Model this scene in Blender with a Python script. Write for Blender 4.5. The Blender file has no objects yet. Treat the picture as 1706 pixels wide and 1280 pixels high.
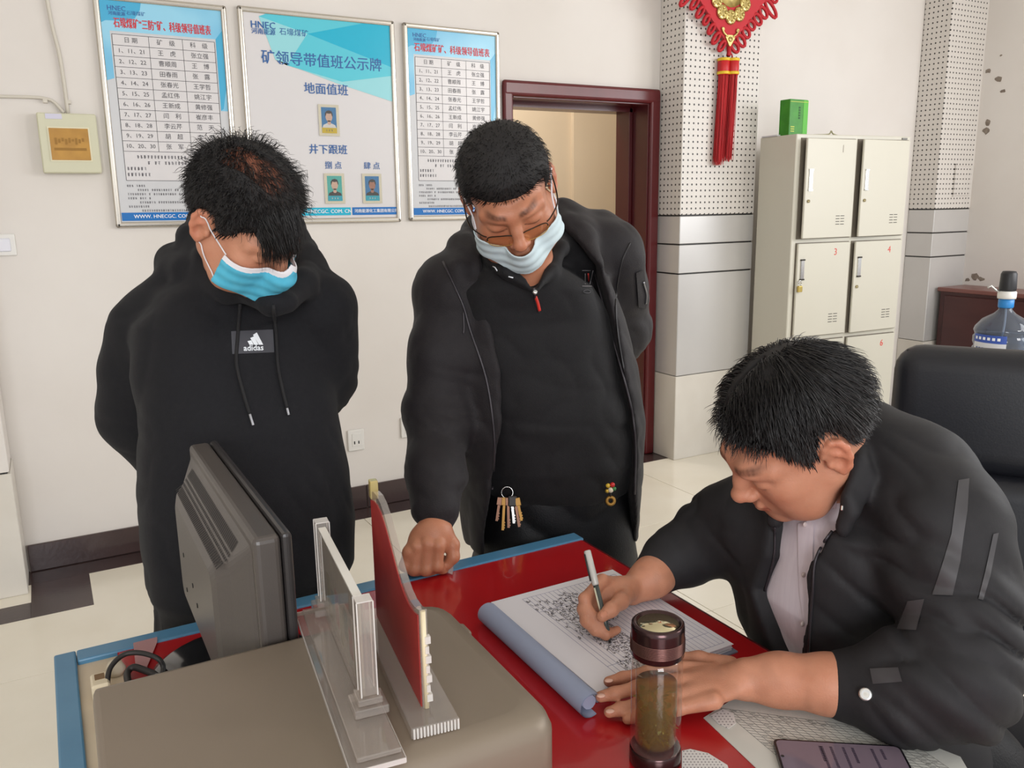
import bpy, bmesh, math, random
import numpy as np
from mathutils import Vector, Matrix

rng = random.Random(7)
SC = bpy.context.scene
COL = SC.collection

# ---------------------------------------------------------------- camera
CAM_F, CAM_PITCH, CAM_YAW, CAM_ROLL, CAM_H = 1398.3, 0.20948, 0.50597, -0.0157, 1.5
cy_, sy_, cp_, sp_ = math.cos(CAM_YAW), math.sin(CAM_YAW), math.cos(CAM_PITCH), math.sin(CAM_PITCH)
FW = Vector((sy_*cp_, cy_*cp_, -sp_)); RT0 = Vector((cy_, -sy_, 0)); UP0 = RT0.cross(FW)
RT = RT0*math.cos(CAM_ROLL) + UP0*math.sin(CAM_ROLL)
UP = UP0*math.cos(CAM_ROLL) - RT0*math.sin(CAM_ROLL)
CP = Vector((0, 0, CAM_H))
cam_data = bpy.data.cameras.new('camera')
cam = bpy.data.objects.new('camera', cam_data); COL.objects.link(cam)
cam.matrix_world = Matrix(((RT.x, UP.x, -FW.x, CP.x), (RT.y, UP.y, -FW.y, CP.y), (RT.z, UP.z, -FW.z, CP.z), (0, 0, 0, 1)))
cam_data.sensor_width = 36.0; cam_data.lens = CAM_F/1706*36.0; cam_data.clip_start = 0.05
SC.camera = cam
SC.cycles.transparent_max_bounces = 40

# ---------------------------------------------------------------- light
SC.view_settings.view_transform = 'Standard'; SC.view_settings.look = 'None'
SC.view_settings.exposure = 0.0; SC.view_settings.gamma = 1.0; SC.view_settings.use_curve_mapping = False
world = bpy.data.worlds.new('world'); SC.world = world; world.use_nodes = True
bg = world.node_tree.nodes['Background']; bg.inputs[0].default_value = (0.985, 0.99, 1.0, 1); bg.inputs[1].default_value = 0.93
def area_light(name, loc, target, sx, sy, power, color):
    d = bpy.data.lights.new(name, 'AREA'); d.shape = 'RECTANGLE'; d.size = sx; d.size_y = sy; d.energy = power; d.color = color
    o = bpy.data.objects.new(name, d); COL.objects.link(o); o.location = loc
    o.rotation_euler = (Vector(target)-Vector(loc)).to_track_quat('-Z', 'Y').to_euler(); return o
area_light('window_daylight', (4.9, -1.5, 2.85), (2.6, 3.7, 1.0), 1.1, 0.9, 54, (1.0, 0.96, 0.92))
area_light('side_window_daylight', (5.6, 0.6, 2.1), (1.0, 1.8, 0.9), 1.8, 1.4, 60, (0.95, 0.97, 1.0))
area_light('corridor_fill_light', (2.7, 4.8, 3.1), (2.7, 4.9, 0.0), 0.6, 0.6, 26, (1.0, 0.97, 0.92))  # added fill to brighten the corridor, no lamp is seen there
area_light('left_window_daylight', (-0.9, -2.8, 2.0), (-0.5, 3.9, 0.5), 1.8, 1.5, 96, (0.97, 0.98, 1.0))

# ---------------------------------------------------------------- helpers
def ray(x, y): return RT*((x-853)/CAM_F) + UP*((640-y)/CAM_F) + FW
def onz(x, y, z): d = ray(x, y); return CP + d*((z-CAM_H)/d.z)
def ony(x, y, Y): d = ray(x, y); return CP + d*(Y/d.y)
def onx(x, y, X): d = ray(x, y); return CP + d*(X/d.x)
def at(x, y, dep): return CP + ray(x, y)*dep            # a point of the room seen at that pixel, dep metres ahead
def lin(c): return tuple(((v/255)/12.92 if v/255 <= 0.04045 else ((v/255+0.055)/1.055)**2.4) for v in c)

def mat(name, rgb, rough=0.5, metal=0.0, spec=0.5, rgb2=None, scale=20, bump=0.0, bscale=60, coat=0.0, sheen=0.0, aniso=None, sss=0.0, detail=4, vcol=False):
    m = bpy.data.materials.new(name); m.use_nodes = True
    nt = m.node_tree; b = nt.nodes['Principled BSDF']
    b.inputs['Base Color'].default_value = (*lin(rgb), 1)
    b.inputs['Roughness'].default_value = rough; b.inputs['Metallic'].default_value = metal
    b.inputs['Specular IOR Level'].default_value = spec; b.inputs['Coat Weight'].default_value = coat
    b.inputs['Sheen Weight'].default_value = sheen
    if sss: b.inputs['Subsurface Weight'].default_value = sss; b.inputs['Subsurface Radius'].default_value = (0.012, 0.004, 0.002); b.inputs['Subsurface Scale'].default_value = 1.0
    tc = nt.nodes.new('ShaderNodeTexCoord'); mp = nt.nodes.new('ShaderNodeMapping')
    nt.links.new(tc.outputs['Object'], mp.inputs['Vector'])
    if aniso: mp.inputs['Scale'].default_value = aniso
    if rgb2 is not None:
        n = nt.nodes.new('ShaderNodeTexNoise'); n.inputs['Scale'].default_value = scale; n.inputs['Detail'].default_value = detail
        nt.links.new(mp.outputs['Vector'], n.inputs['Vector'])
        r = nt.nodes.new('ShaderNodeValToRGB'); r.color_ramp.elements[0].position = 0.35; r.color_ramp.elements[1].position = 0.68
        r.color_ramp.elements[0].color = (*lin(rgb), 1); r.color_ramp.elements[1].color = (*lin(rgb2), 1)
        nt.links.new(n.outputs['Fac'], r.inputs['Fac'])
        out = r.outputs['Color']
        if vcol:
            a = nt.nodes.new('ShaderNodeAttribute'); a.attribute_name = 'tint'
            mx = nt.nodes.new('ShaderNodeMix'); mx.data_type = 'RGBA'; mx.blend_type = 'MULTIPLY'; mx.inputs['Factor'].default_value = 1
            nt.links.new(out, mx.inputs['A']); nt.links.new(a.outputs['Color'], mx.inputs['B']); out = mx.outputs['Result']
        nt.links.new(out, b.inputs['Base Color'])
    if bump:
        n2 = nt.nodes.new('ShaderNodeTexNoise'); n2.inputs['Scale'].default_value = bscale; n2.inputs['Detail'].default_value = 3
        nt.links.new(mp.outputs['Vector'], n2.inputs['Vector'])
        bp = nt.nodes.new('ShaderNodeBump'); bp.inputs['Strength'].default_value = bump; bp.inputs['Distance'].default_value = 0.01
        nt.links.new(n2.outputs['Fac'], bp.inputs['Height']); nt.links.new(bp.outputs['Normal'], b.inputs['Normal'])
    return m

def glass_mat(name, rgb, rough=0.02, alpha_mix=0.75, ior=1.45):
    m = bpy.data.materials.new(name); m.use_nodes = True; nt = m.node_tree
    for n in list(nt.nodes):
        if n.type == 'BSDF_PRINCIPLED': nt.nodes.remove(n)
    out = nt.nodes['Material Output']
    tr = nt.nodes.new('ShaderNodeBsdfTransparent'); tr.inputs[0].default_value = (*lin(rgb), 1)
    gl = nt.nodes.new('ShaderNodeBsdfGlossy'); gl.inputs['Roughness'].default_value = rough; gl.inputs[0].default_value = (1, 1, 1, 1)
    df = nt.nodes.new('ShaderNodeBsdfDiffuse'); df.inputs[0].default_value = (*lin(rgb), 1)
    mx1 = nt.nodes.new('ShaderNodeMixShader'); mx1.inputs[0].default_value = 1-alpha_mix
    nt.links.new(tr.outputs[0], mx1.inputs[1]); nt.links.new(df.outputs[0], mx1.inputs[2])
    lw = nt.nodes.new('ShaderNodeLayerWeight'); lw.inputs[0].default_value = 0.5
    pw = nt.nodes.new('ShaderNodeMath'); pw.operation = 'POWER'; pw.inputs[1].default_value = 4.0; nt.links.new(lw.outputs['Facing'], pw.inputs[0])
    fr = nt.nodes.new('ShaderNodeMath'); fr.operation = 'MULTIPLY_ADD'; fr.inputs[1].default_value = 0.75; fr.inputs[2].default_value = ((ior-1)/(ior+1))**2; nt.links.new(pw.outputs[0], fr.inputs[0])
    ge = nt.nodes.new('ShaderNodeNewGeometry'); iv = nt.nodes.new('ShaderNodeMath'); iv.operation = 'SUBTRACT'; iv.inputs[0].default_value = 1.0; nt.links.new(ge.outputs['Backfacing'], iv.inputs[1])
    f2 = nt.nodes.new('ShaderNodeMath'); f2.operation = 'MULTIPLY'; nt.links.new(fr.outputs[0], f2.inputs[0]); nt.links.new(iv.outputs[0], f2.inputs[1]); fr = f2
    mx = nt.nodes.new('ShaderNodeMixShader')
    nt.links.new(fr.outputs[0], mx.inputs[0]); nt.links.new(mx1.outputs[0], mx.inputs[1]); nt.links.new(gl.outputs[0], mx.inputs[2])
    nt.links.new(mx.outputs[0], out.inputs[0]); return m

def link(o, parent=None):
    COL.objects.link(o)
    if parent is not None:
        o.parent = parent; o.matrix_parent_inverse = parent.matrix_basis.inverted() if parent.parent is None else parent_world(parent).inverted()
    return o
def parent_world(p):
    m = p.matrix_basis.copy()
    if p.parent is not None: m = parent_world(p.parent) @ p.matrix_parent_inverse @ m
    return m
def obj(name, bm, material, parent=None, smooth=False):
    if isinstance(bm, bpy.types.Mesh): me = bm
    else:
        me = bpy.data.meshes.new(name); bm.to_mesh(me); bm.free()
    for m in (material if isinstance(material, (list, tuple)) else [material]): me.materials.append(m)
    if smooth: me.polygons.foreach_set('use_smooth', [True]*len(me.polygons))
    o = bpy.data.objects.new(name, me); return link(o, parent)
def tag(o, label=None, cat=None, group=None, kind=None):
    if label: o['label'] = label
    if cat: o['category'] = cat
    if group: o['group'] = group
    if kind: o['kind'] = kind
    return o
def thing(name, label, cat, loc, rotz=0.0, group=None):
    o = bpy.data.objects.new(name, None); o.empty_display_size = 0.05
    o.matrix_basis = Matrix.Translation(Vector(loc)) @ Matrix.Rotation(rotz, 4, 'Z'); COL.objects.link(o)
    return tag(o, label, cat, group)
def struct(name, bm, m, label, cat, parent=None, smooth=False):
    o = obj(name, bm, m, parent, smooth); o['kind'] = 'structure'
    if parent is None: o['label'] = label; o['category'] = cat
    return o

def BM(): return bmesh.new()
def bx(bm, c, s, M=None, bev=0.0, seg=2, mi=0):
    """box centred at c with size s, optional matrix M, bevelled edges"""
    r = bmesh.ops.create_cube(bm, size=1.0)
    vs = r['verts']
    for v in vs: v.co = Vector((v.co.x*s[0]+c[0], v.co.y*s[1]+c[1], v.co.z*s[2]+c[2]))
    fs = list({f for v in vs for f in v.link_faces})
    if bev > 0:
        es = list({e for v in vs for e in v.link_edges})
        rb = bmesh.ops.bevel(bm, geom=es, offset=bev, segments=seg, profile=0.5, affect='EDGES')
        vs = list({v for f in rb['faces'] for v in f.verts} | {v for v in vs if v.is_valid})
        seen = set(vs); stack = list(vs)
        while stack:
            v = stack.pop()
            for e in v.link_edges:
                w = e.other_vert(v)
                if w not in seen: seen.add(w); stack.append(w)
        vs = list(seen)
    if M is not None:
        for v in vs: v.co = M @ v.co
    if mi:
        for f in {f for v in vs for f in v.link_faces}: f.material_index = mi
    return vs
def bx2(bm, lo, hi, M=None, bev=0.0, seg=2, mi=0):
    return bx(bm, [(a+b)/2 for a, b in zip(lo, hi)], [b-a for a, b in zip(lo, hi)], M, bev, seg, mi)
def lathe(bm, prof, c=(0, 0, 0), n=32, M=None, mi=0):
    rings = []
    for r, z in prof:
        ring = []
        for i in range(n):
            a = 2*math.pi*i/n; p = Vector((c[0]+r*math.cos(a), c[1]+r*math.sin(a), c[2]+z))
            ring.append(bm.verts.new(M @ p if M is not None else p))
        rings.append(ring)
    for a, b in zip(rings, rings[1:]):
        for i in range(n):
            f = bm.faces.new((a[i], a[(i+1) % n], b[(i+1) % n], b[i])); f.material_index = mi; f.smooth = True
    for ring, flip in ((rings[0], True), (rings[-1], False)):
        f = bm.faces.new(list(reversed(ring)) if flip else ring); f.material_index = mi
def tube(bm, pts, r, n=8, mi=0, closed=False, cap=True):
    pts = [Vector(p) for p in pts]; rr = r if isinstance(r, (list, tuple)) else [r]*len(pts)
    rings = []; N = len(pts); prev = None
    for i, p in enumerate(pts):
        if closed: t = pts[(i+1) % N]-pts[i-1]
        else: t = pts[min(i+1, N-1)]-pts[max(i-1, 0)]
        t.normalize()
        if prev is None:
            u = t.cross(Vector((0, 0, 1)))
            if u.length < 1e-3: u = t.cross(Vector((1, 0, 0)))
        else: u = prev - t*prev.dot(t)
        u.normalize(); prev = u; w = t.cross(u)
        rings.append([bm.verts.new(p + (u*math.cos(2*math.pi*k/n) + w*math.sin(2*math.pi*k/n))*rr[i]) for k in range(n)])
    rg = list(zip(rings, rings[1:])) + ([(rings[-1], rings[0])] if closed else [])
    for a, b in rg:
        for k in range(n):
            f = bm.faces.new((a[k], a[(k+1) % n], b[(k+1) % n], b[k])); f.smooth = True; f.material_index = mi
    if cap and not closed:
        bm.faces.new(list(reversed(rings[0]))).material_index = mi; bm.faces.new(rings[-1]).material_index = mi
def prism(bm, poly, axis_vec, M=None, mi=0):
    """closed outline (3-D points) pushed along axis_vec"""
    a = [Vector(p) for p in poly]; av = Vector(axis_vec)
    if M is not None: av = M.to_3x3() @ av; a = [M @ p for p in a]
    va = [bm.verts.new(p) for p in a]; vb = [bm.verts.new(p+av) for p in a]; n = len(a)
    fs = [bm.faces.new(va), bm.faces.new(list(reversed(vb)))]
    for i in range(n): fs.append(bm.faces.new((va[i], vb[i], vb[(i+1) % n], va[(i+1) % n])))
    for f in fs: f.material_index = mi
    bmesh.ops.recalc_face_normals(bm, faces=fs)
def bez(p0, p1, p2, p3, n=12):
    p0, p1, p2, p3 = map(Vector, (p0, p1, p2, p3)); r = []
    for i in range(n+1):
        t = i/n; r.append(p0*(1-t)**3 + p1*3*t*(1-t)**2 + p2*3*t*t*(1-t) + p3*t**3)
    return r
def catmull(P, n=6):
    P = [Vector(p) for p in P]; out = []
    for i in range(len(P)-1):
        a, b, c, d = P[max(i-1, 0)], P[i], P[i+1], P[min(i+2, len(P)-1)]
        for k in range(n):
            t = k/n; out.append(0.5*((2*b)+(c-a)*t+(2*a-5*b+4*c-d)*t*t+(3*b-a-3*c+d)*t**3))
    return out+[P[-1]]

# flat lettering: collected, turned into one mesh per sheet
_pending = []
def text(sheet, s, M, size, align='CENTER', space=1.0, sx=1.0, bold=0.0):
    cu = bpy.data.curves.new('letters', 'FONT'); cu.body = s; cu.size = size; cu.align_x = align; cu.align_y = 'CENTER'
    cu.resolution_u = 2; cu.space_character = space
    o = bpy.data.objects.new('letters', cu); COL.objects.link(o)
    for k in ((-1, 1) if bold else (0,)): _pending.append((sheet, o, M @ Matrix.Translation((k*bold*0.7, k*bold*0.25, 0.00004*k)) @ Matrix.Diagonal((sx, 1, 1, 1))))
def flush_text():
    """-> {sheet: bmesh} of every pending lettering"""
    bpy.context.view_layer.update(); dg = bpy.context.evaluated_depsgraph_get(); out = {}
    for sheet, o, M in _pending:
        me = bpy.data.meshes.new_from_object(o.evaluated_get(dg)); me.transform(M)
        b = out.get(sheet)
        if b is None: b = out[sheet] = bmesh.new()
        b.from_mesh(me); bpy.data.meshes.remove(me)
    for o in {q[1] for q in _pending}:
        cu = o.data; bpy.data.objects.remove(o); bpy.data.curves.remove(cu)
    _pending.clear(); return out
# ---------------------------------------------------------------- materials
def perforated(name, rgb, hole):
    m = mat(name, rgb, rough=0.45, spec=0.4); nt = m.node_tree; b = nt.nodes['Principled BSDF']
    tc = nt.nodes.new('ShaderNodeTexCoord'); sp = nt.nodes.new('ShaderNodeSeparateXYZ'); nt.links.new(tc.outputs['Object'], sp.inputs[0])
    def math_(op, a, bb=None):
        n = nt.nodes.new('ShaderNodeMath'); n.operation = op
        for i, v in enumerate((a, bb)):
            if v is None: continue
            if isinstance(v, (int, float)): n.inputs[i].default_value = v
            else: nt.links.new(v, n.inputs[i])
        return n.outputs[0]
    s = 1/0.033
    u = math_('SUBTRACT', math_('FRACT', math_('MULTIPLY', math_('ADD', sp.outputs[0], sp.outputs[1]), s)), 0.5)
    v = math_('SUBTRACT', math_('FRACT', math_('MULTIPLY', sp.outputs[2], s)), 0.5)
    d = math_('SQRT', math_('ADD', math_('MULTIPLY', u, u), math_('MULTIPLY', v, v)))
    k = math_('LESS_THAN', d, 0.17)
    mx = nt.nodes.new('ShaderNodeMix'); mx.data_type = 'RGBA'; nt.links.new(k, mx.inputs['Factor'])
    mx.inputs['A'].default_value = (*lin(rgb), 1); mx.inputs['B'].default_value = (*lin(hole), 1)
    nt.links.new(mx.outputs['Result'], b.inputs['Base Color']); return m
M_wall = mat('white_plaster', (227, 222, 217), 0.85, rgb2=(221, 215, 209), scale=1.6, bump=0.04, bscale=14)
M_wallb = mat('cream_corridor_wall', (214, 196, 170), 0.7)
M_ceil = mat('white_ceiling', (236, 233, 228), 0.9)
M_tile = mat('cream_polished_tile', (234, 228, 213), 0.16, spec=0.5, rgb2=(228, 221, 204), scale=3.0)
M_grout = mat('tile_grout', (176, 163, 140), 0.8)
M_btile = mat('dark_brown_tile', (58, 44, 44), 0.22, rgb2=(72, 56, 54), scale=5, bump=0.05)
M_bgrout = mat('pale_grout', (150, 138, 132), 0.9)
M_perf = perforated('perforated_board', (214, 209, 203), (48, 44, 44))
M_panel = mat('silver_white_panel', (205, 203, 201), 0.32, metal=0.25, rgb2=(198, 196, 194), scale=2)
M_base = mat('cream_stone_block', (218, 213, 204), 0.4, rgb2=(210, 204, 194), scale=4)
M_black = mat('black_seam', (18, 17, 18), 0.5)
M_mahog = mat('mahogany_red_varnish', (96, 26, 30), 0.28, spec=0.5, rgb2=(84, 20, 24), scale=8, aniso=(1, 1, 0.15))
M_mahogd = mat('deep_red_jamb', (74, 14, 18), 0.25)
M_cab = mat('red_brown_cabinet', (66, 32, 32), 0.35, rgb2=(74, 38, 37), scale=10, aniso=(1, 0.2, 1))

# ---------------------------------------------------------------- the room
D = 3.94
fl = BM(); bx2(fl, (-2.6, -1.2, -0.06), (7.2, 6.2, -0.004))
floor = struct('floor', fl, M_grout, 'cream polished tile floor of the office', 'floor')
tile_me = None
T = 0.8
for i in range(-3, 9):
    for j in range(-1, 7):
        x0, y0 = -0.35+i*T, D-0.155-(j+1)*T if j >= 0 else None
        if y0 is None: continue
        if tile_me is None:
            b = BM(); bx2(b, (0.0015, 0.0015, -0.004), (T-0.0015, T-0.0015, 0.0), bev=0.0008, seg=1)
            tile_me = bpy.data.meshes.new('tile'); b.to_mesh(tile_me); b.free(); tile_me.materials.append(M_tile)
        o = bpy.data.objects.new('tile', tile_me); o.location = (x0, y0, 0); link(o, floor)
# dark border tiles along the wall, and tiles beyond the door
b = BM(); bx2(b, (0.0015, 0.0015, -0.004), (0.7985, 0.1535, 0.0), bev=0.0008, seg=1)
bt = bpy.data.meshes.new('border_tile'); b.to_mesh(bt); b.free(); bt.materials.append(M_btile)
for i in range(-2, 8):
    o = bpy.data.objects.new('border_tile', bt); o.location = (-0.2+i*T-0.01, D-0.155, 0); link(o, floor)
for (x0, x1, y0, y1) in ((-0.185, 0.03, 3.45, 3.785), (-1.4, -0.185, 3.45, 3.6)):
    b = BM(); bx2(b, (x0, y0, -0.004), (x1, y1, 0.0006), bev=0.0005, seg=1); obj('border_tile', b, M_btile, floor)
for i in range(4):
    o = bpy.data.objects.new('tile', tile_me); o.location = (1.6+i*T, D+0.0, 0); link(o, floor)
    o = bpy.data.objects.new('tile', tile_me); o.location = (1.6+i*T, D+T, 0); link(o, floor)

OX0, OX1, OZ, TH = 2.19, 3.10, 2.06, 0.26       # door opening
w = BM()
bx2(w, (-2.6, D, 0), (OX0, D+TH, 3.2)); bx2(w, (OX1, D, 0), (7.2, D+TH, 3.2)); bx2(w, (OX0, D, OZ), (OX1, D+TH, 3.2))
wall_back = struct('wall_back', w, M_wall, 'white plaster back wall carrying the notice boards', 'wall')
w = BM(); bx2(w, (0.6, 5.4, 0), (7.0, 5.5, 3.2)); bx2(w, (4.7, D+TH, 0), (4.8, 5.4, 3.2)); bx2(w, (3.52, 5.36, 0), (4.7, 5.4, 3.2))
struct('wall_corridor', w, M_wallb, 'cream corridor wall seen through the doorway', 'wall')
w = BM(); tube(w, [(3.27, 5.33, 1.42), (3.27, 5.33, 1.12)], 0.018, 8); bx2(w, (3.245, 5.34, 1.4), (3.295, 5.4, 1.44))
tag(obj('wall_rail', w, mat('beige_rail', (190, 168, 140), 0.5)), 'small beige vertical rail on the corridor wall', 'rail')
w = BM(); bx2(w, (-2.6, -1.2, 3.2), (7.2, 6.2, 3.3))
struct('ceiling', w, M_ceil, 'plain white ceiling', 'ceiling')
# right wall: starts at the second column, window opening nearer the camera
RX = 5.81
w = BM(); bx2(w, (-2.7, -1.2, 0), (-2.6, 6.2, 3.2)); struct('wall_left', w, M_wall, 'white left wall outside the picture', 'wall')  # unseen wall, added to darken the left-facing sides
w = BM(); bx2(w, (RX, 2.35, 0), (RX+0.25, 3.94, 3.2)); bx2(w, (RX, -1.2, 0), (RX+0.25, 2.35, 0.9)); bx2(w, (RX, -1.2, 2.7), (RX+0.25, 2.35, 3.2))
wall_right = struct('wall_right', w, M_wall, 'white right wall with flaking plaster above the window sill', 'wall')
M_flake = mat('bare_grey_plaster', (150, 138, 126), 0.95, rgb2=(120, 108, 98), scale=40)
for (px, py, r, sx) in ((1647, 118, 5, 1.0), (1664, 132, 8, 0.7), (1671, 152, 4, 1), (1645, 204, 7, 0.6), (1644, 218, 7, 0.9), (1624, 462, 9, 0.6), (1634, 465, 5, 1), (1612, 466, 5, 0.8), (1668, 92, 2, 1)):
    c = onx(px, py, RX); b = BM(); n = 9; k = r/1398*5.2
    poly = [(RX+0.001, c.y+k*sx*1.6*math.cos(2*math.pi*i/n)*rng.uniform(.5, 1.1), c.z+k*math.sin(2*math.pi*i/n)*rng.uniform(.5, 1.1)) for i in range(n)]
    prism(b, poly, (-0.0025, 0, 0)); obj('bare_patch', b, M_flake, wall_right)

# baseboard of dark tiles
bb = BM(); bx2(bb, (-0.19, D-0.010, 0), (OX0-0.05, D, 0.118)); baseboard = struct('baseboard_back', bb, M_bgrout, 'dark brown tiled baseboard along the back wall', 'baseboard')
xs = [-0.188, 0.72, 1.318, 1.918, OX0-0.05]
for a, c in zip(xs, xs[1:]):
    b = BM(); bx2(b, (a+0.002, D-0.018, 0.002), (c-0.002, D-0.006, 0.12), bev=0.002, seg=1); obj('tile', b, M_btile, baseboard)

# columns
def column(x0, x1, yf, label, perf=True):
    c = BM(); bx2(c, (x0+0.006, yf+0.006, 0), (x1-0.006, D, 3.2))
    root = struct('column', c, M_black, label, 'column')
    def course(name, z0, z1, m, out=0.0):
        b = BM(); bx2(b, (x0-out, yf-out, z0), (x1+out, D-0.001, z1), bev=0.003, seg=1); return obj(name, b, m, root)
    course('base_block', 0.0, 0.506, M_base, 0.006)
    if perf:
        course('band_panel', 0.509, 1.099, M_panel); course('band_panel', 1.107, 1.265, M_panel); course('band_panel', 1.273, 1.426, M_panel)
        course('perforated_panel', 1.434, 3.2, M_perf)
    else: course('plaster_panel', 0.512, 3.2, M_wall)
    return root
column(3.165, 3.727, 3.735, 'perforated column behind the red tassels, beside the doorway')
column(5.42, 5.86, 3.735, 'perforated column right of the lockers in the corner')
column(-0.75, -0.20, 3.70, 'plain white column at the left edge', False)
b = BM(); bx2(b, (5.60, 3.728, 1.52), (5.78, 3.736, 1.72), bev=0.002, seg=1); bx2(b, (5.592, 3.722, 1.515), (5.602, 3.736, 1.735))
tag(obj('access_hatch', b, M_perf), 'small perforated hatch cover set in the corner column', 'hatch')

# door frame
dr = BM(); bx2(dr, (OX0-0.045, D-0.03, 0), (OX0+0.012, D+0.0, OZ+0.05), bev=0.012, seg=3)
door = struct('door_1', dr, M_mahog, 'mahogany red door frame of the open doorway', 'door frame')
b = BM(); bx2(b, (OX1-0.012, D-0.03, 0), (OX1+0.055, D, OZ+0.05), bev=0.012, seg=3); obj('side_casing', b, M_mahog, door)
b = BM(); bx2(b, (OX0-0.045, D-0.032, OZ-0.012), (OX1+0.055, D, OZ+0.066), bev=0.016, seg=3); obj('head_casing', b, M_mahog, door)
for (x0, x1) in ((OX0, OX0+0.02), (OX1-0.02, OX1)):
    b = BM(); bx2(b, (x0, D-0.01, 0), (x1, D+TH, OZ), bev=0.003, seg=1); obj('jamb', b, M_mahogd, door)
b = BM(); bx2(b, (OX1-0.045, D+0.13, 0), (OX1-0.02, D+TH, OZ-0.02), bev=0.003, seg=1); obj('door_stop', b, M_mahogd, door)
b = BM(); bx2(b, (OX0+0.02, D-0.01, OZ-0.02), (OX1-0.02, D+TH, OZ), bev=0.003, seg=1); bx2(b, (OX0+0.02, D+0.13, OZ-0.045), (OX1-0.02, D+TH, OZ-0.02)); obj('head_jamb', b, M_mahogd, door)
b = BM(); bx2(b, (OX0+0.02, D+0.06, 1.86), (OX0+0.026, D+0.09, 1.95)); tube(b, [(OX0+0.028, D+0.055, 1.86), (OX0+0.028, D+0.055, 1.95)], 0.007, 8); obj('hinge', b, mat('steel_hinge', (190, 188, 184), 0.3, metal=0.9), door)
b = BM(); bx2(b, (OX0+0.02, D+0.0, 0.0), (OX1-0.02, D+TH, 0.004)); obj('threshold', b, M_btile, door)
# ---------------------------------------------------------------- notice boards
M_alu = mat('brushed_silver_frame', (206, 200, 190), 0.25, metal=0.85)
M_paper = mat('white_printed_sheet', (217, 214, 215), 0.25, spec=0.4)
M_grey = mat('pale_grey_print', (204, 205, 208), 0.3)
M_lblue = mat('light_blue_print', (118, 190, 226), 0.25, rgb2=(150, 210, 236), scale=5, detail=1)
M_mblue = mat('mid_blue_print', (70, 172, 214), 0.25)
M_dblue = mat('deep_blue_print', (22, 110, 186), 0.25)
M_cyan = mat('cyan_print', (20, 176, 208), 0.25)
M_cyan2 = mat('pale_cyan_print', (150, 214, 222), 0.25)
M_cyan3 = mat('soft_cyan_print', (88, 198, 216), 0.25)
M_ink = mat('black_ink', (62, 60, 66), 0.5)
M_inkg = mat('grey_ink', (128, 126, 132), 0.5)
M_red = mat('red_ink', (206, 34, 44), 0.4)
M_bluei = mat('blue_ink', (44, 96, 160), 0.4)
M_whitei = mat('white_ink', (236, 240, 244), 0.4)
M_halo = mat('white_halo_print', (232, 236, 240), 0.4)

def board(x0, x1, z0, z1, tilt, label):
    """framed sheet on the back wall; returns its root and a function (u, v in mm from the top left, layer) -> matrix"""
    w_, h_ = x1-x0, z1-z0
    B = Matrix.Translation((x0, D-0.012, z1)) @ Matrix.Rotation(tilt, 4, 'Y') @ Matrix(((1, 0, 0, 0), (0, 0, -1, 0), (0, 1, 0, 0), (0, 0, 0, 1)))
    # board axes: u right, v up, w towards the room
    root = thing('notice_board', label, 'notice board', (x0+w_/2, D-0.01, z0))
    b = BM(); bx2(b, (0.01, -h_+0.01, -0.010), (w_-0.01, -0.01, 0.004), B); obj('sheet', b, M_paper, root)
    fw = 0.024
    for lo, hi in (((0, -h_, -0.011), (fw, 0, 0.014)), ((w_-fw, -h_, -0.011), (w_, 0, 0.014)), ((0, -fw, -0.011), (w_, 0, 0.014)), ((0, -h_, -0.011), (w_, -h_+fw, 0.014))):
        b = BM(); bx2(b, lo, hi, B, bev=0.009, seg=3); obj('frame_rail', b, M_alu, root, smooth=False)
    def P(u, v, k=1): return B @ Matrix.Translation((u/1000, -v/1000, 0.004+0.0004*k))
    return root, P, w_*1000, h_*1000
def flat(b, P, poly, k=1):
    M = P(0, 0, k); vs = [b.verts.new(M @ Vector((u/1000, -v/1000, 0))) for u, v in poly]
    f = b.faces.new(vs)
    f.normal_update()
    if f.normal.y > 0: f.normal_flip()
    if len(poly) > 4: bmesh.ops.triangulate(b, faces=[f])
def rect(b, P, u0, v0, u1, v1, k=1): flat(b, P, [(u0, v0), (u1, v0), (u1, v1), (u0, v1)], k)
def dashes(b, P, u0, v, u1, h, k=3, seed=1, gap=0.28):
    r = random.Random(seed); u = u0
    while u < u1:
        if r.random() > 0.06:
            n = r.choice((2, 3, 3))
            for q in range(n): rect(b, P, u, v-h/2+q*h/n, u+h*(1-gap)*r.uniform(.55, 1), v-h/2+q*h/n+h*0.16, k)
            rect(b, P, u+h*0.3*r.random(), v-h/2, u+h*0.3+h*0.12, v+h/2, k)
        u += h*1.02
ROWS = [('1、11、21', '王　虎', '张立强'), ('2、12、22', '曹顺周', '王　博'), ('3、13、23', '田春雨', '张　露'), ('4、14、24', '张春光', '王学哲'), ('5、15、25', '孟红伟', '姚江宇'),
        ('6、16、26', '王新成', '黄修强'), ('7、17、27', '闫　利', '崔彦丰'), ('8、18、28', '李云芹', '范　天'), ('9、19、29', '胡　超', '李　军'), ('10、20、30', '张　军', '王　伟')]
boards = []
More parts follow.
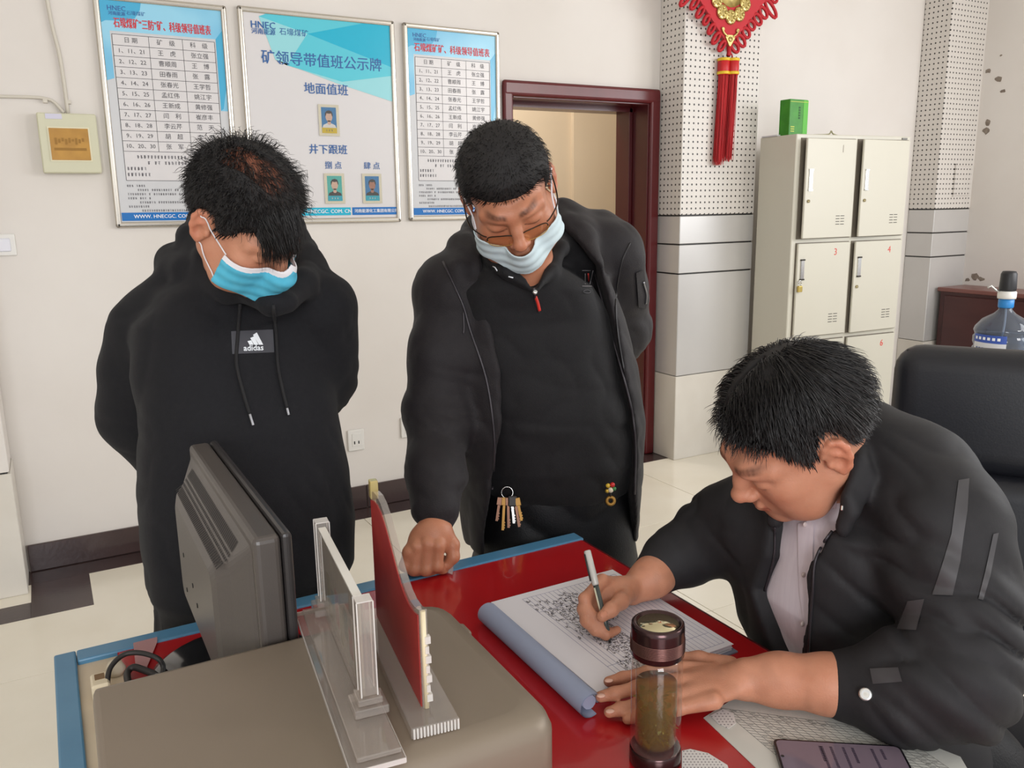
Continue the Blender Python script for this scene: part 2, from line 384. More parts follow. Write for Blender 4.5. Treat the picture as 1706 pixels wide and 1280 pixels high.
def duty_board(x0, x1, title, label, tid):
    root, P, W_, H_ = board(x0, x1, 1.434, 2.352, 0.006, label)
    b = BM(); rect(b, P, 22, 22, W_-22, H_-22, 1); obj('grey_ground', b, M_grey, root)
    b = BM(); flat(b, P, [(22, 22), (W_-22, 22), (W_-22, 430), (W_-52, 430), (W_-52, 138), (52, 138), (52, 320), (22, 330)], 2); obj('blue_border', b, M_lblue, root)
    b = BM(); flat(b, P, [(22, 22), (178, 22), (172, 50), (150, 84), (110, 96), (40, 100), (22, 110)], 3); obj('blue_corner', b, M_mblue, root)
    b = BM(); flat(b, P, [(W_-52, 138), (W_-22, 100), (W_-22, 330), (W_-40, 420), (W_-52, 430)], 3); obj('blue_corner', b, M_mblue, root)
    b = BM(); rect(b, P, 26, H_-62, W_-26, H_-28, 3); obj('blue_footer', b, M_dblue, root)
    text((root, 'title', M_red), title, P(W_/2, 108, 5), 0.042, bold=0.0012, sx=0.98*(W_-110)/(0.042*0.98*1000*len(title)))
    text((root, 'logo_lettering', M_bluei), 'HNEC', P(84, 52, 5), 0.026, bold=0.0006); text((root, 'logo_lettering', M_bluei), '河南能源', P(84, 72, 5), 0.016, bold=0.0004)
    text((root, 'logo_lettering', M_bluei), '石壕煤矿', P(156, 66, 5), 0.018)
    text((root, 'web_address', M_whitei), 'WWW. HNECGC. COM. CN', P(W_*0.40, H_-45, 5), 0.021, bold=0.0004)
    text((root, 'web_address', M_whitei), '河南能源化工集团', P(W_*0.8, H_-45, 5), 0.016)
    u0, u1 = 58, W_-58; cols = [u0, u0+(u1-u0)*0.345, u0+(u1-u0)*0.675, u1]; v0 = 150; rh = 41.5
    t = BM(); rect(t, P, u0, v0, u1, v0+11*rh+118, 3); obj('table_ground', t, M_paper, root)
    g = BM(); e = 0.9
    for i in range(12): rect(g, P, u0, v0+i*rh-e, u1, v0+i*rh+e, 4)
    for c in cols: rect(g, P, c-e, v0, c+e, v0+11*rh, 4)
    rect(g, P, u0-e, v0, u0+e, v0+11*rh+118, 4); rect(g, P, u1-e, v0, u1+e, v0+11*rh+118, 4); rect(g, P, u0, v0+11*rh+118-e, u1, v0+11*rh+118+e, 4)
    obj('table_rules', g, M_ink, root)
    mid = [(a+c)/2 for a, c in zip(cols, cols[1:])]
    for i, row in enumerate([('日 期', '矿　级', '科　级')]+ROWS):
        for k, s in enumerate(row):
            text((root, 'table_lettering', M_ink), s, P(mid[k], v0+(i+0.5)*rh, 5), 0.024 if k else 0.023, space=1.0, sx=1.0)
    d = BM(); vv = v0+11*rh+22
    for i, (a, c) in enumerate(((u0+50, u1-30), (u0+90, u1-60), (u0+8, u0+80), (u0+8, u0+100))): dashes(d, P, a, vv+i*24, c, 13, 5, i+3)
    vv += 118
    for i, (a, c) in enumerate(((u0, u0+70), (u0+40, u1), (u0, u1), (u0, u0+90), (u0+44, u1-10), (u0, u0+80), (u0+50, u1-50))): dashes(d, P, a, vv+i*17, c, 9, 5, i+13)
    obj('small_print', d, M_inkg, root); return root
duty_board(0.299, 0.812, '石壕煤矿“三防”矿、科级领导值班表', 'silver framed duty roster board left of the large cyan board, above the small panel', 1)
duty_board(1.615, 2.131, '石壕煤矿矿、科级领导值班表', 'silver framed duty roster board next to the doorway', 2)
root, P, W_, H_ = board(0.858, 1.572, 1.434, 2.356, 0.005, 'large white and cyan notice board with three portrait cards')
cb = root
b = BM(); flat(b, P, [(W_-24, 24), (W_-24, 150), (280, 96), (560, 24)], 2); flat(b, P, [(120, 24), (560, 24), (280, 96), (90, 36)], 2); obj('pale_facet', b, M_cyan3, root)
b = BM(); flat(b, P, [(560, 24), (W_-24, 24), (W_-24, 205), (300, 90)], 3); obj('bright_facet', b, M_cyan, root)
b = BM(); flat(b, P, [(300, 90), (W_-24, 205), (W_-24, 245), (450, 285), (200, 230)], 4); obj('mid_facet', b, M_cyan3, root)
b = BM(); flat(b, P, [(450, 285), (W_-24, 245), (W_-24, 360), (420, 292)], 3); flat(b, P, [(90, 36), (300, 90), (200, 230), (450, 285), (420, 292), (150, 210)], 3); obj('faint_facet', b, M_cyan2, root)
b = BM(); rect(b, P, 26, H_-72, W_*0.645, H_-36, 3); obj('cyan_footer', b, M_cyan, root)
b = BM(); rect(b, P, W_*0.655, H_-72, W_-24, H_-36, 3); obj('blue_footer', b, M_dblue, root)
S = (root, 'heading', M_bluei, 1)
text(S, '矿领导带值班公示牌', P(W_/2+10, 205, 6), 0.062, bold=0.0012)
S = (root, 'heading', M_bluei, 2)
text(S, '地面值班', P(W_/2+16, 325, 6), 0.052, bold=0.001)
S = (root, 'heading', M_bluei, 3)
text(S, '井下跟班', P(W_/2+10, 590, 6), 0.046, bold=0.001)
S = (root, 'heading', M_bluei, 4)
text(S, '捌 点', P(W_/2+30, 660, 6), 0.036, bold=0.0006)
S = (root, 'heading', M_bluei, 5)
text(S, '肆 点', P(W_/2+218, 660, 6), 0.036, bold=0.0006)
S = (root, 'logo_lettering', M_bluei)
text(S, 'HNEC', P(106, 72, 6), 0.040, bold=0.0012, sx=1.0); text(S, '河南能源', P(106, 99, 6), 0.026, bold=0.0008); text(S, '石壕煤矿', P(240, 92, 6), 0.032, space=1.05)
S = (root, 'web_address', M_whitei)
text(S, 'WWW. HNECGC. COM. CN', P(W_*0.44, H_-54, 6), 0.024, bold=0.0006); text(S, '河南能源化工集团有限公司', P(W_*0.825, H_-54, 6), 0.0185, bold=0.0004)
M_pblue = mat('blue_photo_ground', (34, 124, 192), 0.3); M_pteal = mat('teal_photo_ground', (70, 186, 186), 0.3)
M_skinp = mat('printed_skin', (216, 182, 170), 0.4); M_skinp2 = mat('printed_tan_skin', (172, 120, 104), 0.4)
M_dark = mat('printed_dark_cloth', (46, 44, 52), 0.5); M_shirt = mat('printed_white_shirt', (224, 226, 232), 0.5); M_yel = mat('yellow_card', (212, 186, 30), 0.4)
M_sleeve = glass_mat('clear_card_sleeve', (248, 247, 244), 0.2, 0.97, 1.2)
def card(u, v, ground, skin, cloth, base, label):
    r_ = thing('portrait_card', label, 'photo card', P(u, v+55, 4).translation, 0, 'portrait cards on the cyan board')
    M = P(u-44, v-62, 4)
    b = BM(); bx2(b, (-0.004, -0.134, 0), (0.092, 0.004, 0.003), M); obj('sleeve_back', b, mat('cream_card_pocket', (226, 222, 208), 0.4), r_)
    def Q(uu, vv, k): return M @ Matrix.Translation((uu/1000, -vv/1000, 0.003+0.0003*k))
    b = BM(); rect(b, Q, 9, 8, 79, 122, 1); obj('print_ground', b, ground, r_)
    b = BM(); flat(b, Q, [(12, 98), (16, 86), (34, 78), (54, 78), (72, 86), (77, 98)], 2); obj('print_clothes', b, cloth, r_)
    b = BM(); flat(b, Q, [(44+16*math.cos(a), 50+22*math.sin(a)) for a in [2*math.pi*i/18 for i in range(18)]], 3); flat(b, Q, [(37, 66), (51, 66), (52, 82), (44, 86), (36, 82)], 3); obj('print_face', b, skin, r_)
    b = BM(); flat(b, Q, [(26, 50), (26, 34), (34, 24), (46, 21), (58, 26), (62, 38), (62, 50), (58, 44), (55, 34), (44, 36), (33, 34), (30, 44)], 4); obj('print_hair', b, M_dark, r_)
    b = BM(); rect(b, Q, 9, 98, 79, 122, 4); obj('print_caption', b, base, r_)
    d = BM()
    for i in range(3): dashes(d, Q, 28+i*13, 110, 34+i*13, 8, 6, i)
    obj('caption_lettering', d, M_whitei if base is not M_yel else M_inkg, r_)
    b = BM(); bx2(b, (-0.004, -0.134, 0.0052), (0.092, 0.004, 0.0058), M); obj('clear_sleeve', b, M_sleeve, r_)
card(W_/2+20, 455, M_pblue, M_skinp, M_shirt, M_yel, 'portrait card with a yellow strip under the upper heading')
card(W_/2+30, 760, M_pteal, M_skinp, M_dark, M_cyan, 'teal portrait card, left one of the lower pair')
card(W_/2+214, 760, M_pblue, M_skinp2, M_dark, M_cyan, 'blue portrait card, right one of the lower pair')

# ---------------------------------------------------------------- small things on the back wall
M_ivory = mat('ivory_plastic', (206, 204, 178), 0.45); M_white = mat('white_plastic', (226, 224, 220), 0.4); M_brass = mat('brass_plate', (170, 126, 52), 0.4, metal=0.35, rgb2=(150, 108, 42), scale=14)
M_wire = mat('painted_cable', (210, 204, 192), 0.7)
r_ = thing('wall_panel', 'pale green-grey wall box with a brass window', 'control panel', (0.155, D, 1.655))
b = BM(); bx2(b, (0.052, D-0.05, 1.655), (0.262, D, 1.885), bev=0.004, seg=1); obj('casing', b, M_ivory, r_)
b = BM(); bx2(b, (0.083, D-0.053, 1.70), (0.232, D-0.049, 1.832)); obj('window_rim', b, mat('pale_rim', (226, 220, 190), 0.4), r_)
b = BM(); bx2(b, (0.088, D-0.056, 1.705), (0.227, D-0.050, 1.827)); obj('brass_window', b, M_brass, r_)
b = BM()
for i in range(9): bx2(b, (0.105+i*0.012, D-0.0575, 1.765+0.006*(i % 3)), (0.113+i*0.012, D-0.0558, 1.79-0.004*(i % 2)))
bx2(b, (0.1, D-0.057, 1.742), (0.215, D-0.0558, 1.752)); obj('embossed_lines', b, mat('dull_brass', (142, 104, 46), 0.5, metal=0.5), r_)
b = BM(); bx2(b, (0.082, D-0.052, 1.862), (0.14, D-0.049, 1.882)); obj('sticker', b, mat('lilac_sticker', (206, 204, 222), 0.5), r_)
b = BM(); tube(b, catmull([(0.165, D-0.012, 1.888), (0.16, D-0.012, 2.1), (0.14, D-0.012, 2.3), (0.12, D-0.012, 2.9), (0.12, D-0.012, 3.2)], 5), 0.007, 8)
tag(obj('wall_cable', b, M_wire), 'painted cable running up the wall from the brass window box', 'cable')
b = BM(); tube(b, catmull([(-0.2, D-0.008, 1.94), (0.03, D-0.008, 1.945), (0.09, D-0.008, 1.942), (0.12, D-0.01, 1.93), (0.15, D-0.012, 1.89)], 6), 0.006, 8)
for x in (0.09, 0.172): bx2(b, (x-0.008, D-0.018, 1.925), (x+0.008, D, 1.94))
tag(obj('wall_cable', b, M_wire), 'painted cable running level from the left column to the box', 'cable')
r_ = thing('light_switch', 'white wall switch plate at the left edge', 'switch', (-0.12, D, 1.335))
b = BM(); bx2(b, (-0.165, D-0.012, 1.335), (-0.077, D, 1.421), bev=0.004, seg=2); obj('plate', b, M_white, r_)
b = BM(); bx2(b, (-0.15, D-0.018, 1.352), (-0.095, D-0.01, 1.404), bev=0.003, seg=1); obj('rocker', b, mat('pale_lilac_rocker', (222, 222, 232), 0.35), r_)
for n, (x0, x1, z0, lab) in enumerate(((1.238, 1.322, 0.308, 'white wall socket low on the wall between the two standing men'), (1.522, 1.608, 0.335, 'white wall socket half hidden by the man leaning on the desk'))):
    r_ = thing('wall_socket', lab, 'socket', ((x0+x1)/2, D, z0), 0, 'wall sockets')
    b = BM(); bx2(b, (x0, D-0.012, z0), (x1, D, z0+0.108), bev=0.004, seg=2); obj('plate', b, M_white, r_)
    b = BM(); bx2(b, (x0+0.02, D-0.014, z0+0.022), (x1-0.012, D-0.011, z0+0.088), bev=0.001, seg=1); obj('insert', b, M_white, r_)
    b = BM()
    for q in (-0.011, 0.011): bx2(b, ((x0+x1)/2+q-0.002, D-0.0146, z0+0.035), ((x0+x1)/2+q+0.004, D-0.0135, z0+0.05))
    obj('socket_holes', b, M_black, r_)

# ---------------------------------------------------------------- lucky knot on the column
M_redf = mat('red_velvet', (190, 12, 34), 0.7, sheen=0.4); M_redc = mat('red_cord', (186, 18, 34), 0.6, bump=0.3, bscale=300); M_redt = mat('red_silk_thread', (206, 30, 36), 0.45, rgb2=(178, 18, 26), scale=60, aniso=(1, 1, 0.05))
M_gold = mat('gold_plastic', (206, 186, 120), 0.3, metal=0.75); M_goldy = mat('yellow_band', (226, 190, 40), 0.45)
KX = ony(1213, 90, 3.70).x; KY = 3.70; ZB = ony(1216, 78, KY).z; HW = 0.305
r_ = thing('lucky_knot', 'red diamond knot hanging with twin tassels on the perforated column', 'wall hanging', (KX, 3.735, ZB-0.02))
b = BM(); HS = 0.36
prism(b, [(KX, KY+0.014, ZB), (KX+HS, KY+0.014, ZB+HS), (KX, KY+0.014, ZB+2*HS), (KX-HS, KY+0.014, ZB+HS)], (0, -0.02, 0)); obj('diamond_panel', b, M_redf, r_)
for s in (-1, 1):
    for i in range(9):
        t = (i+0.6)/9; c = Vector((KX+s*HS*t, KY, ZB+HS*t)); dv = Vector((s*0.7, 0, -0.7)); tv = Vector((s*0.7, 0, 0.7))
        L = 0.066+0.01*math.sin(i*1.7)
        if i == 6: L = 0.12
        b = BM(); pts = [c+tv*(0.0165*math.cos(a)) + dv*(L*0.5 - L*0.5*math.sin(a)) + Vector((0, -0.006*math.cos(a), 0)) for a in [math.pi*2*k/14 for k in range(14)]]
        tube(b, pts, 0.0095, 7, closed=True); obj('cord_loop', b, M_redc, r_, True)
b = BM()
for k in range(5):
    a = math.pi*(1.12+0.19*k); cc = Vector((KX+0.085*math.cos(a)*1.3, KY-0.008, ZB+0.27+0.12*math.sin(a)))
    lathe(b, [(0.0, -0.002), (0.034, -0.002), (0.04, 0.004), (0.032, 0.010), (0.018, 0.006), (0.0, 0.011)], n=14, M=Matrix.Translation(cc) @ Matrix.Rotation(math.pi/2, 4, 'X'))
    for q in range(5):
        a2 = 2*math.pi*q/5; lathe(b, [(0.0, 0), (0.012, 0.001), (0.008, 0.006), (0.0, 0.009)], n=8, M=Matrix.Translation(cc+Vector((0.026*math.cos(a2), -0.006, 0.026*math.sin(a2)))) @ Matrix.Rotation(math.pi/2, 4, 'X'))
lathe(b, [(0.0, -0.003), (0.10, -0.003), (0.10, 0.004), (0.0, 0.006)], n=20, M=Matrix.Translation((KX, KY-0.006, ZB+0.30)) @ Matrix.Rotation(math.pi/2, 4, 'X'))
obj('gold_ornament', b, M_gold, r_)
b = BM(); prism(b, [(KX, KY-0.008, ZB-0.005), (KX+0.034, KY-0.008, ZB+0.046), (KX+0.016, KY-0.008, ZB+0.058), (KX-0.016, KY-0.008, ZB+0.058), (KX-0.034, KY-0.008, ZB+0.046)], (0, -0.006, 0))
lathe(b, [(0.0, 0.004), (0.014, 0.004), (0.012, 0.01), (0.0, 0.012)], n=14, M=Matrix.Translation((KX, KY-0.01, ZB+0.036)) @ Matrix.Rotation(math.pi/2, 4, 'X'))
for s in (-1, 1): tube(b, catmull([(KX+s*0.02, KY-0.012, ZB+0.05), (KX+s*0.045, KY-0.012, ZB+0.066), (KX+s*0.06, KY-0.012, ZB+0.088), (KX+s*0.05, KY-0.012, ZB+0.09), (KX+s*0.048, KY-0.012, ZB+0.078)], 4), 0.0055, 6)
obj('gold_clasp', b, M_gold, r_)
b = BM(); tube(b, [(KX, KY-0.004, ZB), (KX+0.003, KY-0.004, ZB-0.03), (KX-0.004, KY-0.006, ZB-0.05)], 0.012, 8); tube(b, [(KX, KY-0.004, ZB-0.02), (KX+0.018, KY-0.012, ZB-0.045), (KX+0.022, KY-0.012, ZB-0.06)], 0.004, 6); obj('hanging_cord', b, M_redc, r_, True)
zt = ony(1213, 92, KY).z
for s, yy, ln in ((-0.022, 0.006, 0.615), (0.032, -0.010, 0.59)):
    ts = BM(); cx = KX+s-0.002
    lathe(ts, [(0.030, -0.085), (0.033, -0.08), (0.033, 0.0), (0.026, 0.004)], c=(cx, KY+yy, zt-0.02), n=16); tt = obj('tassel_head', ts, M_redt, r_, False)
    for zz in (-0.018, -0.088):
        b = BM(); lathe(b, [(0.032, -0.008), (0.0355, -0.006), (0.0355, 0.006), (0.032, 0.008)], c=(cx, KY+yy, zt+zz-0.006), n=16); obj('yellow_band', b, M_goldy, tt)
    b = BM()
    for q in range(150):
        a = rng.uniform(0, 2*math.pi); rr = 0.029*math.sqrt(rng.random()); x0, y0 = cx+rr*math.cos(a), KY+yy+rr*math.sin(a)*0.8
        dx, dy = rng.uniform(-.008, .008)-0.018, rng.uniform(-.006, .006); L = ln*rng.uniform(.9, 1.0)
        z0 = zt-0.1; tube(b, [(x0, y0, z0), (x0+dx*0.5+rng.uniform(-.002, .002), y0+dy*.5, z0-L*0.42), (x0+dx, y0+dy, z0-L*0.8)], [0.0022, 0.002, 0.0014], 3, cap=False)
    o = obj('tassel_threads', b, M_redt, tt); o['kind'] = 'stuff'
# ---------------------------------------------------------------- lockers
M_lock = mat('beige_enamel', (204, 200, 186), 0.38, spec=0.45, bump=0.02, bscale=30); M_lockd = mat('locker_gap', (112, 104, 92), 0.7)
M_chrome = mat('bright_steel', (214, 214, 212), 0.2, metal=0.9); M_slot = mat('slot_shadow', (60, 56, 50), 0.9); M_num = mat('red_number_paint', (212, 72, 66), 0.6); M_numf = mat('faded_number_paint', (160, 152, 140), 0.7)
LK = Matrix.Translation((3.690, 3.40, 0)) @ Matrix.Rotation(math.radians(-5), 4, 'Z')
lk = thing('locker_cabinet', 'beige steel locker cabinet of six doors', 'locker', LK @ Vector((0.43, 0.15, 0)), math.radians(-5))
b = BM(); bx2(b, (0, 0.004, 0.06), (0.86, 0.30, 1.86), LK, bev=0.004, seg=1); obj('carcass', b, M_lock, lk)
b = BM(); bx2(b, (0.01, 0.03, 0.0), (0.85, 0.29, 0.06), LK); obj('plinth', b, M_lock, lk)
cols = ((0.036, 0.424), (0.452, 0.838)); rows = ((1.294, 1.836), (0.733, 1.265), (0.17, 0.702)); n = 0
for ri, (z0, z1) in enumerate(rows):
    for ci, (x0, x1) in enumerate(cols):
        n += 1; ang = (4.0 if ri == 0 else (2.2 if (ri == 1 and ci == 1) else 0.0))
        Dm = LK @ Matrix.Translation((x1, 0, 0)) @ Matrix.Rotation(math.radians(ang), 4, 'Z') @ Matrix.Translation((-x1, 0, 0))
        g = BM(); bx2(g, (x0-0.004, -0.0005, z0-0.004), (x1+0.004, 0.006, z1+0.004), LK); obj('door_gap', g, M_lockd, lk)
        b = BM(); bx2(b, (x0, -0.016, z0), (x1, -0.001, z1), Dm, bev=0.003, seg=1); d = obj('locker_door', b, M_lock, lk)
        hz = z0+0.70*(z1-z0) if ri == 0 else z0+0.66*(z1-z0) if ri == 1 else z0+0.62*(z1-z0)
        hz -= 0.115 if ri == 0 else 0.02
        hx = x0+0.022
        h = BM(); bx2(h, (hx, -0.0225, hz), (hx+0.026, -0.015, hz+0.11), Dm, bev=0.002, seg=1)
        for zz in (hz-0.004, hz+0.106): bx2(h, (hx-0.002, -0.024, zz), (hx+0.028, -0.015, zz+0.008), Dm, mi=1)
        obj('handle', h, [M_chrome, M_slot if ri else M_chrome], d)
        if not (ri == 1 and ci == 0):
            h = BM(); lathe(h, [(0.0, 0), (0.009, 0.0), (0.009, 0.008), (0.0, 0.009)], n=10, M=Dm @ Matrix.Translation((hx+0.004, -0.015, hz-0.06)) @ Matrix.Rotation(math.pi/2, 4, 'X')); obj('lock_barrel', h, mat('dull_brass_lock', (170, 158, 120), 0.4, metal=0.6), d)
        v = BM()
        for q in range(4):
            for k in range(2): bx2(v, (x0+0.252+k*0.038, -0.0168, z0+0.072+q*0.0155), (x0+0.282+k*0.038, -0.0155, z0+0.0755+q*0.0155), Dm)
        obj('vent_slots', v, M_slot, d)
        face = Dm @ Matrix(((1, 0, 0, x0+0.278), (0, 0, -1, -0.0166), (0, 1, 0, z1-0.055), (0, 0, 0, 1)))
        if n == 1: text((d, 'door_number', M_numf), '1', face, 0.06)
        elif n == 2: pass
        else: text((d, 'door_number', M_num), str(n), face, 0.055, bold=0.001 if n == 6 else 0.0)
b = BM(); bx2(b, (0.79, -0.001, 1.842), (0.83, 0.004, 1.852), LK); obj('maker_plate', b, mat('grey_plate', (120, 118, 112), 0.4), lk)
# padlock, tea box, wire and paper on top
pc = LK @ Vector((0.052, -0.022, 1.01))
r_ = thing('padlock', 'small brass padlock hanging on locker door 3', 'padlock', pc)
b = BM(); bx2(b, (0.036, -0.036, 0.995), (0.066, -0.020, 1.03), LK, bev=0.004, seg=2); obj('lock_body', b, mat('yellow_brass', (196, 172, 96), 0.35, metal=0.6), r_)
b = BM(); tube(b, [LK @ Vector((0.051+0.010*math.cos(a), -0.028, 1.042+0.018*math.sin(a))) for a in [math.pi*k/10 for k in range(11)]], 0.003, 7); tube(b, [LK @ Vector((0.041, -0.028, 1.042)), LK @ Vector((0.041, -0.028, 1.028))], 0.003, 7); tube(b, [LK @ Vector((0.061, -0.028, 1.042)), LK @ Vector((0.061, -0.028, 1.028))], 0.003, 7); obj('shackle', b, M_chrome, r_)
M_green = mat('green_carton', (58, 142, 30), 0.35, rgb2=(44, 126, 24), scale=18); M_green2 = mat('bright_green_side', (84, 176, 48), 0.35)
BXm = LK @ Matrix.Translation((0.03, 0.10, 1.86)) @ Matrix.Rotation(math.radians(7), 4, 'Z')
r_ = thing('tea_box', 'green tea carton on top of the lockers', 'box', BXm.translation)
b = BM(); bx2(b, (0, 0, 0), (0.145, 0.075, 0.195), BXm, bev=0.003, seg=1); obj('carton', b, M_green, r_)
b = BM(); bx2(b, (0.108, -0.001, 0.004), (0.146, 0.073, 0.192), BXm); obj('carton_side', b, M_green2, r_)
b = BM(); bx2(b, (0.002, -0.0015, 0.18), (0.147, 0.0, 0.183), BXm); 
for q in range(3): bx2(b, (0.01, -0.0015, 0.02+q*0.012), (0.04, 0, 0.026+q*0.012), BXm)
obj('gold_print', b, mat('pale_gold_print', (178, 190, 70), 0.4), r_)
b = BM()
for q in range(5): bx2(b, (0.07, -0.0015, 0.09+q*0.014), (0.084, 0, 0.10+q*0.014), BXm)
obj('dark_print', b, mat('dark_green_print', (22, 84, 20), 0.5), r_)
b = BM(); bx2(b, (-0.0, 0.16, 1.861), (0.22, 0.29, 1.868), LK); tag(obj('paper_sheet', b, mat('grey_white_sheet', (214, 214, 218), 0.6)), 'pale sheet lying behind the green carton on the lockers', 'paper')
b = BM(); tube(b, catmull([LK @ Vector(p) for p in ((0.19, 0.08, 1.864), (0.27, 0.05, 1.866), (0.3, 0.06, 1.885), (0.315, 0.06, 1.87), (0.4, 0.1, 1.864), (0.5, 0.12, 1.864))], 5), 0.004, 6)
tag(obj('wire_scrap', b, mat('olive_wire', (150, 146, 110), 0.6)), 'thin bent wire lying on the lockers beside the green carton', 'wire')

# ---------------------------------------------------------------- window cabinet and water bottle
cb_ = thing('window_cabinet', 'red-brown wooden cabinet under the sill in the corner', 'cabinet', (5.65, 2.0, 0))
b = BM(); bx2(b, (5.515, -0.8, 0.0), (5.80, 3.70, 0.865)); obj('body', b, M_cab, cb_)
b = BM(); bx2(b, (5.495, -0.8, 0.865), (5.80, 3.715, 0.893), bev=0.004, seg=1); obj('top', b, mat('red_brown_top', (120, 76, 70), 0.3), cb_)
for y0 in (0.7, 1.7, 2.7):
    b = BM(); bx2(b, (5.50, y0, 0.08), (5.516, y0+0.96, 0.84), bev=0.004, seg=1); obj('door_panel', b, M_cab, cb_)
dB = 4.25; top = at(1676, 507, dB); BX_, BY_ = top.x, top.y
pz = lambda y: at(1676, y, dB).z
M_pet = glass_mat('blue_clear_bottle', (176, 188, 206), 0.06, 0.86); M_water = glass_mat('clear_water', (206, 214, 224), 0.02, 0.95, 1.33)
wb = thing('water_bottle', 'large blue-tinted water bottle with a white and blue label by the cabinet', 'water bottle', (BX_, BY_, pz(507)-0.46))
zb = pz(507)-0.46; R_ = 0.135; sh = pz(548)
b = BM(); prof = [(0.0, zb+0.004), (0.12, zb), (R_, zb+0.02)]
zz = zb+0.02
for k in range(5):
    h_ = (sh-0.02-zz)/(5-k); prof += [(R_, zz+0.008), (R_, zz+h_-0.022), (R_-0.007, zz+h_-0.014), (R_-0.007, zz+h_-0.008)]; zz += h_
prof += [(R_, sh-0.01), (R_-0.006, sh+0.008), (0.10, sh+0.045), (0.05, sh+0.075), (0.031, sh+0.095), (0.029, sh+0.14)]
lathe(b, prof, c=(BX_, BY_, 0), n=40); obj('shell', b, M_pet, wb)
b = BM(); lathe(b, [(0.0, zb+0.008), (R_-0.012, zb+0.01), (R_-0.012, sh-0.02), (0.0, sh-0.02)], c=(BX_, BY_, 0), n=32); obj('water', b, M_water, wb)
b = BM(); lathe(b, [(0.034, sh+0.105), (0.036, sh+0.11), (0.036, sh+0.145), (0.03, sh+0.15)], c=(BX_, BY_, 0), n=24); obj('neck_cap', b, mat('blue_neck_cap', (40, 130, 200), 0.4), wb)
va = math.atan2(-BY_, -BX_)
def arc_patch(b, r, a0, a1, z0, z1, n=14):
    vs = [[b.verts.new((BX_+r*math.cos(a0+(a1-a0)*i/n), BY_+r*math.sin(a0+(a1-a0)*i/n), z)) for z in (z0, z1)] for i in range(n+1)]
    for p, q in zip(vs, vs[1:]): b.faces.new((p[0], q[0], q[1], p[1])).smooth = True
lz1 = pz(556); lz0 = lz1-0.155
b = BM(); arc_patch(b, R_+0.0015, va-1.1, va+0.15, lz0, lz1); obj('label', b, mat('white_bottle_label', (206, 208, 214), 0.4), wb)
b = BM(); arc_patch(b, R_+0.0025, va-1.1, va+0.15, lz1-0.04, lz1); obj('label_band', b, mat('blue_label_band', (54, 84, 170), 0.4), wb)
b = BM()
for k in range(6): arc_patch(b, R_+0.0035, va-1.0+k*0.17, va-0.9+k*0.17, lz1-0.026, lz1-0.012, 2)
obj('label_marks', b, M_whitei, wb)
b = BM()
for k in range(5): arc_patch(b, R_+0.003, va-0.95+k*0.13, va-0.86+k*0.13, lz1-0.10, lz1-0.065, 2)
obj('label_marks', b, mat('blue_label_print', (60, 86, 140), 0.5), wb)
b = BM(); tube(b, catmull([(BX_, BY_, sh+0.14), (BX_+0.006, BY_, sh+0.02), (BX_-0.004, BY_+0.01, sh-0.10), (BX_-0.03, BY_+0.02, zb+0.1)], 6), 0.005, 8); obj('suction_tube', b, M_white, wb)
pm = thing('bottle_pump', 'black and white pump on the neck of the water bottle', 'pump', (BX_, BY_, sh+0.14))
b = BM(); lathe(b, [(0.0, sh+0.151), (0.042, sh+0.151), (0.043, sh+0.16), (0.043, sh+0.185), (0.036, sh+0.19), (0.0, sh+0.19)], c=(BX_, BY_, 0), n=24); obj('collar', b, M_white, pm)
b = BM(); lathe(b, [(0.0, sh+0.19), (0.038, sh+0.19), (0.040, sh+0.20), (0.037, sh+0.275), (0.030, sh+0.288), (0.0, sh+0.29)], c=(BX_, BY_, 0), n=24); obj('pump_head', b, mat('black_pump', (34, 34, 38), 0.45), pm)
sv = RT*-1
b = BM(); p0 = Vector((BX_, BY_, sh+0.185)); tube(b, [p0+sv*0.03, p0+sv*0.055+Vector((0, 0, 0.006)), p0+sv*0.085+Vector((0, 0, 0.03)), p0+sv*0.10+Vector((0, 0, 0.02))], 0.006, 8); obj('spout', b, M_chrome, pm, True)
st = thing('bottle_stand', 'low dark wooden stand carrying the large water bottle', 'stand', (BX_, BY_, 0))
b = BM(); bx2(b, (BX_-0.16, BY_-0.16, zb-0.03), (BX_+0.16, BY_+0.16, zb-0.001), bev=0.004, seg=1); obj('top', b, M_cab, st)
for sx in (-1, 1):
    for sy in (-1, 1):
        b = BM(); bx2(b, (BX_+sx*0.14-0.018, BY_+sy*0.14-0.018, 0), (BX_+sx*0.14+0.018, BY_+sy*0.14+0.018, zb-0.03)); obj('leg', b, M_cab, st)

# ---------------------------------------------------------------- office chair
M_leather = mat('black_leather', (27, 28, 34), 0.42, spec=0.45, bump=0.04, bscale=260); M_pipe = mat('black_piping', (30, 28, 30), 0.4); M_plas = mat('black_chair_plastic', (28, 28, 30), 0.4)
fdir = Vector((-0.85, -0.53, 0)).normalized(); edir = Vector((fdir.y, -fdir.x, 0))*-1
edir = Vector((-fdir.y, fdir.x, 0))      # along the back, away from the far corner
cc = Vector((1.495, 1.10, 0)) + edir*0.29
CH = Matrix(((edir.x, -fdir.x, 0, cc.x), (edir.y, -fdir.y, 0, cc.y), (0, 0, 1, 0), (0, 0, 0, 1)))   # x along back, y to the rear
ch = thing('office_chair', 'black padded leather office chair behind the seated man', 'office chair', (cc+fdir*0.3))
def pad(lo, hi, r, tilt=0.0, piv=0.5, bulge=0.0):
    b = BM(); T_ = CH @ Matrix.Translation((0, 0, piv)) @ Matrix.Rotation(-tilt, 4, 'X') @ Matrix.Translation((0, 0, -piv))
    bx2(b, lo, hi, None, bev=r, seg=5)
    for v in b.verts: v.co = T_ @ v.co
    return b
o = obj('backrest', pad((-0.29, 0.0, 0.94), (0.29, 0.12, 1.205), 0.055, 0.10), M_leather, ch, True)
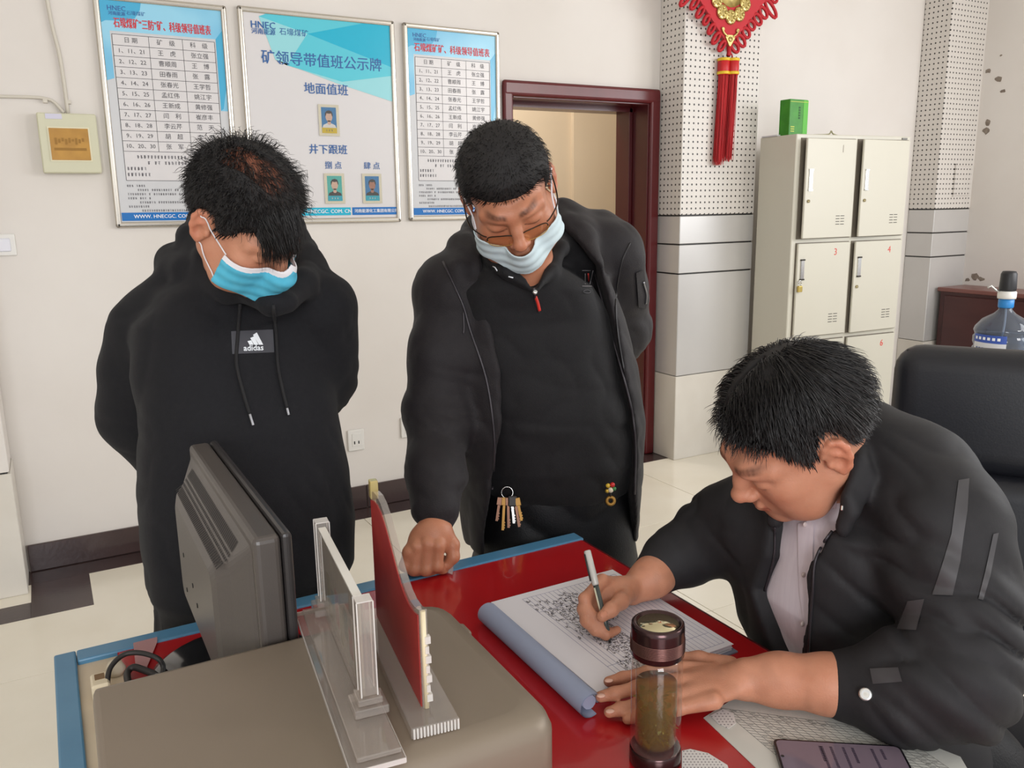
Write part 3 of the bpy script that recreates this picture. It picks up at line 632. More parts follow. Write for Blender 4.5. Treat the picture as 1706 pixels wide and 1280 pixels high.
b = BM(); T_ = CH @ Matrix.Translation((0, 0, 0.5)) @ Matrix.Rotation(-0.10, 4, 'X') @ Matrix.Translation((0, 0, -0.5))
loop = [(-0.276, 0.04, 0.98), (-0.2765, 0.04, 1.12), (-0.262, 0.04, 1.177), (-0.22, 0.04, 1.192), (0.22, 0.04, 1.192), (0.262, 0.04, 1.177), (0.2765, 0.04, 1.12), (0.276, 0.04, 0.98)]
tube(b, [T_ @ Vector(p) for p in catmull(loop, 5)], 0.005, 6); obj('piping', b, M_pipe, o, True)
obj('backrest', pad((-0.28, -0.012, 0.58), (0.28, 0.115, 0.95), 0.05, 0.10), M_leather, ch, True)
obj('seat', pad((-0.27, -0.54, 0.39), (0.27, 0.04, 0.50), 0.045), M_leather, ch, True)
for s in (-1, 1):
    b = BM(); tube(b, [CH @ Vector(p) for p in catmull([(s*0.31, 0.05, 0.62), (s*0.32, -0.05, 0.66), (s*0.32, -0.28, 0.66), (s*0.31, -0.34, 0.60), (s*0.29, -0.30, 0.44)], 5)], 0.022, 8); obj('armrest', b, M_plas, ch, True)
b = BM(); lathe(b, [(0.03, 0.10), (0.03, 0.25), (0.022, 0.25), (0.022, 0.38), (0.09, 0.39)], n=16, M=CH @ Matrix.Translation((0, -0.25, 0))); obj('gas_column', b, M_plas, ch)
for k in range(5):
    a = 2*math.pi*k/5+0.3; e = Vector((0.29*math.cos(a), -0.25+0.29*math.sin(a), 0))
    b = BM(); tube(b, [CH @ Vector((0, -0.25, 0.12)), CH @ (e+Vector((0, 0, 0.075)))], [0.03, 0.018], 8); lg = obj('base_spoke', b, M_plas, ch, True)
    b = BM(); lathe(b, [(0.0, -0.02), (0.024, -0.018), (0.028, 0), (0.024, 0.018), (0.0, 0.02)], n=12, M=CH @ Matrix.Translation(e+Vector((0, 0, 0.028))) @ Matrix.Rotation(math.pi/2, 4, 'X')); obj('caster', b, M_plas, lg)
# ---------------------------------------------------------------- desk
ZD = 0.77
M_blue = mat('blue_enamel_rim', (70, 122, 156), 0.35, rgb2=(82, 132, 164), scale=6); M_redtop = mat('red_gloss_sheet', (170, 26, 30), 0.20, spec=0.5, rgb2=(161, 23, 28), scale=4, coat=0.4)
M_creamb = mat('cream_board', (206, 190, 164), 0.5, rgb2=(196, 178, 152), scale=8); M_deskbody = mat('blue_grey_desk_body', (84, 108, 126), 0.5)
dk = thing('office_desk', 'office desk with a glossy red top and blue rim', 'desk', (0.46, 0.8, 0))
X0, X1, Y0, Y1 = -0.056, 0.987, 0.20, 1.502
b = BM(); bx2(b, (X0+0.004, Y0, 0.725), (X1-0.004, Y1-0.004, ZD-0.006)); obj('top_board', b, M_creamb, dk)
b = BM(); bx2(b, (X0, Y0, 0.722), (X0+0.033, Y1, ZD+0.003), bev=0.003, seg=2); obj('rim', b, M_blue, dk)
b = BM(); bx2(b, (X0+0.034, Y1-0.040, 0.722), (X1, Y1, ZD+0.003), bev=0.003, seg=2); obj('rim', b, M_blue, dk)
b = BM(); bx2(b, (X1-0.006, Y0, 0.722), (X1, Y1-0.041, ZD-0.001), bev=0.001, seg=1); obj('edge_band', b, mat('dark_red_edge', (84, 16, 22), 0.3), dk)
ra = onz(186, 1084, ZD); rb = onz(206, 1117, ZD); rc = onz(200, 1128, ZD)
b = BM(); poly = [(X1-0.007, Y0, ZD-0.005), (X1-0.007, Y1-0.041, ZD-0.005), (ra.x+0.03, Y1-0.041, ZD-0.005), (ra.x, ra.y, ZD-0.005), (ra.x+0.012, ra.y-0.02, ZD-0.005), (rb.x, rb.y, ZD-0.005), (rc.x+0.01, rc.y-0.03, ZD-0.005), (rc.x+0.03, 1.2, ZD-0.005), (0.02, 0.9, ZD-0.005), (0.02, Y0, ZD-0.005)]
prism(b, poly, (0, 0, 0.005)); obj('red_sheet', b, M_redtop, dk)
for (x0, x1, y0, y1) in ((0.0, 0.93, 1.2, 1.22), (0.0, 0.03, 0.25, 1.4), (0.02, 0.36, 0.25, 0.27)):
    b = BM(); bx2(b, (x0, y0, 0.0), (x1, y1, 0.722)); obj('side_panel', b, M_deskbody, dk)
b = BM(); bx2(b, (0.04, 0.28, 0.08), (0.38, 1.18, 0.70), bev=0.004, seg=1); pd = obj('pedestal', b, M_deskbody, dk)
for k in range(3):
    b = BM(); bx2(b, (0.381, 0.32, 0.1+k*0.2), (0.395, 1.14, 0.285+k*0.2), bev=0.003, seg=1); obj('drawer_front', b, M_deskbody, pd)
for yy in (0.26, 1.17):
    b = BM(); bx2(b, (0.9, yy, 0.0), (0.94, yy+0.04, 0.722)); obj('leg', b, M_deskbody, dk)
# clear film corner under the fist and pink translucent patch by the cable
M_film = glass_mat('clear_film', (226, 206, 206), 0.05, 0.7)
def flatpoly(name, pix, z, th, m, label, cat, group=None):
    b = BM(); prism(b, [onz(x, y, z) for x, y in pix], (0, 0, th)); o = obj(name, b, m); tag(o, label, cat, group); return o
flatpoly('translucent_patch', [(716, 951), (752, 938), (756, 944), (754, 958), (733, 950)], ZD+0.004, 0.0006, M_film, 'clear film corner on the rim under the fist', 'film')
flatpoly('translucent_patch', [(222, 1072), (262, 1062), (262, 1070), (243, 1117), (226, 1112)], ZD+0.004, 0.0006, glass_mat('pink_patch', (222, 178, 178), 0.1, 0.45), 'pinkish translucent film lying under the black cable loop', 'film')

# ---------------------------------------------------------------- grey machine case
M_case = mat('warm_grey_shell', (134, 121, 107), 0.42, metal=0.2, rgb2=(127, 115, 100), scale=3, spec=0.4); M_cased = mat('cream_lower_shell', (198, 188, 166), 0.5)
ZT = 0.97
pa, pb, pc_ = onz(151, 1144, ZT), onz(735, 998, ZT), onz(920, 1187, ZT)
CS = Matrix.Translation((pa.x, pa.y, 0)) @ Matrix.Rotation(math.atan2(pb.y-pa.y, pb.x-pa.x), 4, 'Z')
WC = (pb-pa).length+0.004; DC = 0.312
mc = thing('machine_case', 'wide grey machine case at the front of the desk under two clear stands', 'machine', CS @ Vector((WC/2, -DC/2, ZD)))
def rrect(x0, x1, y0, y1, rr, n=5):
    """rounded outline; rr = radii of (x0y0, x1y0, x1y1, x0y1)"""
    out = []
    for (cx, cy, r, a0) in ((x0, y0, rr[0], math.pi), (x1, y0, rr[1], 1.5*math.pi), (x1, y1, rr[2], 0), (x0, y1, rr[3], 0.5*math.pi)):
        sx = 1 if cx == x0 else -1; sy = 1 if cy == y0 else -1
        for k in range(n+1): a = a0+math.pi/2*k/n; out.append((cx+sx*r+r*math.cos(a), cy+sy*r+r*math.sin(a)))
    return out
b = BM(); lay = []
for ins, z in ((0.012, 0.835), (0.0, 0.84), (0.0, ZT-0.022), (0.004, ZT-0.009), (0.011, ZT-0.002), (0.024, ZT)):
    o_ = rrect(0.0+ins*0.35, WC-ins, -DC+ins*1.3, 0-ins*0.5, (0.012, 0.03, 0.03, 0.004))
    lay.append([b.verts.new(CS @ Vector((x, y, z))) for x, y in o_])
for p, q in zip(lay, lay[1:]):
    for i in range(len(p)): b.faces.new((p[i], p[(i+1) % len(p)], q[(i+1) % len(p)], q[i])).smooth = True
b.faces.new(list(reversed(lay[0]))); b.faces.new(lay[-1])
obj('upper_shell', b, M_case, mc)
b = BM(); bx2(b, (0.012, -DC+0.02, ZD+0.002), (WC-0.012, -0.02, 0.836), CS, bev=0.008, seg=2); obj('lower_shell', b, M_cased, mc)
b = BM(); bx2(b, (WC-0.004, -0.07, ZT-0.05), (WC+0.010, -0.04, ZT-0.02), CS, bev=0.004, seg=2); obj('latch_tab', b, M_case, mc)
b = BM(); bx2(b, (WC-0.010, -DC+0.04, ZD+0.004), (WC+0.002, -DC+0.11, 0.90), CS, bev=0.004, seg=2); obj('front_flap', b, M_cased, mc)

# ---------------------------------------------------------------- clear acrylic stands
M_acr = glass_mat('clear_acrylic', (232, 226, 220), 0.04, 0.83, 1.49); M_acre = glass_mat('frosted_acrylic_edge', (238, 234, 230), 0.2, 0.45, 1.49)
A0, A1 = Vector((0.241, 0.700, ZT)), Vector((0.280, 1.035, ZT)); ax = (A1-A0).normalized(); ay = Vector((-ax.y, ax.x, 0))
AM = Matrix(((ax.x, ay.x, 0, A0.x), (ax.y, ay.y, 0, A0.y), (0, 0, 1, ZT), (0, 0, 0, 1))); AL = (A1-A0).length
sd = thing('acrylic_card_stand', 'clear acrylic stand with two square posts and a pale card on the grey case', 'desk stand', (A0+A1)/2)
b = BM(); bx2(b, (-0.012, -0.016, 0.0005), (AL, 0.038, 0.006), AM, bev=0.001, seg=1); obj('base_plate', b, M_acr, sd)
b = BM(); bx2(b, (-0.004, -0.014, 0.0065), (AL-0.006, 0.030, 0.012), AM, bev=0.001, seg=1); obj('upper_plate', b, M_acr, sd)
b = BM()
for (x0, x1, y0, y1) in ((-0.012, AL, -0.0167, -0.016), (-0.012, AL, 0.038, 0.0387), (-0.0127, -0.012, -0.016, 0.038), (AL, AL+0.0007, -0.016, 0.038)): bx2(b, (x0, y0, 0.0005), (x1, y1, 0.006), AM)
obj('polished_edge', b, M_acre, sd)
for xx in (0.075, AL-0.022):
    b = BM(); bx2(b, (xx-0.018, -0.018, 0.0125), (xx+0.018, 0.018, 0.022), AM, bev=0.001, seg=1); bx2(b, (xx-0.013, -0.013, 0.0225), (xx+0.013, 0.013, 0.030), AM, bev=0.001, seg=1); pbk = obj('post_block', b, M_acr, sd)
    b = BM(); bx2(b, (xx-0.0085, -0.0085, 0.0305), (xx+0.0085, 0.0085, 0.137), AM, bev=0.001, seg=1); ps = obj('post', b, M_acr, sd)
    b = BM()
    for (qx, qy) in ((-1, -1), (1, -1), (1, 1), (-1, 1)): bx2(b, (xx+qx*0.0085-0.0007, qy*0.0085-0.0007, 0.0305), (xx+qx*0.0085+0.0007, qy*0.0085+0.0007, 0.137), AM)
    bx2(b, (xx-0.0085, -0.0085, 0.1365), (xx+0.0085, 0.0085, 0.1378), AM); obj('post_edge', b, M_acre, ps)
b = BM(); bx2(b, (0.084, 0.001, 0.020), (AL-0.031, 0.0035, 0.128), AM); obj('card', b, glass_mat('pale_green_card', (204, 204, 188), 0.3, 0.35), sd)
b = BM(); bx2(b, (0.084, -0.0035, 0.014), (AL-0.031, -0.0012, 0.13), AM); bx2(b, (0.084, 0.0045, 0.014), (AL-0.031, 0.0058, 0.13), AM); obj('card_window', b, M_acr, sd)
b = BM(); bx2(b, (0.084, -0.0035, 0.128), (AL-0.031, 0.0058, 0.1315), AM); obj('card_top_edge', b, mat('white_acrylic_edge', (224, 220, 212), 0.3), sd)
b = BM()
for k in range(7): bx2(b, (0.1+k*0.026, 0.0036, 0.03+0.01*(k % 3)), (0.118+k*0.026, 0.0042, 0.085-0.012*(k % 2)), AM, mi=k % 3)
obj('card_print', b, [mat('olive_print', (150, 152, 104), 0.5), mat('dull_red_print', (176, 96, 88), 0.5), mat('teal_print', (110, 146, 138), 0.5)], sd)
B0, B1 = Vector((0.298, 0.712, ZT)), Vector((0.336, 0.985, ZT)); ax = (B1-B0).normalized(); ay = Vector((-ax.y, ax.x, 0)); BL = (B1-B0).length
PM = Matrix(((ax.x, ay.x, 0, B0.x), (ax.y, ay.y, 0, B0.y), (0, 0, 1, ZT), (0, 0, 0, 1)))
pq = thing('acrylic_plaque', 'red wavy topped acrylic plaque on a clear base beside the card stand', 'plaque', (B0+B1)/2)
b = BM(); bx2(b, (0, -0.0265, 0.0005), (BL, 0.0245, 0.013), PM, bev=0.001, seg=1); obj('base_plate', b, M_acr, pq)
b = BM()
for k in range(14): bx2(b, (-0.001, -0.026+k*0.0036, 0.001), (0.0, -0.024+k*0.0036, 0.0125), PM)
obj('base_edge', b, M_acre, pq)
wave = [(0.03, 0.0), (0.03, 0.112)]
for k in range(13):
    t = k/12; xx = 0.03+(BL-0.05)*t; s_ = t*t*(3-2*t); wave.append((xx, 0.112+0.056*s_-0.012*math.sin(2*math.pi*t)))
wave += [(BL-0.02, 0.0)]
def wavep(inset, y0, y1): 
    b = BM(); cx = 0.03+(BL-0.05)/2
    prism(b, [PM @ Vector((cx+(x-cx)*(1-inset*0.5), y0, 0.0135+z*(1-inset))) for x, z in wave], PM.to_3x3() @ Vector((0, y1-y0, 0))); return b
obj('clear_panel', wavep(0.0, -0.004, 0.004), M_acr, pq)
obj('red_print', wavep(0.06, 0.0042, 0.0052), mat('red_plaque_print', (150, 34, 36), 0.4, rgb2=(160, 50, 44), scale=30), pq)
b = BM(); pts = [PM @ Vector((x, 0.0, 0.0135+z)) for x, z in wave[1:-1]]
tube(b, pts, 0.0048, 6); tube(b, [PM @ Vector((0.03, 0, 0.0135)), PM @ Vector((0.03, 0, 0.124))], 0.003, 5); tube(b, [PM @ Vector((BL-0.02, 0, 0.0135)), PM @ Vector((BL-0.02, 0, 0.178))], 0.003, 5)
obj('cream_edge', b, mat('cream_acrylic_edge', (216, 200, 166), 0.35), pq)
b = BM(); bx2(b, (BL-0.026, -0.005, 0.172), (BL-0.014, 0.005, 0.196), PM, bev=0.001, seg=1); obj('top_tab', b, glass_mat('yellowed_acrylic', (216, 200, 140), 0.1, 0.55), pq)
b = BM()
for k in range(7): bx2(b, (0.026, -0.006+0.002*(k % 2), 0.022+k*0.011), (0.032, 0.0, 0.030+k*0.011), PM)
obj('edge_chips', b, M_acre, pq)

# ---------------------------------------------------------------- monitor seen from behind
M_mon = mat('dark_grey_monitor_plastic', (80, 74, 70), 0.36, spec=0.5, bump=0.05, bscale=500, rgb2=(74, 68, 65), scale=4); M_mond = mat('black_monitor_bezel', (52, 49, 49), 0.3)
mn = thing('monitor', 'dark grey desktop monitor seen from behind, beside the card stand', 'monitor', (0.20, 1.27, ZD))
ZM = 1.104; my0, my1 = 1.000, 1.500
b = BM(); bx2(b, (0.188, my0, 0.845), (0.222, my1, ZM), bev=0.008, seg=3); obj('frame_shell', b, M_mon, mn)
b = BM(); bx2(b, (0.223, my0-0.001, 0.842), (0.236, my1+0.001, ZM+0.001), bev=0.005, seg=2); obj('bezel', b, M_mond, mn)
b = BM(); bx2(b, (0.2355, my0+0.02, 0.87), (0.2375, my1-0.02, ZM-0.02)); obj('screen', b, mat('dark_screen', (18, 20, 26), 0.15), mn)
# rear housing: wide at the shell, narrow at the back
def ring(x, y0, y1, z0, z1, r):
    return [(x, y, z) for y, z in rrect(y0, y1, z0, z1, (r, r, r, r), 4)]
b = BM(); rs = [ring(0.190, my0+0.012, my1-0.012, 0.852, ZM-0.012, 0.012), ring(0.184, my0+0.02, my1-0.02, 0.86, ZM-0.022, 0.014), ring(0.166, my0+0.052, my1-0.05, 0.868, ZM-0.048, 0.02), ring(0.152, my0+0.075, my1-0.07, 0.87, ZM-0.058, 0.02), ring(0.147, my0+0.088, my1-0.085, 0.875, ZM-0.070, 0.02)]
vr = [[b.verts.new(p) for p in r] for r in rs]
for p, q in zip(vr, vr[1:]):
    for i in range(len(p)): b.faces.new((p[i], p[(i+1) % len(p)], q[(i+1) % len(p)], q[i]))
b.faces.new(vr[-1]); bmesh.ops.recalc_face_normals(b, faces=b.faces); obj('rear_housing', b, M_mon, mn)
b = BM()
for row, (f0, f1) in enumerate(((0.06, 0.36), (0.42, 0.5), (0.56, 0.64), (0.70, 0.97))):
    for k in range(48):
        y = my0+0.07+k*(my1-my0-0.14)/47
        def sp(f): return Vector((np.interp(f, [0, .6, 1], [.184, .166, .152]), 0, ZM+np.interp(f, [0, .6, 1], [-.022, -.048, -.058])))
        a_, c_ = sp(f0), sp(f1); a_.y = c_.y = y; nn = Vector((-0.75, 0, 0.62))*0.0008
        w_ = 0.0017; vs = [b.verts.new(p) for p in (a_+nn+Vector((0, -w_, 0)), a_+nn+Vector((0, w_, 0)), c_+nn+Vector((0, w_, 0)), c_+nn+Vector((0, -w_, 0)))]; b.faces.new(vs)
o = obj('vent_slots', b, mat('vent_black', (36, 32, 32), 0.8), mn); o['kind'] = 'stuff'
b = BM()
for (yy, zz) in ((1.36, 0.96), (1.28, 0.94), (1.25, 0.92), (1.36, 0.90)): lathe(b, [(0.0, 0), (0.004, 0.0), (0.004, 0.001), (0.0, 0.001)], n=8, M=Matrix.Translation((0.147, yy, zz)) @ Matrix.Rotation(-math.pi/2, 4, 'Y'))
obj('screw_holes', b, M_black, mn)
b = BM(); bx2(b, (0.165, 1.21, 0.79), (0.195, 1.31, 0.90), bev=0.006, seg=2); obj('neck', b, M_mond, mn)
b = BM(); lathe(b, [(0.0, 0.0), (0.13, 0.0), (0.132, 0.006), (0.12, 0.014), (0.05, 0.022), (0.0, 0.022)], c=(0.20, 1.30, ZD+0.001), n=32); obj('foot', b, mat('gloss_black_foot', (26, 26, 28), 0.12), mn)

# ---------------------------------------------------------------- cable, dongle, plug
M_rub = mat('black_rubber', (40, 37, 36), 0.5)
cp = [onz(178, 1150, ZD+0.012), onz(183, 1115, ZD+0.03), onz(205, 1092, ZD+0.04), onz(232, 1088, ZD+0.04), onz(262, 1097, ZD+0.035), onz(272, 1112, ZD+0.02), onz(268, 1130, ZD+0.01)]
b = BM(); tube(b, catmull(cp, 6), 0.0042, 8)
c2 = [onz(268, 1128, ZD+0.01), onz(240, 1117, ZD+0.012), onz(222, 1112, ZD+0.014), onz(212, 1122, ZD+0.01), onz(214, 1140, ZD+0.01)]
tube(b, catmull(c2, 6), 0.0055, 8); tag(obj('black_cable', b, M_rub), 'loop of black cable sticking out behind the grey case', 'cable')
q = onz(327, 1086, ZD); r_ = thing('usb_dongle', 'tiny black usb dongle on the red desk top beside the monitor', 'dongle', q)
DM = Matrix.Translation(q) @ Matrix.Rotation(-0.75, 4, 'Z'); b = BM(); bx2(b, (-0.009, -0.012, 0.0005), (0.009, 0.012, 0.008), DM, bev=0.002, seg=1); obj('body', b, M_rub, r_)
b = BM(); bx2(b, (-0.005, -0.007, 0.008), (0.005, 0.005, 0.0086), DM); obj('metal_plate', b, mat('pale_plate', (196, 190, 170), 0.4), r_)
q = onz(166, 1140, ZD+0.01); b = BM(); bx2(b, (q.x-0.012, q.y-0.03, ZD-0.0055), (q.x+0.014, q.y+0.012, ZD+0.024), bev=0.003, seg=1); r_ = thing('white_plug', 'cream plug behind the corner of the grey case', 'plug', (q.x, q.y, ZD)); obj('body', b, mat('cream_plug', (214, 200, 172), 0.4), r_)
b = BM(); bx2(b, (q.x-0.006, q.y-0.012, ZD+0.0235), (q.x+0.008, q.y+0.006, ZD+0.0245)); obj('plug_slot', b, mat('brown_slot', (120, 92, 60), 0.6), r_)
b = BM(); lathe(b, [(0.0, 0), (0.014, 0.0), (0.016, 0.008), (0.010, 0.02), (0.0, 0.022)], c=tuple(onz(193, 1122, ZD-0.005)), n=14); tag(obj('cream_knob', b, mat('cream_knob', (202, 190, 168), 0.5)), 'cream round knob half hidden by the cable loop', 'knob')

# ---------------------------------------------------------------- notebook
M_cover = glass_mat('blue_grey_clear_cover', (176, 184, 206), 0.12, 0.32); M_pg = mat('white_ruled_page', (222, 218, 222), 0.6)
nb = thing('notebook', 'open ruled notebook with handwriting and a clear blue-grey cover', 'notebook', (0.77, 1.09, ZD))
nx0, nx1, ny0, ny1 = 0.655, 0.93, 0.935, 1.275; NZ = ZD+0.014
b = BM(); bx2(b, (nx0-0.004, ny0-0.006, ZD+0.0005), (nx1+0.004, ny1+0.006, ZD+0.003)); obj('back_cover', b, mat('grey_blue_cover', (120, 124, 140), 0.3), nb)
b = BM()
for k in range(6): bx2(b, (nx0+rng.uniform(0, .003), ny0+rng.uniform(0, .003), ZD+0.0032+k*0.0018), (nx1-rng.uniform(0, .003), ny1-rng.uniform(0, .003), ZD+0.0048+k*0.0018))
obj('page_block', b, M_pg, nb)
b = BM(); bx2(b, (nx0, ny0, NZ-0.0005), (nx1, ny1, NZ), None); obj('top_page', b, M_pg, nb)
b = BM(); e = 0.0004; NR = 22
for i in range(NR+1): x = nx0+0.055+i*(nx1-nx0-0.065)/NR; bx2(b, (x-e, ny0+0.012, NZ), (x+e, ny1-0.02, NZ+0.0003))
for y in (ny0+0.012, ny0+0.05, ny0+0.26, ny1-0.02): bx2(b, (nx0+0.055, y-e, NZ), (nx1-0.01, y+e, NZ+0.0003))
obj('ruled_lines', b, mat('blue_grey_rule', (158, 156, 176), 0.6), nb)
b = BM(); r2 = random.Random(5); sp_ = (nx1-nx0-0.065)/NR
def scribble(x, y, s):
    for _ in range(r2.choice((3, 4, 5))):
        p = Vector((x+r2.uniform(-.42, .42)*s, y+r2.uniform(-.42, .42)*s, NZ+0.0004)); a = r2.choice((0, math.pi/2, math.pi/2, 0.8, 2.4))+r2.uniform(-.25, .25); L = r2.uniform(.35, .95)*s
        d = Vector((math.cos(a), math.sin(a), 0))*L/2; n_ = Vector((-d.y, d.x, 0)).normalized()*0.00045
        b.faces.new([b.verts.new(v) for v in (p-d-n_, p-d+n_, p+d+n_, p+d-n_)])
for i in range(NR):
    x = nx0+0.055+(i+0.5)*sp_
    if i == 0: ys = (1.20, 1.24)
    elif i < 3: ys = (1.08, 1.24)
    elif i < 12: ys = (1.0 if i < 9 else 1.10, 1.225+0.01*math.sin(i))
    else: continue
    y = ys[1]
    while y > ys[0]:
        if r2.random() > (0.5 if i < 3 else 0.1): scribble(x, y, sp_*0.95)
        y -= sp_*0.92
    if i > 3:
        y = ny0+0.06
        while y > ny0+0.012: scribble(x, y, sp_*0.8); y -= sp_*0.8
for i in range(NR):
    x = nx0+0.055+(i+0.5)*sp_; y = 0.985
    if 1 < i < 10:
        while y > ny0+0.02:
            if r2.random() > 0.25: scribble(x, y, sp_*0.85)
            y -= sp_*0.85
o = obj('handwriting', b, mat('dark_pen_ink', (64, 54, 56), 0.6), nb); o['kind'] = 'stuff'
pl, pr = onz(812, 1022, ZD+0.018), onz(985, 1178, ZD+0.018)
b = BM(); n_ = 20; dv = (pr-pl); up_ = Vector((0, 0, 1)); sd_ = Vector((1, 0, 0)); rr_ = 0.0185
for r0 in (rr_, rr_-0.0015):
    lay = []
    for t in (0, 1):
        c_ = pl+dv*t; c_.z = ZD+rr_+0.001
        lay.append([b.verts.new(c_+sd_*(r0*math.cos(a))*1.05+up_*(r0*math.sin(a))) for a in [math.radians(-60)-math.radians(250)*k/n_ + math.radians(0) for k in range(n_+1)]])
    for k in range(n_): b.faces.new((lay[0][k], lay[0][k+1], lay[1][k+1], lay[1][k])).smooth = True
obj('rolled_cover', b, M_cover, nb)
b = BM(); tube(b, [pl+Vector((0.004, -0.02, 0.0)), pr+Vector((0.004, 0.01, 0.0))], 0.011, 12); obj('spine', b, mat('pale_blue_grey_spine', (150, 154, 176), 0.3), nb)

# ---------------------------------------------------------------- printed sheets on the desk and lace scraps
M_sheet = mat('grey_white_form', (196, 196, 188), 0.45, rgb2=(206, 204, 196), scale=8); M_grid = mat('grey_form_lines', (128, 126, 124), 0.6)
o = flatpoly('printed_form', [(1172, 1197), (1280, 1300), (1640, 1330), (1600, 1262), (1420, 1192), (1230, 1160)], ZD+0.0005, 0.0008, M_sheet, 'printed grid form under the forearm', 'paper')
p0, p1, p2 = onz(1200, 1180, ZD+0.0016), onz(1330, 1290, ZD+0.0016), onz(1490, 1218, ZD+0.0016)
ux, uy = (p1-p0), (p2-p0); b = BM()
def strip(a, c, w_):
    n_ = (c-a).cross(up_).normalized()*w_; b.faces.new([b.verts.new(v) for v in (a-n_, a+n_, c+n_, c-n_)])
for k in range(19): strip(p0+uy*(k/18), p0+uy*(k/18)+ux, 0.00035)
for k in range(23): strip(p0+ux*(k/22), p0+ux*(k/22)+uy, 0.0004)
r3 = random.Random(9)
for k in range(150):
    a = p0+ux*(int(r3.random()*22)/22+0.02)+uy*(int(r3.random()*18)/18+0.006); strip(a, a+uy*0.028, 0.0006)
obj('grid_print', b, M_grid, o)
M_lace = mat('white_lace_plastic', (216, 212, 208), 0.5)
for pix, lab in (([(1136, 1252), (1150, 1249), (1180, 1256), (1212, 1276), (1216, 1290), (1136, 1290)], 'white dotted lace strip beside the foot of the tumbler'), ([(1183, 1193), (1205, 1182), (1222, 1190), (1226, 1206), (1214, 1215), (1196, 1206)], 'white dotted lace scrap under the wrist on the printed form')):
    o = flatpoly('lace_scrap', pix, ZD+0.0018, 0.0008, M_lace, lab, 'lace scrap', None)
    b = BM(); cx_, cy_p = sum(p[0] for p in pix)/len(pix), sum(p[1] for p in pix)/len(pix); w0, w1 = min(p[0] for p in pix), max(p[0] for p in pix); h0, h1 = min(p[1] for p in pix), max(p[1] for p in pix)
    def inside(x, y):
        c = False
        for (xa, ya), (xb, yb) in zip(pix, pix[1:]+pix[:1]):
            if (ya > y) != (yb > y) and x < (xb-xa)*(y-ya)/(yb-ya)+xa: c = not c
        return c
    y = h0+3; rw = 0
    while y < h1:
        x = w0+3+(rw % 2)*3
        while x < w1:
            if inside(x-2, y) and inside(x+2, y):
                q = onz(x, y, ZD+0.00265); b.faces.new([b.verts.new(q+Vector((0.0012*math.cos(a), 0.0012*math.sin(a), 0))) for a in [math.pi*2*k/6 for k in range(6)]])
            x += 6
        y += 4.5; rw += 1
    obj('punched_dots', b, mat('grey_dot', (120, 112, 116), 0.7), o)

# ---------------------------------------------------------------- tea tumbler
TB = onz(1091, 1268, ZD); TR = 0.0335
def tz(y):
    dd = math.hypot(TB.x, TB.y); r_ = ray(1091, y); return CAM_H + r_.z*(dd/math.hypot(r_.x, r_.y))
tm = thing('tea_tumbler', 'glass tumbler of green tea with a dark metal lid', 'tumbler', TB)
zl1, zl0 = tz(1035), tz(1083)
M_gl = glass_mat('clear_tumbler_glass', (242, 240, 236), 0.02, 0.985, 1.55); M_lid = mat('dark_bronze_metal', (74, 56, 56), 0.22, metal=0.85); M_tea = glass_mat('green_tea', (202, 176, 84), 0.02, 0.86, 1.1)
tc = (TB.x, TB.y, 0)
b = BM(); lathe(b, [(TR-0.002, ZD+0.012), (TR, ZD+0.03), (TR, zl0-0.016), (TR-0.002, zl0-0.008), (TR-0.005, zl0-0.005)], c=tc, n=40); obj('outer_glass', b, M_gl, tm)
b = BM(); lathe(b, [(TR-0.009, ZD+0.026), (TR-0.006, ZD+0.034), (TR-0.006, zl0-0.02), (TR-0.009, zl0-0.004)], c=tc, n=40); obj('inner_glass', b, glass_mat('inner_tumbler_glass', (248, 247, 244), 0.02, 1.0, 1.1), tm)
b = BM(); lathe(b, [(0.0, ZD+0.03), (TR-0.009, ZD+0.03), (TR-0.0068, ZD+0.036), (TR-0.0068, tz(1135)), (0.0, tz(1135))], c=tc, n=36); obj('tea', b, M_tea, tm)
b = BM(); r4 = random.Random(3)
for k in range(300):
    a, rr, zz = r4.uniform(0, 6.28), (TR-0.009)*math.sqrt(r4.random()), r4.uniform(ZD+0.034, tz(1150)); 
    if r4.random() < 0.5: zz = ZD+0.034+(zz-ZD-0.034)*0.5
    p = Vector((TB.x+rr*math.cos(a), TB.y+rr*math.sin(a), zz)); d = Vector((r4.uniform(-1, 1), r4.uniform(-1, 1), r4.uniform(-.8, .8))).normalized(); s_ = d.cross(Vector((r4.uniform(-1, 1), 0.3, 1))).normalized(); L, w_ = r4.uniform(.004, .010), r4.uniform(.0012, .003)
    k0 = d*L; b.faces.new([b.verts.new(v) for v in (p-k0, p-k0*0.3+s_*w_, p+k0*0.5+s_*w_*0.8, p+k0, p+k0*0.4-s_*w_, p-k0*0.4-s_*w_*0.8)])
o = obj('tea_leaves', b, mat('olive_tea_leaf', (128, 120, 44), 0.7, rgb2=(84, 82, 30), scale=90), tm); o['kind'] = 'stuff'
b = BM(); lathe(b, [(0.0, ZD+0.0005), (TR-0.001, ZD+0.0005), (TR+0.0005, ZD+0.003), (TR+0.0005, ZD+0.022), (TR-0.002, ZD+0.026), (0.0, ZD+0.026)], c=tc, n=40); obj('metal_foot', b, M_lid, tm)
b = BM(); lathe(b, [(TR-0.007, zl0-0.008), (TR-0.004, zl0-0.005), (TR+0.0002, zl0-0.0045), (TR+0.001, zl0-0.003), (TR+0.001, zl0+0.010), (TR+0.001, zl1-0.008), (TR+0.0004, zl1-0.002), (TR-0.002, zl1), (TR-0.0055, zl1-0.0005), (TR-0.0065, zl1-0.003), (0.0, zl1-0.0032)], c=tc, n=48); ld = obj('lid', b, M_lid, tm)
b = BM()
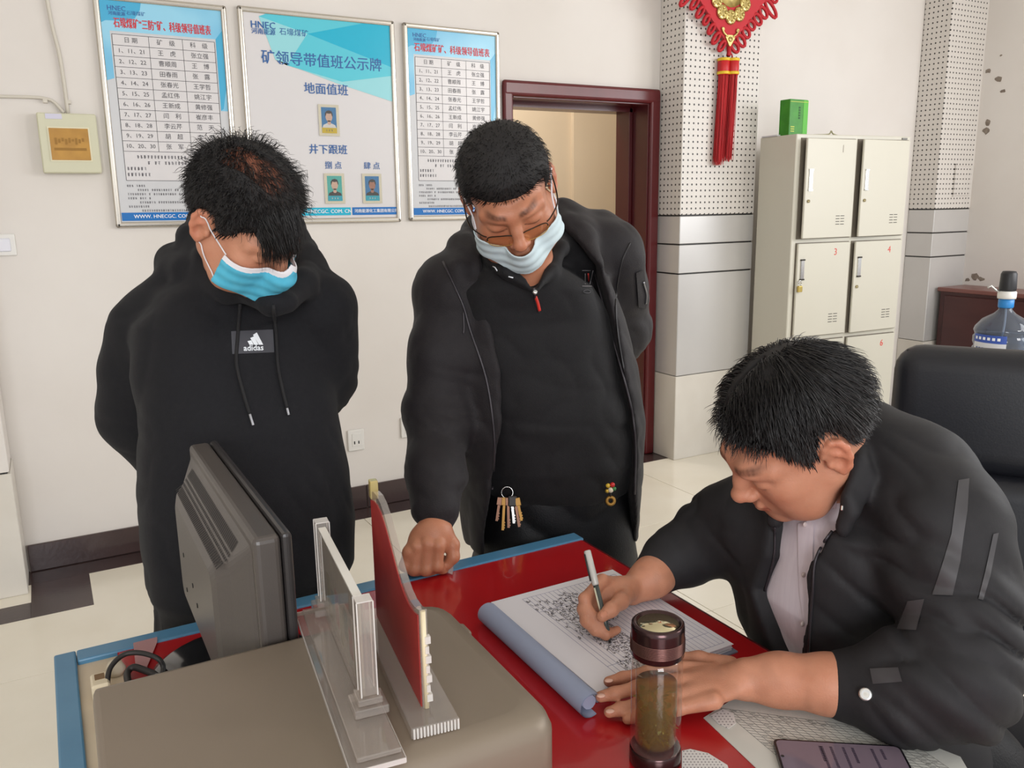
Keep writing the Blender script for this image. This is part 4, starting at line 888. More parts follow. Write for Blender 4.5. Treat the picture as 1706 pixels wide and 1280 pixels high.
for k in range(9): lathe(b, [(TR+0.0008, -0.0007), (TR+0.0020, 0), (TR+0.0008, 0.0007)], c=(TB.x, TB.y, zl0+0.004+k*0.0019), n=40)
obj('knurled_ring', b, mat('reddish_bronze', (128, 92, 86), 0.3, metal=0.9), ld)
b = BM(); lathe(b, [(0.0, -0.001), (TR-0.0075, -0.001), (TR-0.0075, 0.0006), (0.0, 0.0008)], c=(TB.x, TB.y, zl1-0.003), n=36); obj('lid_disc', b, mat('mirror_lid_disc', (206, 196, 160), 0.08, metal=0.9), ld)

# ---------------------------------------------------------------- phone
pA, pB, pC = onz(1287, 1231, ZD+0.009), onz(1499, 1243, ZD+0.009), onz(1302, 1292, ZD+0.009)
e1 = (pB-pA).normalized(); e2 = Vector((e1.y, -e1.x, 0)); e2 = e2 if e2.dot(pC-pA) > 0 else -e2
PH = Matrix(((e1.x, e2.x, 0, pA.x), (e1.y, e2.y, 0, pA.y), (0, 0, 1, ZD+0.002), (0, 0, 0, 1))); PLn = (pB-pA).length
ph = thing('smartphone', 'black smartphone lying face up on the printed form', 'phone', (pA+pB)/2)
def plate(lo, hi, r, z0, z1):
    b = BM(); o_ = rrect(lo[0], hi[0], lo[1], hi[1], (r,)*4, 5); prism(b, [PH @ Vector((x, y, z0)) for x, y in o_], (0, 0, z1-z0)); return b
obj('body', plate((0, 0), (PLn, 0.077), 0.009, 0.0, 0.0072), mat('black_phone_edge', (26, 24, 28), 0.25), ph)
obj('screen', plate((0.003, 0.0035), (PLn-0.003, 0.0735), 0.007, 0.0072, 0.0078), mat('lilac_grey_lit_screen', (118, 104, 116), 0.08), ph)
b = BM(); r5 = random.Random(2)
for k, (x, w_) in enumerate(((0.06, .03), (0.072, .03), (0.088, .03), (0.1, .02), (0.125, .03), (0.137, .012), (0.058, .02))):
    y = 0.012
    while y < 0.012+w_*1.6: bx2(b, (x, y, 0.0078), (x+0.0035, y+0.0026, 0.0080), PH); y += 0.0036
obj('screen_lettering', b, mat('dark_screen_letters', (60, 50, 66), 0.4), ph)
b = BM(); lathe(b, [(0.0, 0.0078), (0.0022, 0.0078), (0.0022, 0.0081), (0.0, 0.0081)], n=10, M=PH @ Matrix.Translation((0.006, 0.038, 0))); obj('front_camera', b, M_black, ph)
# ================================================================ people: signed-distance modelling kit
import openvdb
F = np.float32
def npa(v): return np.array(tuple(v), dtype=F)
def vnoise(P):
    i = np.floor(P).astype(np.int64); f = (P-i).astype(F); f = f*f*(3-2*f); out = np.zeros(len(P), F)
    for dx in (0, 1):
        for dy in (0, 1):
            for dz in (0, 1):
                h = ((i[:, 0]+dx)*374761393 + (i[:, 1]+dy)*668265263 + (i[:, 2]+dz)*1440662683) & 0xffffffff
                h = ((h ^ (h >> 13))*1274126177) & 0xffffffff; h = (h ^ (h >> 16)) & 0xffff
                w = (f[:, 0] if dx else 1-f[:, 0])*(f[:, 1] if dy else 1-f[:, 1])*(f[:, 2] if dz else 1-f[:, 2])
                out += w*(h/65535.0).astype(F)
    return out
def smin(a, b, k):
    if k <= 0: return np.minimum(a, b)
    h = np.maximum(k-np.abs(a-b), 0)/k; return np.minimum(a, b)-h*h*k*0.25
def d_cone(P, a, b, ra, rb):
    ab = b-a; t = np.clip(((P-a)@ab)/max(float(ab@ab), 1e-12), 0, 1)
    q = P-a-t[:, None]*ab; return np.sqrt((q*q).sum(1))-(ra+(rb-ra)*t)
def d_ell(P, c, r, R=None):
    q = P-c
    if R is not None: q = q@R          # columns of R are the ellipsoid axes
    k0 = np.sqrt(((q/r)**2).sum(1)); k1 = np.sqrt(((q/(r*r))**2).sum(1))+1e-9
    return k0*(k0-1)/k1
class SDF:
    def __init__(s): s.ops = []; s.disp = []
    def add(s, f, lo, hi, k, mode): s.ops.append((f, np.array(lo, F), np.array(hi, F), k, mode)); return s
    def cone(s, a, b, ra, rb=None, k=0.02, mode='u'):
        a, b = npa(a), npa(b); rb = ra if rb is None else rb; R = np.array([[ra]*3, [rb]*3], F)
        lo = np.minimum(a-R[0], b-R[1]); hi = np.maximum(a+R[0], b+R[1])
        return s.add(lambda P: d_cone(P, a, b, ra, rb), lo, hi, k, mode)
    def chain(s, pts, rr, k=0.02, mode='u'):
        for i in range(len(pts)-1): s.cone(pts[i], pts[i+1], rr[i], rr[i+1], k, mode)
        return s
    def ell(s, c, r, R=None, k=0.02, mode='u'):
        c, r = npa(c), npa(r); m = float(r.max()); R = None if R is None else np.array(R, F)
        return s.add(lambda P: d_ell(P, c, r, R), c-m, c+m, k, mode)
    def plane(s, p, n, mode='s', k=0.0, ext=9.0):
        """removes the side the normal points to"""
        p, n = npa(p), npa(n); n = n/np.linalg.norm(n)
        return s.add(lambda P: -((P-p)@n), (-ext,)*3, (ext,)*3, k, mode)
    def loft(s, st, u, v, k=0.02, e=2.4):
        """stations (centre, half width, half depth) stacked by height; u, v horizontal axes"""
        st = sorted(st, key=lambda q: q[0][2]); Z = np.array([q[0][2] for q in st], F); C_ = np.array([tuple(q[0]) for q in st], F)
        RX_ = np.array([q[1] for q in st], F); RY_ = np.array([q[2] for q in st], F); u, v = npa(u), npa(v); z0, z1 = Z[0], Z[-1]
        def f(P):
            z = np.clip(P[:, 2], z0, z1); cx = np.interp(z, Z, C_[:, 0]); cy = np.interp(z, Z, C_[:, 1]); rx = np.interp(z, Z, RX_).astype(F); ry = np.interp(z, Z, RY_).astype(F)
            q = np.stack([P[:, 0]-cx, P[:, 1]-cy], 1).astype(F); a = np.abs(q@u[:2]); b_ = np.abs(q@v[:2])
            k0 = ((a/rx)**e+(b_/ry)**e)**(1/e); k1 = np.sqrt((a/rx**2)**2+(b_/ry**2)**2)+1e-6
            d = np.where(k0 > 0.3, k0*(k0-1)/np.maximum(k1, 0.3/np.maximum(rx, ry)), -0.7*np.minimum(rx, ry)).astype(F)
            d = np.minimum(d, 0.25)
            return np.maximum(d, np.abs(P[:, 2]-(z0+z1)/2)-(z1-z0)/2)
        m = float(max(RX_.max(), RY_.max())); lo = C_.min(0)-m; hi = C_.max(0)+m; lo[2], hi[2] = z0, z1
        return s.add(f, lo, hi, k, 'u')
    def eval(s, P, base=1.0):
        P = np.ascontiguousarray(P, dtype=F); d = np.full(len(P), base, F)
        for f, lo, hi, k, mode in s.ops:
            m = k+0.05; idx = np.nonzero(((P > lo-m) & (P < hi+m)).all(1))[0]
            if not len(idx): continue
            v = f(P[idx]).astype(F)
            if mode == 'u': d[idx] = smin(d[idx], v, k)
            elif mode == 's': d[idx] = -smin(-d[idx], v, k)
            elif mode == 'i': d[idx] = -smin(-d[idx], -v, k)
        for g in s.disp:
            idx = np.nonzero(np.abs(d) < 0.04)[0]
            if len(idx): d[idx] += g(P[idx]).astype(F)
        return d
    def normal(s, P, e=0.002):
        n = np.stack([s.eval(P+np.eye(3, dtype=F)[i]*e)-s.eval(P-np.eye(3, dtype=F)[i]*e) for i in range(3)], 1)
        return n/(np.linalg.norm(n, axis=1, keepdims=True)+1e-9)
    def mesh(s, name, h, adapt=0.0, post=None, T=None):
        us = [o for o in s.ops if o[4] == 'u']; lo = np.min([o[1] for o in us], 0)-6*h; hi = np.max([o[2] for o in us], 0)+6*h
        for o in s.ops:
            if o[4] == 'i': lo = np.maximum(lo, o[1]-6*h); hi = np.minimum(hi, o[2]+6*h)
        H = 4*h; n = np.ceil((hi-lo)/H).astype(int); g = np.stack(np.meshgrid(*[np.arange(q) for q in n], indexing='ij'), -1).reshape(-1, 3)
        dC = s.eval((lo+(g+0.5)*H).astype(F)); act = np.abs(dC) < H*1.05+0.006
        A = np.repeat(np.repeat(np.repeat(np.where(dC < 0, -H, H).astype(F).reshape(n), 4, 0), 4, 1), 4, 2)
        ga = g[act]; off = np.stack(np.meshgrid(*[np.arange(4)]*3, indexing='ij'), -1).reshape(-1, 3)
        ii = (ga[:, None, :]*4+off[None]).reshape(-1, 3); vals = np.empty(len(ii), F); CH_ = 400000
        for a in range(0, len(ii), CH_): vals[a:a+CH_] = s.eval((lo+(ii[a:a+CH_]+0.5)*h).astype(F))
        A[ii[:, 0], ii[:, 1], ii[:, 2]] = np.clip(vals, -H, H)
        gr = openvdb.FloatGrid(H); gr.copyFromArray(A.astype(float) if False else A); pts, tri, quad = gr.convertToPolygons(0.0, adapt)
        pts = lo+(pts+0.5)*h
        return np_mesh(name, pts, quad[:, ::-1] if len(quad) else quad, tri[:, ::-1] if len(tri) else tri, T), pts
def np_mesh(name, pts, quad, tri=(), T=None):
    if T is not None: pts = pts@np.array(T[0]).T+np.array(T[1])
    me = bpy.data.meshes.new(name); nq, nt_ = len(quad), len(tri)
    me.vertices.add(len(pts)); me.vertices.foreach_set('co', np.ascontiguousarray(pts, dtype=F).ravel())
    lv = np.concatenate([np.asarray(quad, dtype=np.int32).ravel() if nq else np.zeros(0, np.int32), np.asarray(tri, dtype=np.int32).ravel() if nt_ else np.zeros(0, np.int32)])
    me.loops.add(len(lv)); me.loops.foreach_set('vertex_index', lv)
    me.polygons.add(nq+nt_); st = np.concatenate([np.arange(nq)*4, nq*4+np.arange(nt_)*3]).astype(np.int32)
    me.polygons.foreach_set('loop_start', st); me.update(calc_edges=True); me.validate()
    me.polygons.foreach_set('use_smooth', [True]*len(me.polygons)); return me
def set_tint(me, col):
    a = me.color_attributes.new('tint', 'FLOAT_COLOR', 'POINT'); c = np.ones((len(me.vertices), 4), F); c[:, :3] = col; a.data.foreach_set('color', c.ravel())
def face_mats(me, fn):
    c = np.empty(len(me.polygons)*3, F); me.polygons.foreach_get('center', c); me.polygons.foreach_set('material_index', fn(c.reshape(-1, 3)).astype(np.int32))
def union(name, meshes, m):
    """one continuous skin out of overlapping closed meshes"""
    obs = []
    for me in meshes:
        if 'tint' not in me.color_attributes: set_tint(me, np.ones((len(me.vertices), 3), F))
        o = bpy.data.objects.new('tmp', me); COL.objects.link(o); obs.append(o)
    for o in obs[1:]:
        md = obs[0].modifiers.new('b', 'BOOLEAN'); md.operation = 'UNION'; md.solver = 'MANIFOLD'; md.object = o
    bpy.context.view_layer.update(); dg = bpy.context.evaluated_depsgraph_get()
    me = bpy.data.meshes.new_from_object(obs[0].evaluated_get(dg)); me.name = name
    for o in obs: bpy.data.objects.remove(o)
    me.materials.clear(); me.materials.append(m); me.polygons.foreach_set('use_smooth', [True]*len(me.polygons)); me.polygons.foreach_set('material_index', [0]*len(me.polygons)); return me

# ---------------------------------------------------------------- heads (local axes: x the person's left, y out of the face, z up)
def head_sdf(nb, wide=1.0, jowl=0.0):
    S = SDF(); w = wide
    S.ell((0, -.018, .045), (.077*w, .097, .085), k=.0)
    S.ell((0, .03, -.03), (.063*w, .066, .09), k=.03)
    for s in (-1, 1):
        S.chain([(s*.054*w, -.002, -.055), (s*.045*w, .04, -.09), (s*.016, .078, -.108)], [.022+jowl, .020+jowl, .015], k=.03)
        S.ell((s*.043*w, .058, -.026), (.026, .026, .024), k=.03)
        S.ell((s*.04*w, .055, -.064), (.022+jowl, .026, .03), k=.03)
    S.ell((0, .08, -.106), (.022, .018, .016), k=.02)
    S.chain([(-.05*w, .066, .018), (-.026, .086, .022), (0, .087, .018), (.026, .086, .022), (.05*w, .066, .018)], [.011, .013, .011, .013, .011], k=.02)
    for s in (-1, 1): S.ell((s*.033*w, .112, -.002), (.019, .017, .013), k=.016, mode='s')
    for s in (-1, 1): S.ell((s*.033*w, .0785, -.003), (.0185, .0165, .0130), k=.005)
    S.chain([(0, .094, .010), (0, .104, -.012), (0, .116, -.034)], [.008, .009, .0125], k=.014)
    S.ell((0, .1185, -.036), (.0135, .0125, .0115), k=.008)
    for s in (-1, 1): S.ell((s*.0135, .1065, -.041), (.0085, .011, .0085), k=.006)
    for s in (-1, 1): S.ell((s*.007, .114, -.0485), (.0035, .005, .004), k=.003, mode='s')
    S.ell((0, .080, -.072), (.032, .024, .026), k=.02)
    S.chain([(-.024, .088, -.074), (-.011, .1025, -.069), (0, .1035, -.0705), (.011, .1025, -.069), (.024, .088, -.074)], [.003, .0062, .0056, .0062, .003], k=.006)
    S.chain([(-.021, .089, -.077), (0, .1015, -.0815), (.021, .089, -.077)], [.004, .0082, .004], k=.006)
    S.chain([(-.026, .094, -.0748), (-.012, .1075, -.0748), (0, .1095, -.0756), (.012, .1075, -.0748), (.026, .094, -.0748)], [.0012, .0018, .0018, .0018, .0012], k=.003, mode='s')
    for s in (-1, 1):
        c = Vector((s*(.0795*w), -.012, -.008)); eb = Vector((s*.45, -.88, 0)).normalized(); eu = Vector((0, -.18, 1)).normalized(); en = eb.cross(eu)
        S.ell(c+eb*.006, (.017, .030, .0055), R=[[eb[i], eu[i], en[i]] for i in range(3)], k=.006)
        an = [165, 130, 95, 60, 25, -10, -45, -75]
        S.chain([c+eb*(.004+.019*math.cos(math.radians(a)))+eu*(.003+.031*math.sin(math.radians(a))) for a in an], [.0036, .0048, .005, .005, .005, .0048, .005, .0058], k=.004)
        S.chain([c+eb*(.0+.010*math.cos(math.radians(a)))+eu*(.0+.016*math.sin(math.radians(a)))+Vector((s*.003, 0, 0)) for a in (95, 50, 0, -40)], [.003, .0038, .0038, .003], k=.004)
        S.ell(c+eb*.002+Vector((s*.009, 0, -.004)), (.008, .010, .012), k=.005, mode='s')
        S.ell(c+Vector((-s*.001, .008, -.006)), (.005, .004, .006), k=.004)
    S.cone((0, -.025, -.045), nb, .056*w, .064*w, k=.035)
    return S
def curve_az(tab):
    A = np.array([t[0] for t in tab], F); Zs = np.array([t[1] for t in tab], F)
    return lambda P: np.interp(np.abs(np.degrees(np.arctan2(P[:, 0], P[:, 1]))), A, Zs).astype(F)
def skin_tint(P, w=1.0, lips=(.80, .56, .55), fade=None):
    c = np.ones((len(P), 3), F); x, y, z = np.abs(P[:, 0]), P[:, 1], P[:, 2]
    def mul(mask, col): c[:] = c*(1-mask[:, None])+c*np.array(col, F)*mask[:, None]
    S2 = lambda v, a, b: np.clip((v-a)/(b-a), 0, 1)
    n = vnoise(P*60); mul(0.35*S2(n, .4, .8), (1.0, .90, .88))
    mul(0.6*(1-S2(np.sqrt((x-.045)**2+(z+.035)**2), .01, .035))*S2(y, .02, .05), (1, .86, .84))
    mul(0.8*(1-S2(np.sqrt(P[:, 0]**2+(y-.118)**2+(z+.038)**2), .008, .02)), (1, .84, .82))
    mul(S2(x, .078*w, .088*w), (1, .86, .84))
    lip = np.minimum(d_cone(P, npa((-.02, .096, -.0725)), npa((.02, .096, -.0725)), .0, .0), d_cone(P, npa((-.014, .099, -.080)), npa((.014, .099, -.080)), .0, .0))
    mul((1-S2(lip, .006, .010))*S2(y, .08, .088), lips)
    zc = .026+.006*np.sin(np.clip((x-.012)/.04, 0, 1)*2.4); br = (1-S2(np.abs(z-zc), .0028, .0072))*S2(x, .010, .016)*(1-S2(x, .046, .056))*(y > .03)
    mul(br*(0.55+0.45*vnoise(P*np.array((500, 200, 250), F))), (.22, .20, .20))
    zl = -.0105+((x-.033)/.017)**2*.003; mul((1-S2(np.abs(z-zl), .0006, .0018))*S2(x, .016, .019)*(1-S2(x, .047, .051))*(y > .03), (.22, .18, .18))
    zm = -.0752; mul((1-S2(np.abs(z-zm), .0004, .0016))*(1-S2(x, .022, .026))*(y > .08), (.5, .34, .34))
    if fade is not None: mul(fade(P), (.46, .44, .45))
    return c
M_skin = mat('warm_skin', (196, 139, 111), 0.5, spec=0.4, rgb2=(188, 130, 102), scale=30, vcol=True, sss=0.12, bump=0.12, bscale=420)
M_skin2 = mat('tanned_skin', (184, 124, 94), 0.46, spec=0.45, rgb2=(176, 115, 86), scale=30, vcol=True, sss=0.12, bump=0.12, bscale=420)
M_hair = mat('black_hair', (26, 23, 23), 0.38, spec=0.5); M_hairg = mat('greying_hair', (70, 66, 66), 0.4, spec=0.5); M_hcap = mat('dark_hair_base', (22, 19, 19), 0.75)

def strands(name, P0, flow, L, H, lift, head, steps=5, rad=0.0007, curl=0.0, T=None, jitter=0.25, seed=0, sag=None, free=0.0):
    """thin tapered hairs growing from P0 along flow(P), kept H above the head"""
    g = np.random.default_rng(seed); N = len(P0); P = P0.astype(F).copy(); Q = [P.copy()]; ph = g.uniform(0, 6.28, N).astype(F)
    J = g.normal(0, jitter, (N, 3)).astype(F); Hn = (H*g.uniform(.15, 1.0, N)).astype(F); nrm = head.normal(P); tgt = np.zeros(N, F)
    for k in range(steps):
        d = flow(P)+J; nn = head.normal(P); d = d/(np.linalg.norm(d, axis=1, keepdims=True)+1e-6)+nn*lift*(1-k/steps)
        if sag is not None: d = d+np.array(sag, F)*(k/steps)
        if curl: d = d+curl*np.stack([np.sin(ph+k*1.3), np.cos(ph*1.7+k*1.1), np.sin(ph*2.3+k)], 1)
        d = d/(np.linalg.norm(d, axis=1, keepdims=True)+1e-6); P = (P+d*(L/steps)[:, None]).astype(F)
        e = head.eval(P); tgt = Hn*min(1.0, (k+1)/2); push = np.maximum(tgt-e, 0); pull = np.minimum(tgt*2.2+free-e, 0)
        P = (P+nn*(push+pull*0.8)[:, None]).astype(F); Q.append(P.copy())
    return hair_mesh(name, np.stack(Q, 1), rad, T, g)
def hair_mesh(name, Q, rad, T, g):
    N, K, _ = Q.shape; t = np.gradient(Q, axis=1); t /= np.linalg.norm(t, axis=2, keepdims=True)+1e-9
    ref = g.normal(0, 1, (N, 1, 3)); u = np.cross(t, ref); u /= np.linalg.norm(u, axis=2, keepdims=True)+1e-9; v = np.cross(t, u)
    taper = np.linspace(1, 0, K)**0.6*0.95+0.05; r = (rad*g.uniform(.7, 1.3, (N, 1))*taper[None])[..., None]
    V = np.stack([Q+r*(u*math.cos(a)+v*math.sin(a)) for a in (0, 2.094, 4.189)], 2).reshape(-1, 3)
    b = (np.arange(N)*K*3)[:, None, None]; k = (np.arange(K-1)*3)[None, :, None]; e = np.arange(3)[None, None]; e2 = (e+1) % 3
    fa = np.stack([b+k+e, b+k+e2, b+k+3+e2, b+k+3+e], -1).reshape(-1, 4)
    return np_mesh(name, V, fa, (), T)
def sample(me_pts, keep, n, seed=0, jit=0.001):
    g = np.random.default_rng(seed); idx = np.nonzero(keep)[0]; ch = g.choice(idx, n, replace=len(idx) < n); return (me_pts[ch]+g.normal(0, jit, (n, 3))).astype(F)
def hair_cap(head_noear, bound, thick, name, T, h=0.0028, soft=.006, zlo=-.12):
    S = SDF(); f = lambda P: smin(-(-(head_noear.eval(P)-thick(P))), np.full(len(P), 9, F), 0)
    def cap(P): return np.maximum(head_noear.eval(P)-thick(P), (bound(P)-P[:, 2])*0.8)
    S.add(cap, (-.11, -.14, zlo), (.11, .12, .16), 0, 'u'); return S.mesh(name, h, T=T)
def skull_sdf(wide):
    S = SDF(); w = wide
    S.ell((0, -.018, .045), (.077*w, .097, .085), k=0); S.ell((0, .03, -.03), (.063*w, .066, .09), k=.03); S.cone((0, -.025, -.045), (0, -.07, -.16), .056*w, .064*w, k=.035); return S
def face_hull(wide, jowl=0):
    S = skull_sdf(wide)
    for s in (-1, 1):
        S.chain([(s*.054*wide, -.002, -.055), (s*.045*wide, .04, -.09), (s*.016, .078, -.108)], [.024+jowl, .022+jowl, .017], k=.03); S.ell((s*.043*wide, .055, -.03), (.028, .026, .03), k=.03)
    S.chain([(0, .094, .006), (0, .106, -.014), (0, .114, -.036), (0, .098, -.075), (0, .082, -.108)], [.008, .010, .014, .016, .018], k=.025); return S
def hits(S, pix, t0, t1, off=0.0, n=160):
    """points where the lines of sight through the pixels first come within off of the surface"""
    pix = np.array(pix, float); rays = np.array([tuple(ray(x, y)) for x, y in pix]); ts = np.linspace(t0, t1, n)
    Q = np.array(tuple(CP))[None, None]+rays[:, None]*ts[None, :, None]; d = S.eval(Q.reshape(-1, 3)).reshape(len(pix), n)
    out = []
    for i in range(len(pix)):
        w = np.nonzero(d[i] < off)[0]
        if not len(w): j = int(np.argmin(d[i])); out.append(Q[i, j]); continue
        j = w[0]
        if j == 0: out.append(Q[i, 0]); continue
        a, b = d[i, j-1]-off, d[i, j]-off; t = ts[j-1]+(ts[j]-ts[j-1])*a/(a-b); out.append(np.array(tuple(CP))+rays[i]*t)
    return [Vector(p) for p in out]
# ================================================================ three heads
def frame(R, c): return (np.array(R), np.array(c))
def toL(T, p): return (np.array(tuple(p))-T[1])@T[0]
def toW(T, p): return Vector(tuple(np.array(T[0])@np.array(tuple(p))+T[1]))
T1 = frame([[0.845, 0.4901, 0.214], [0.4837, -0.5297, -0.6967], [0.2282, -0.6922, 0.6847]], [0.341, 1.6266, 1.4836])
T2 = frame([[0.8261, -0.2626, -0.4986], [-0.5129, -0.7169, -0.4722], [0.2335, -0.6458, 0.727]], [0.8537, 1.5402, 1.5241])
T3 = frame([[-0.2101, -0.7071, -0.6751], [-0.9378, 0.341, -0.0653], [-0.2764, -0.6194, 0.7348]], [0.9607, 0.864, 1.1584])
W1, W2, W3 = 1.06, 1.10, 1.04
NB1 = at(404, 480, 1.78); NB2 = at(872, 452, 1.84); NB3 = Vector((1.125, 0.86, 1.04))
H1, H2, H3 = head_sdf(toL(T1, NB1), W1, .003), head_sdf(toL(T2, NB2), W2, .006), head_sdf(toL(T3, NB3), W3, .001)

# man in the hoodie: long ruffled hair, thin on the crown, a lock over the forehead
bd1 = curve_az([(0, .056), (30, .048), (55, .034), (72, .002), (84, -.004), (94, .030), (112, .026), (135, -.035), (180, -.07)])
bd2 = curve_az([(0, .052), (35, .050), (55, .050), (70, .040), (82, -.004), (92, .024), (112, .02), (135, -.035), (180, -.07)])
bd3 = curve_az([(0, .072), (30, .071), (50, .062), (66, .030), (78, .002), (86, .016), (96, .048), (114, .040), (135, -.035), (180, -.07)])
class _W:
    def __init__(s, S, T): s.S, s.T = S, T
    def eval(s, P): return s.S.eval(((P-s.T[1])@s.T[0]).astype(F))
H1W, H2W, H3W = _W(H1, T1), _W(H2, T2), _W(H3, T3)
_bc = [toL(T1, p) for p in hits(H1W, [(392, 258), (425, 278), (455, 300)], 1.2, 1.9)]; _ba, _bb = npa(_bc[0]), npa(_bc[2])
bald1 = lambda P: np.clip(1.1-(d_cone(P, _ba, _bb, 0, 0)/.032)**2, 0, 1)
head_me = {}
for nm, S, T, w, fade in (('m1', H1, T1, W1, None), ('m2', H2, T2, W2, lambda P: np.clip((P[:, 2]-bd2(P)+.028)/.03, 0, 1)*(np.abs(np.arctan2(P[:, 0], P[:, 1])) > 0.95)*(np.abs(P[:, 0]) < .087)), ('m3', H3, T3, W3, lambda P: 0.8*np.clip((P[:, 2]-bd3(P)+.014)/.014, 0, 1)*(np.abs(np.arctan2(P[:, 0], P[:, 1])) > 1.1)*(np.abs(P[:, 0]) < .083))):
    me, pts = S.mesh('body', 0.0024, T=T); me2 = me; tc_ = skin_tint(pts, w, fade=fade); tc_ = tc_ if nm != 'm1' else tc_*(1-.62*np.clip(bald1(pts)*1.5+(pts[:, 2] > bd1(pts)+.01), 0, 1)[:, None]*np.array((.75, .95, 1.0), F)); set_tint(me, tc_); head_me[nm] = (me, pts)
K1, K2, K3 = skull_sdf(W1), skull_sdf(W2), skull_sdf(W3)
hair_parts = {'m1': [], 'm2': [], 'm3': []}
nrmz = lambda d: d/(np.linalg.norm(d, axis=1, keepdims=True)+1e-6)
def down_local(T): return (np.array(T[0]).T@np.array((0, 0, -1.0))).astype(F)
# ---- man 1
me, pts = hair_cap(K1, bd1, lambda P: .0075*np.clip((P[:, 2]-bd1(P))/.02, 0.1, 1)+.003*vnoise(P*70)-.016*np.clip(bald1(P)*1.3, 0, 1), 'hair_base', T1)
hair_parts['m1'].append(('hair_base', me, M_hcap))
sk = H1.mesh('tmp', 0.005)[1]
keep = (sk[:, 2] > bd1(sk)) & (np.abs(sk[:, 0]) < .088)
rr_ = np.random.default_rng(1); thin = rr_.random(len(sk)) < np.clip(bald1(sk)*1.5, 0, .62)
def flow1(P):
    d = np.zeros_like(P); d[:, 1] = .75; d[:, 0] = P[:, 0]*9; d[:, 2] = -.2-np.clip(-P[:, 1]*6, 0, 1)*1.0
    d[:, 1] -= np.clip(-P[:, 1]*10-.2, 0, 1)*.9; side = np.clip(np.abs(P[:, 0])*16-.7, 0, 1); d[:, 2] -= side*.8; return nrmz(d)
P0 = sample(sk, keep & ~thin, 6500, 2); L = (np.random.default_rng(3).uniform(.020, .038, len(P0))*np.clip((P0[:, 2]-bd1(P0))/.06, .16, 1)).astype(F)
hair_parts['m1'].append(('hair', strands('hair', P0, flow1, L, .014, .45, K1, 6, .00075, .35, T1, .3, 4, free=.01), M_hair))
# forelock falling over the right brow, and loose ends
fl_keep = keep & (sk[:, 1] > .045) & (sk[:, 2] < .105) & (sk[:, 0] < .022) & (sk[:, 0] > -.05)
P0 = sample(sk, fl_keep, 1500, 5); L = np.random.default_rng(6).uniform(.045, .080, len(P0)).astype(F)
def flow1b(P):
    d = np.zeros_like(P); d[:, 1] = .55; d[:, 2] = -.65-(P[:, 2] < .04)*.5; d[:, 0] = .05-(P[:, 0]+.012)*7; return nrmz(d)
P0c = sample(sk, (bald1(sk) > .05), 420, 41); Lc = np.random.default_rng(42).uniform(.03, .06, len(P0c)).astype(F)
hair_parts['m1'].append(('thin_hair', strands('thin_hair', P0c, flow1, Lc, .006, .12, K1, 6, .0005, .08, T1, .15, 43), mat('brown_thin_hair', (58, 40, 34), .4)))
hair_parts['m1'].append(('forelock', strands('forelock', P0, flow1b, L, .016, .3, K1, 7, .0008, .10, T1, .12, 7, sag=down_local(T1)*.35, free=.006), M_hair))
P0 = sample(sk, keep & (sk[:, 2] > .05) & ((np.abs(sk[:, 0]) > .05) | (sk[:, 1] < -.03)), 900, 8); L = np.random.default_rng(9).uniform(.02, .036, len(P0)).astype(F)
hair_parts['m1'].append(('loose_hair', strands('loose_hair', P0, flow1, L, .03, 1.0, K1, 6, .0006, .7, T1, .4, 10, free=.03), M_hair))
# ---- man 2: short cropped
me, pts = hair_cap(K2, bd2, lambda P: .0085*np.clip((P[:, 2]-bd2(P))/.030, 0.03, 1)+.0015*vnoise(P*160), 'hair_base', T2)
hair_parts['m2'].append(('hair_base', me, M_hcap))
sk = H2.mesh('tmp', 0.005)[1]; keep = (sk[:, 2] > bd2(sk)-.004) & (np.abs(sk[:, 0]) < .090)
def flow2(P):
    d = np.zeros_like(P); d[:, 1] = .8; d[:, 0] = P[:, 0]*5-.15; d[:, 2] = -np.clip(np.abs(P[:, 0])*14-.6, 0, 1)*.9-np.clip(-P[:, 1]*8, 0, 1); return nrmz(d)
P0 = sample(sk, keep, 6000, 12); kk = np.clip((P0[:, 2]-bd2(P0))/.03, .12, 1)
L = (np.random.default_rng(13).uniform(.010, .020, len(P0))*kk).astype(F)
hair_parts['m2'].append(('hair', strands('hair', P0, flow2, L, .015, .7, K2, 4, .0006, .0, T2, .14, 14, free=.004), M_hair))
# ---- man 3: side parting, greying above the ear
PX = -.022
part3 = lambda P: np.clip(1-np.abs(P[:, 0]-PX-.10*np.clip(P[:, 1], -.05, .1)*0)/.006, 0, 1)*(P[:, 2] > .09)*(P[:, 1] > -.03)
me, pts = hair_cap(K3, bd3, lambda P: (.0065+.0*P[:, 2])*np.clip((P[:, 2]-bd3(P))/.022, 0.05, 1)+.002*vnoise(P*np.array((60, 90, 60), F))-.010*part3(P), 'hair_base', T3)
hair_parts['m3'].append(('hair_base', me, M_hcap))
sk = H3.mesh('tmp', 0.005)[1]; keep = (sk[:, 2] > bd3(sk)-.002) & (np.abs(sk[:, 0]) < .083)
def flow3(P):
    d = np.zeros_like(P); s = np.where(P[:, 0] > PX, 1.0, -1.0); d[:, 0] = s*.95*np.clip(1.2-np.abs(P[:, 0])*7, 0.1, 1); d[:, 1] = .55-np.clip(-P[:, 1]*14-.2, 0, 1.3); d[:, 2] = -.25-np.clip(np.abs(P[:, 0])*16-.5, 0, 1)*1.1-np.clip(-P[:, 1]*10-.3, 0, 1)*1.0; return nrmz(d)
P0 = sample(sk, keep & ~((np.abs(sk[:, 0]-PX) < .0045) & (sk[:, 1] > -.02) & (sk[:, 2] > .08)), 8500, 22); L = np.random.default_rng(23).uniform(.028, .06, len(P0)).astype(F)*np.clip((P0[:, 2]-bd3(P0))/.075, .14, 1)
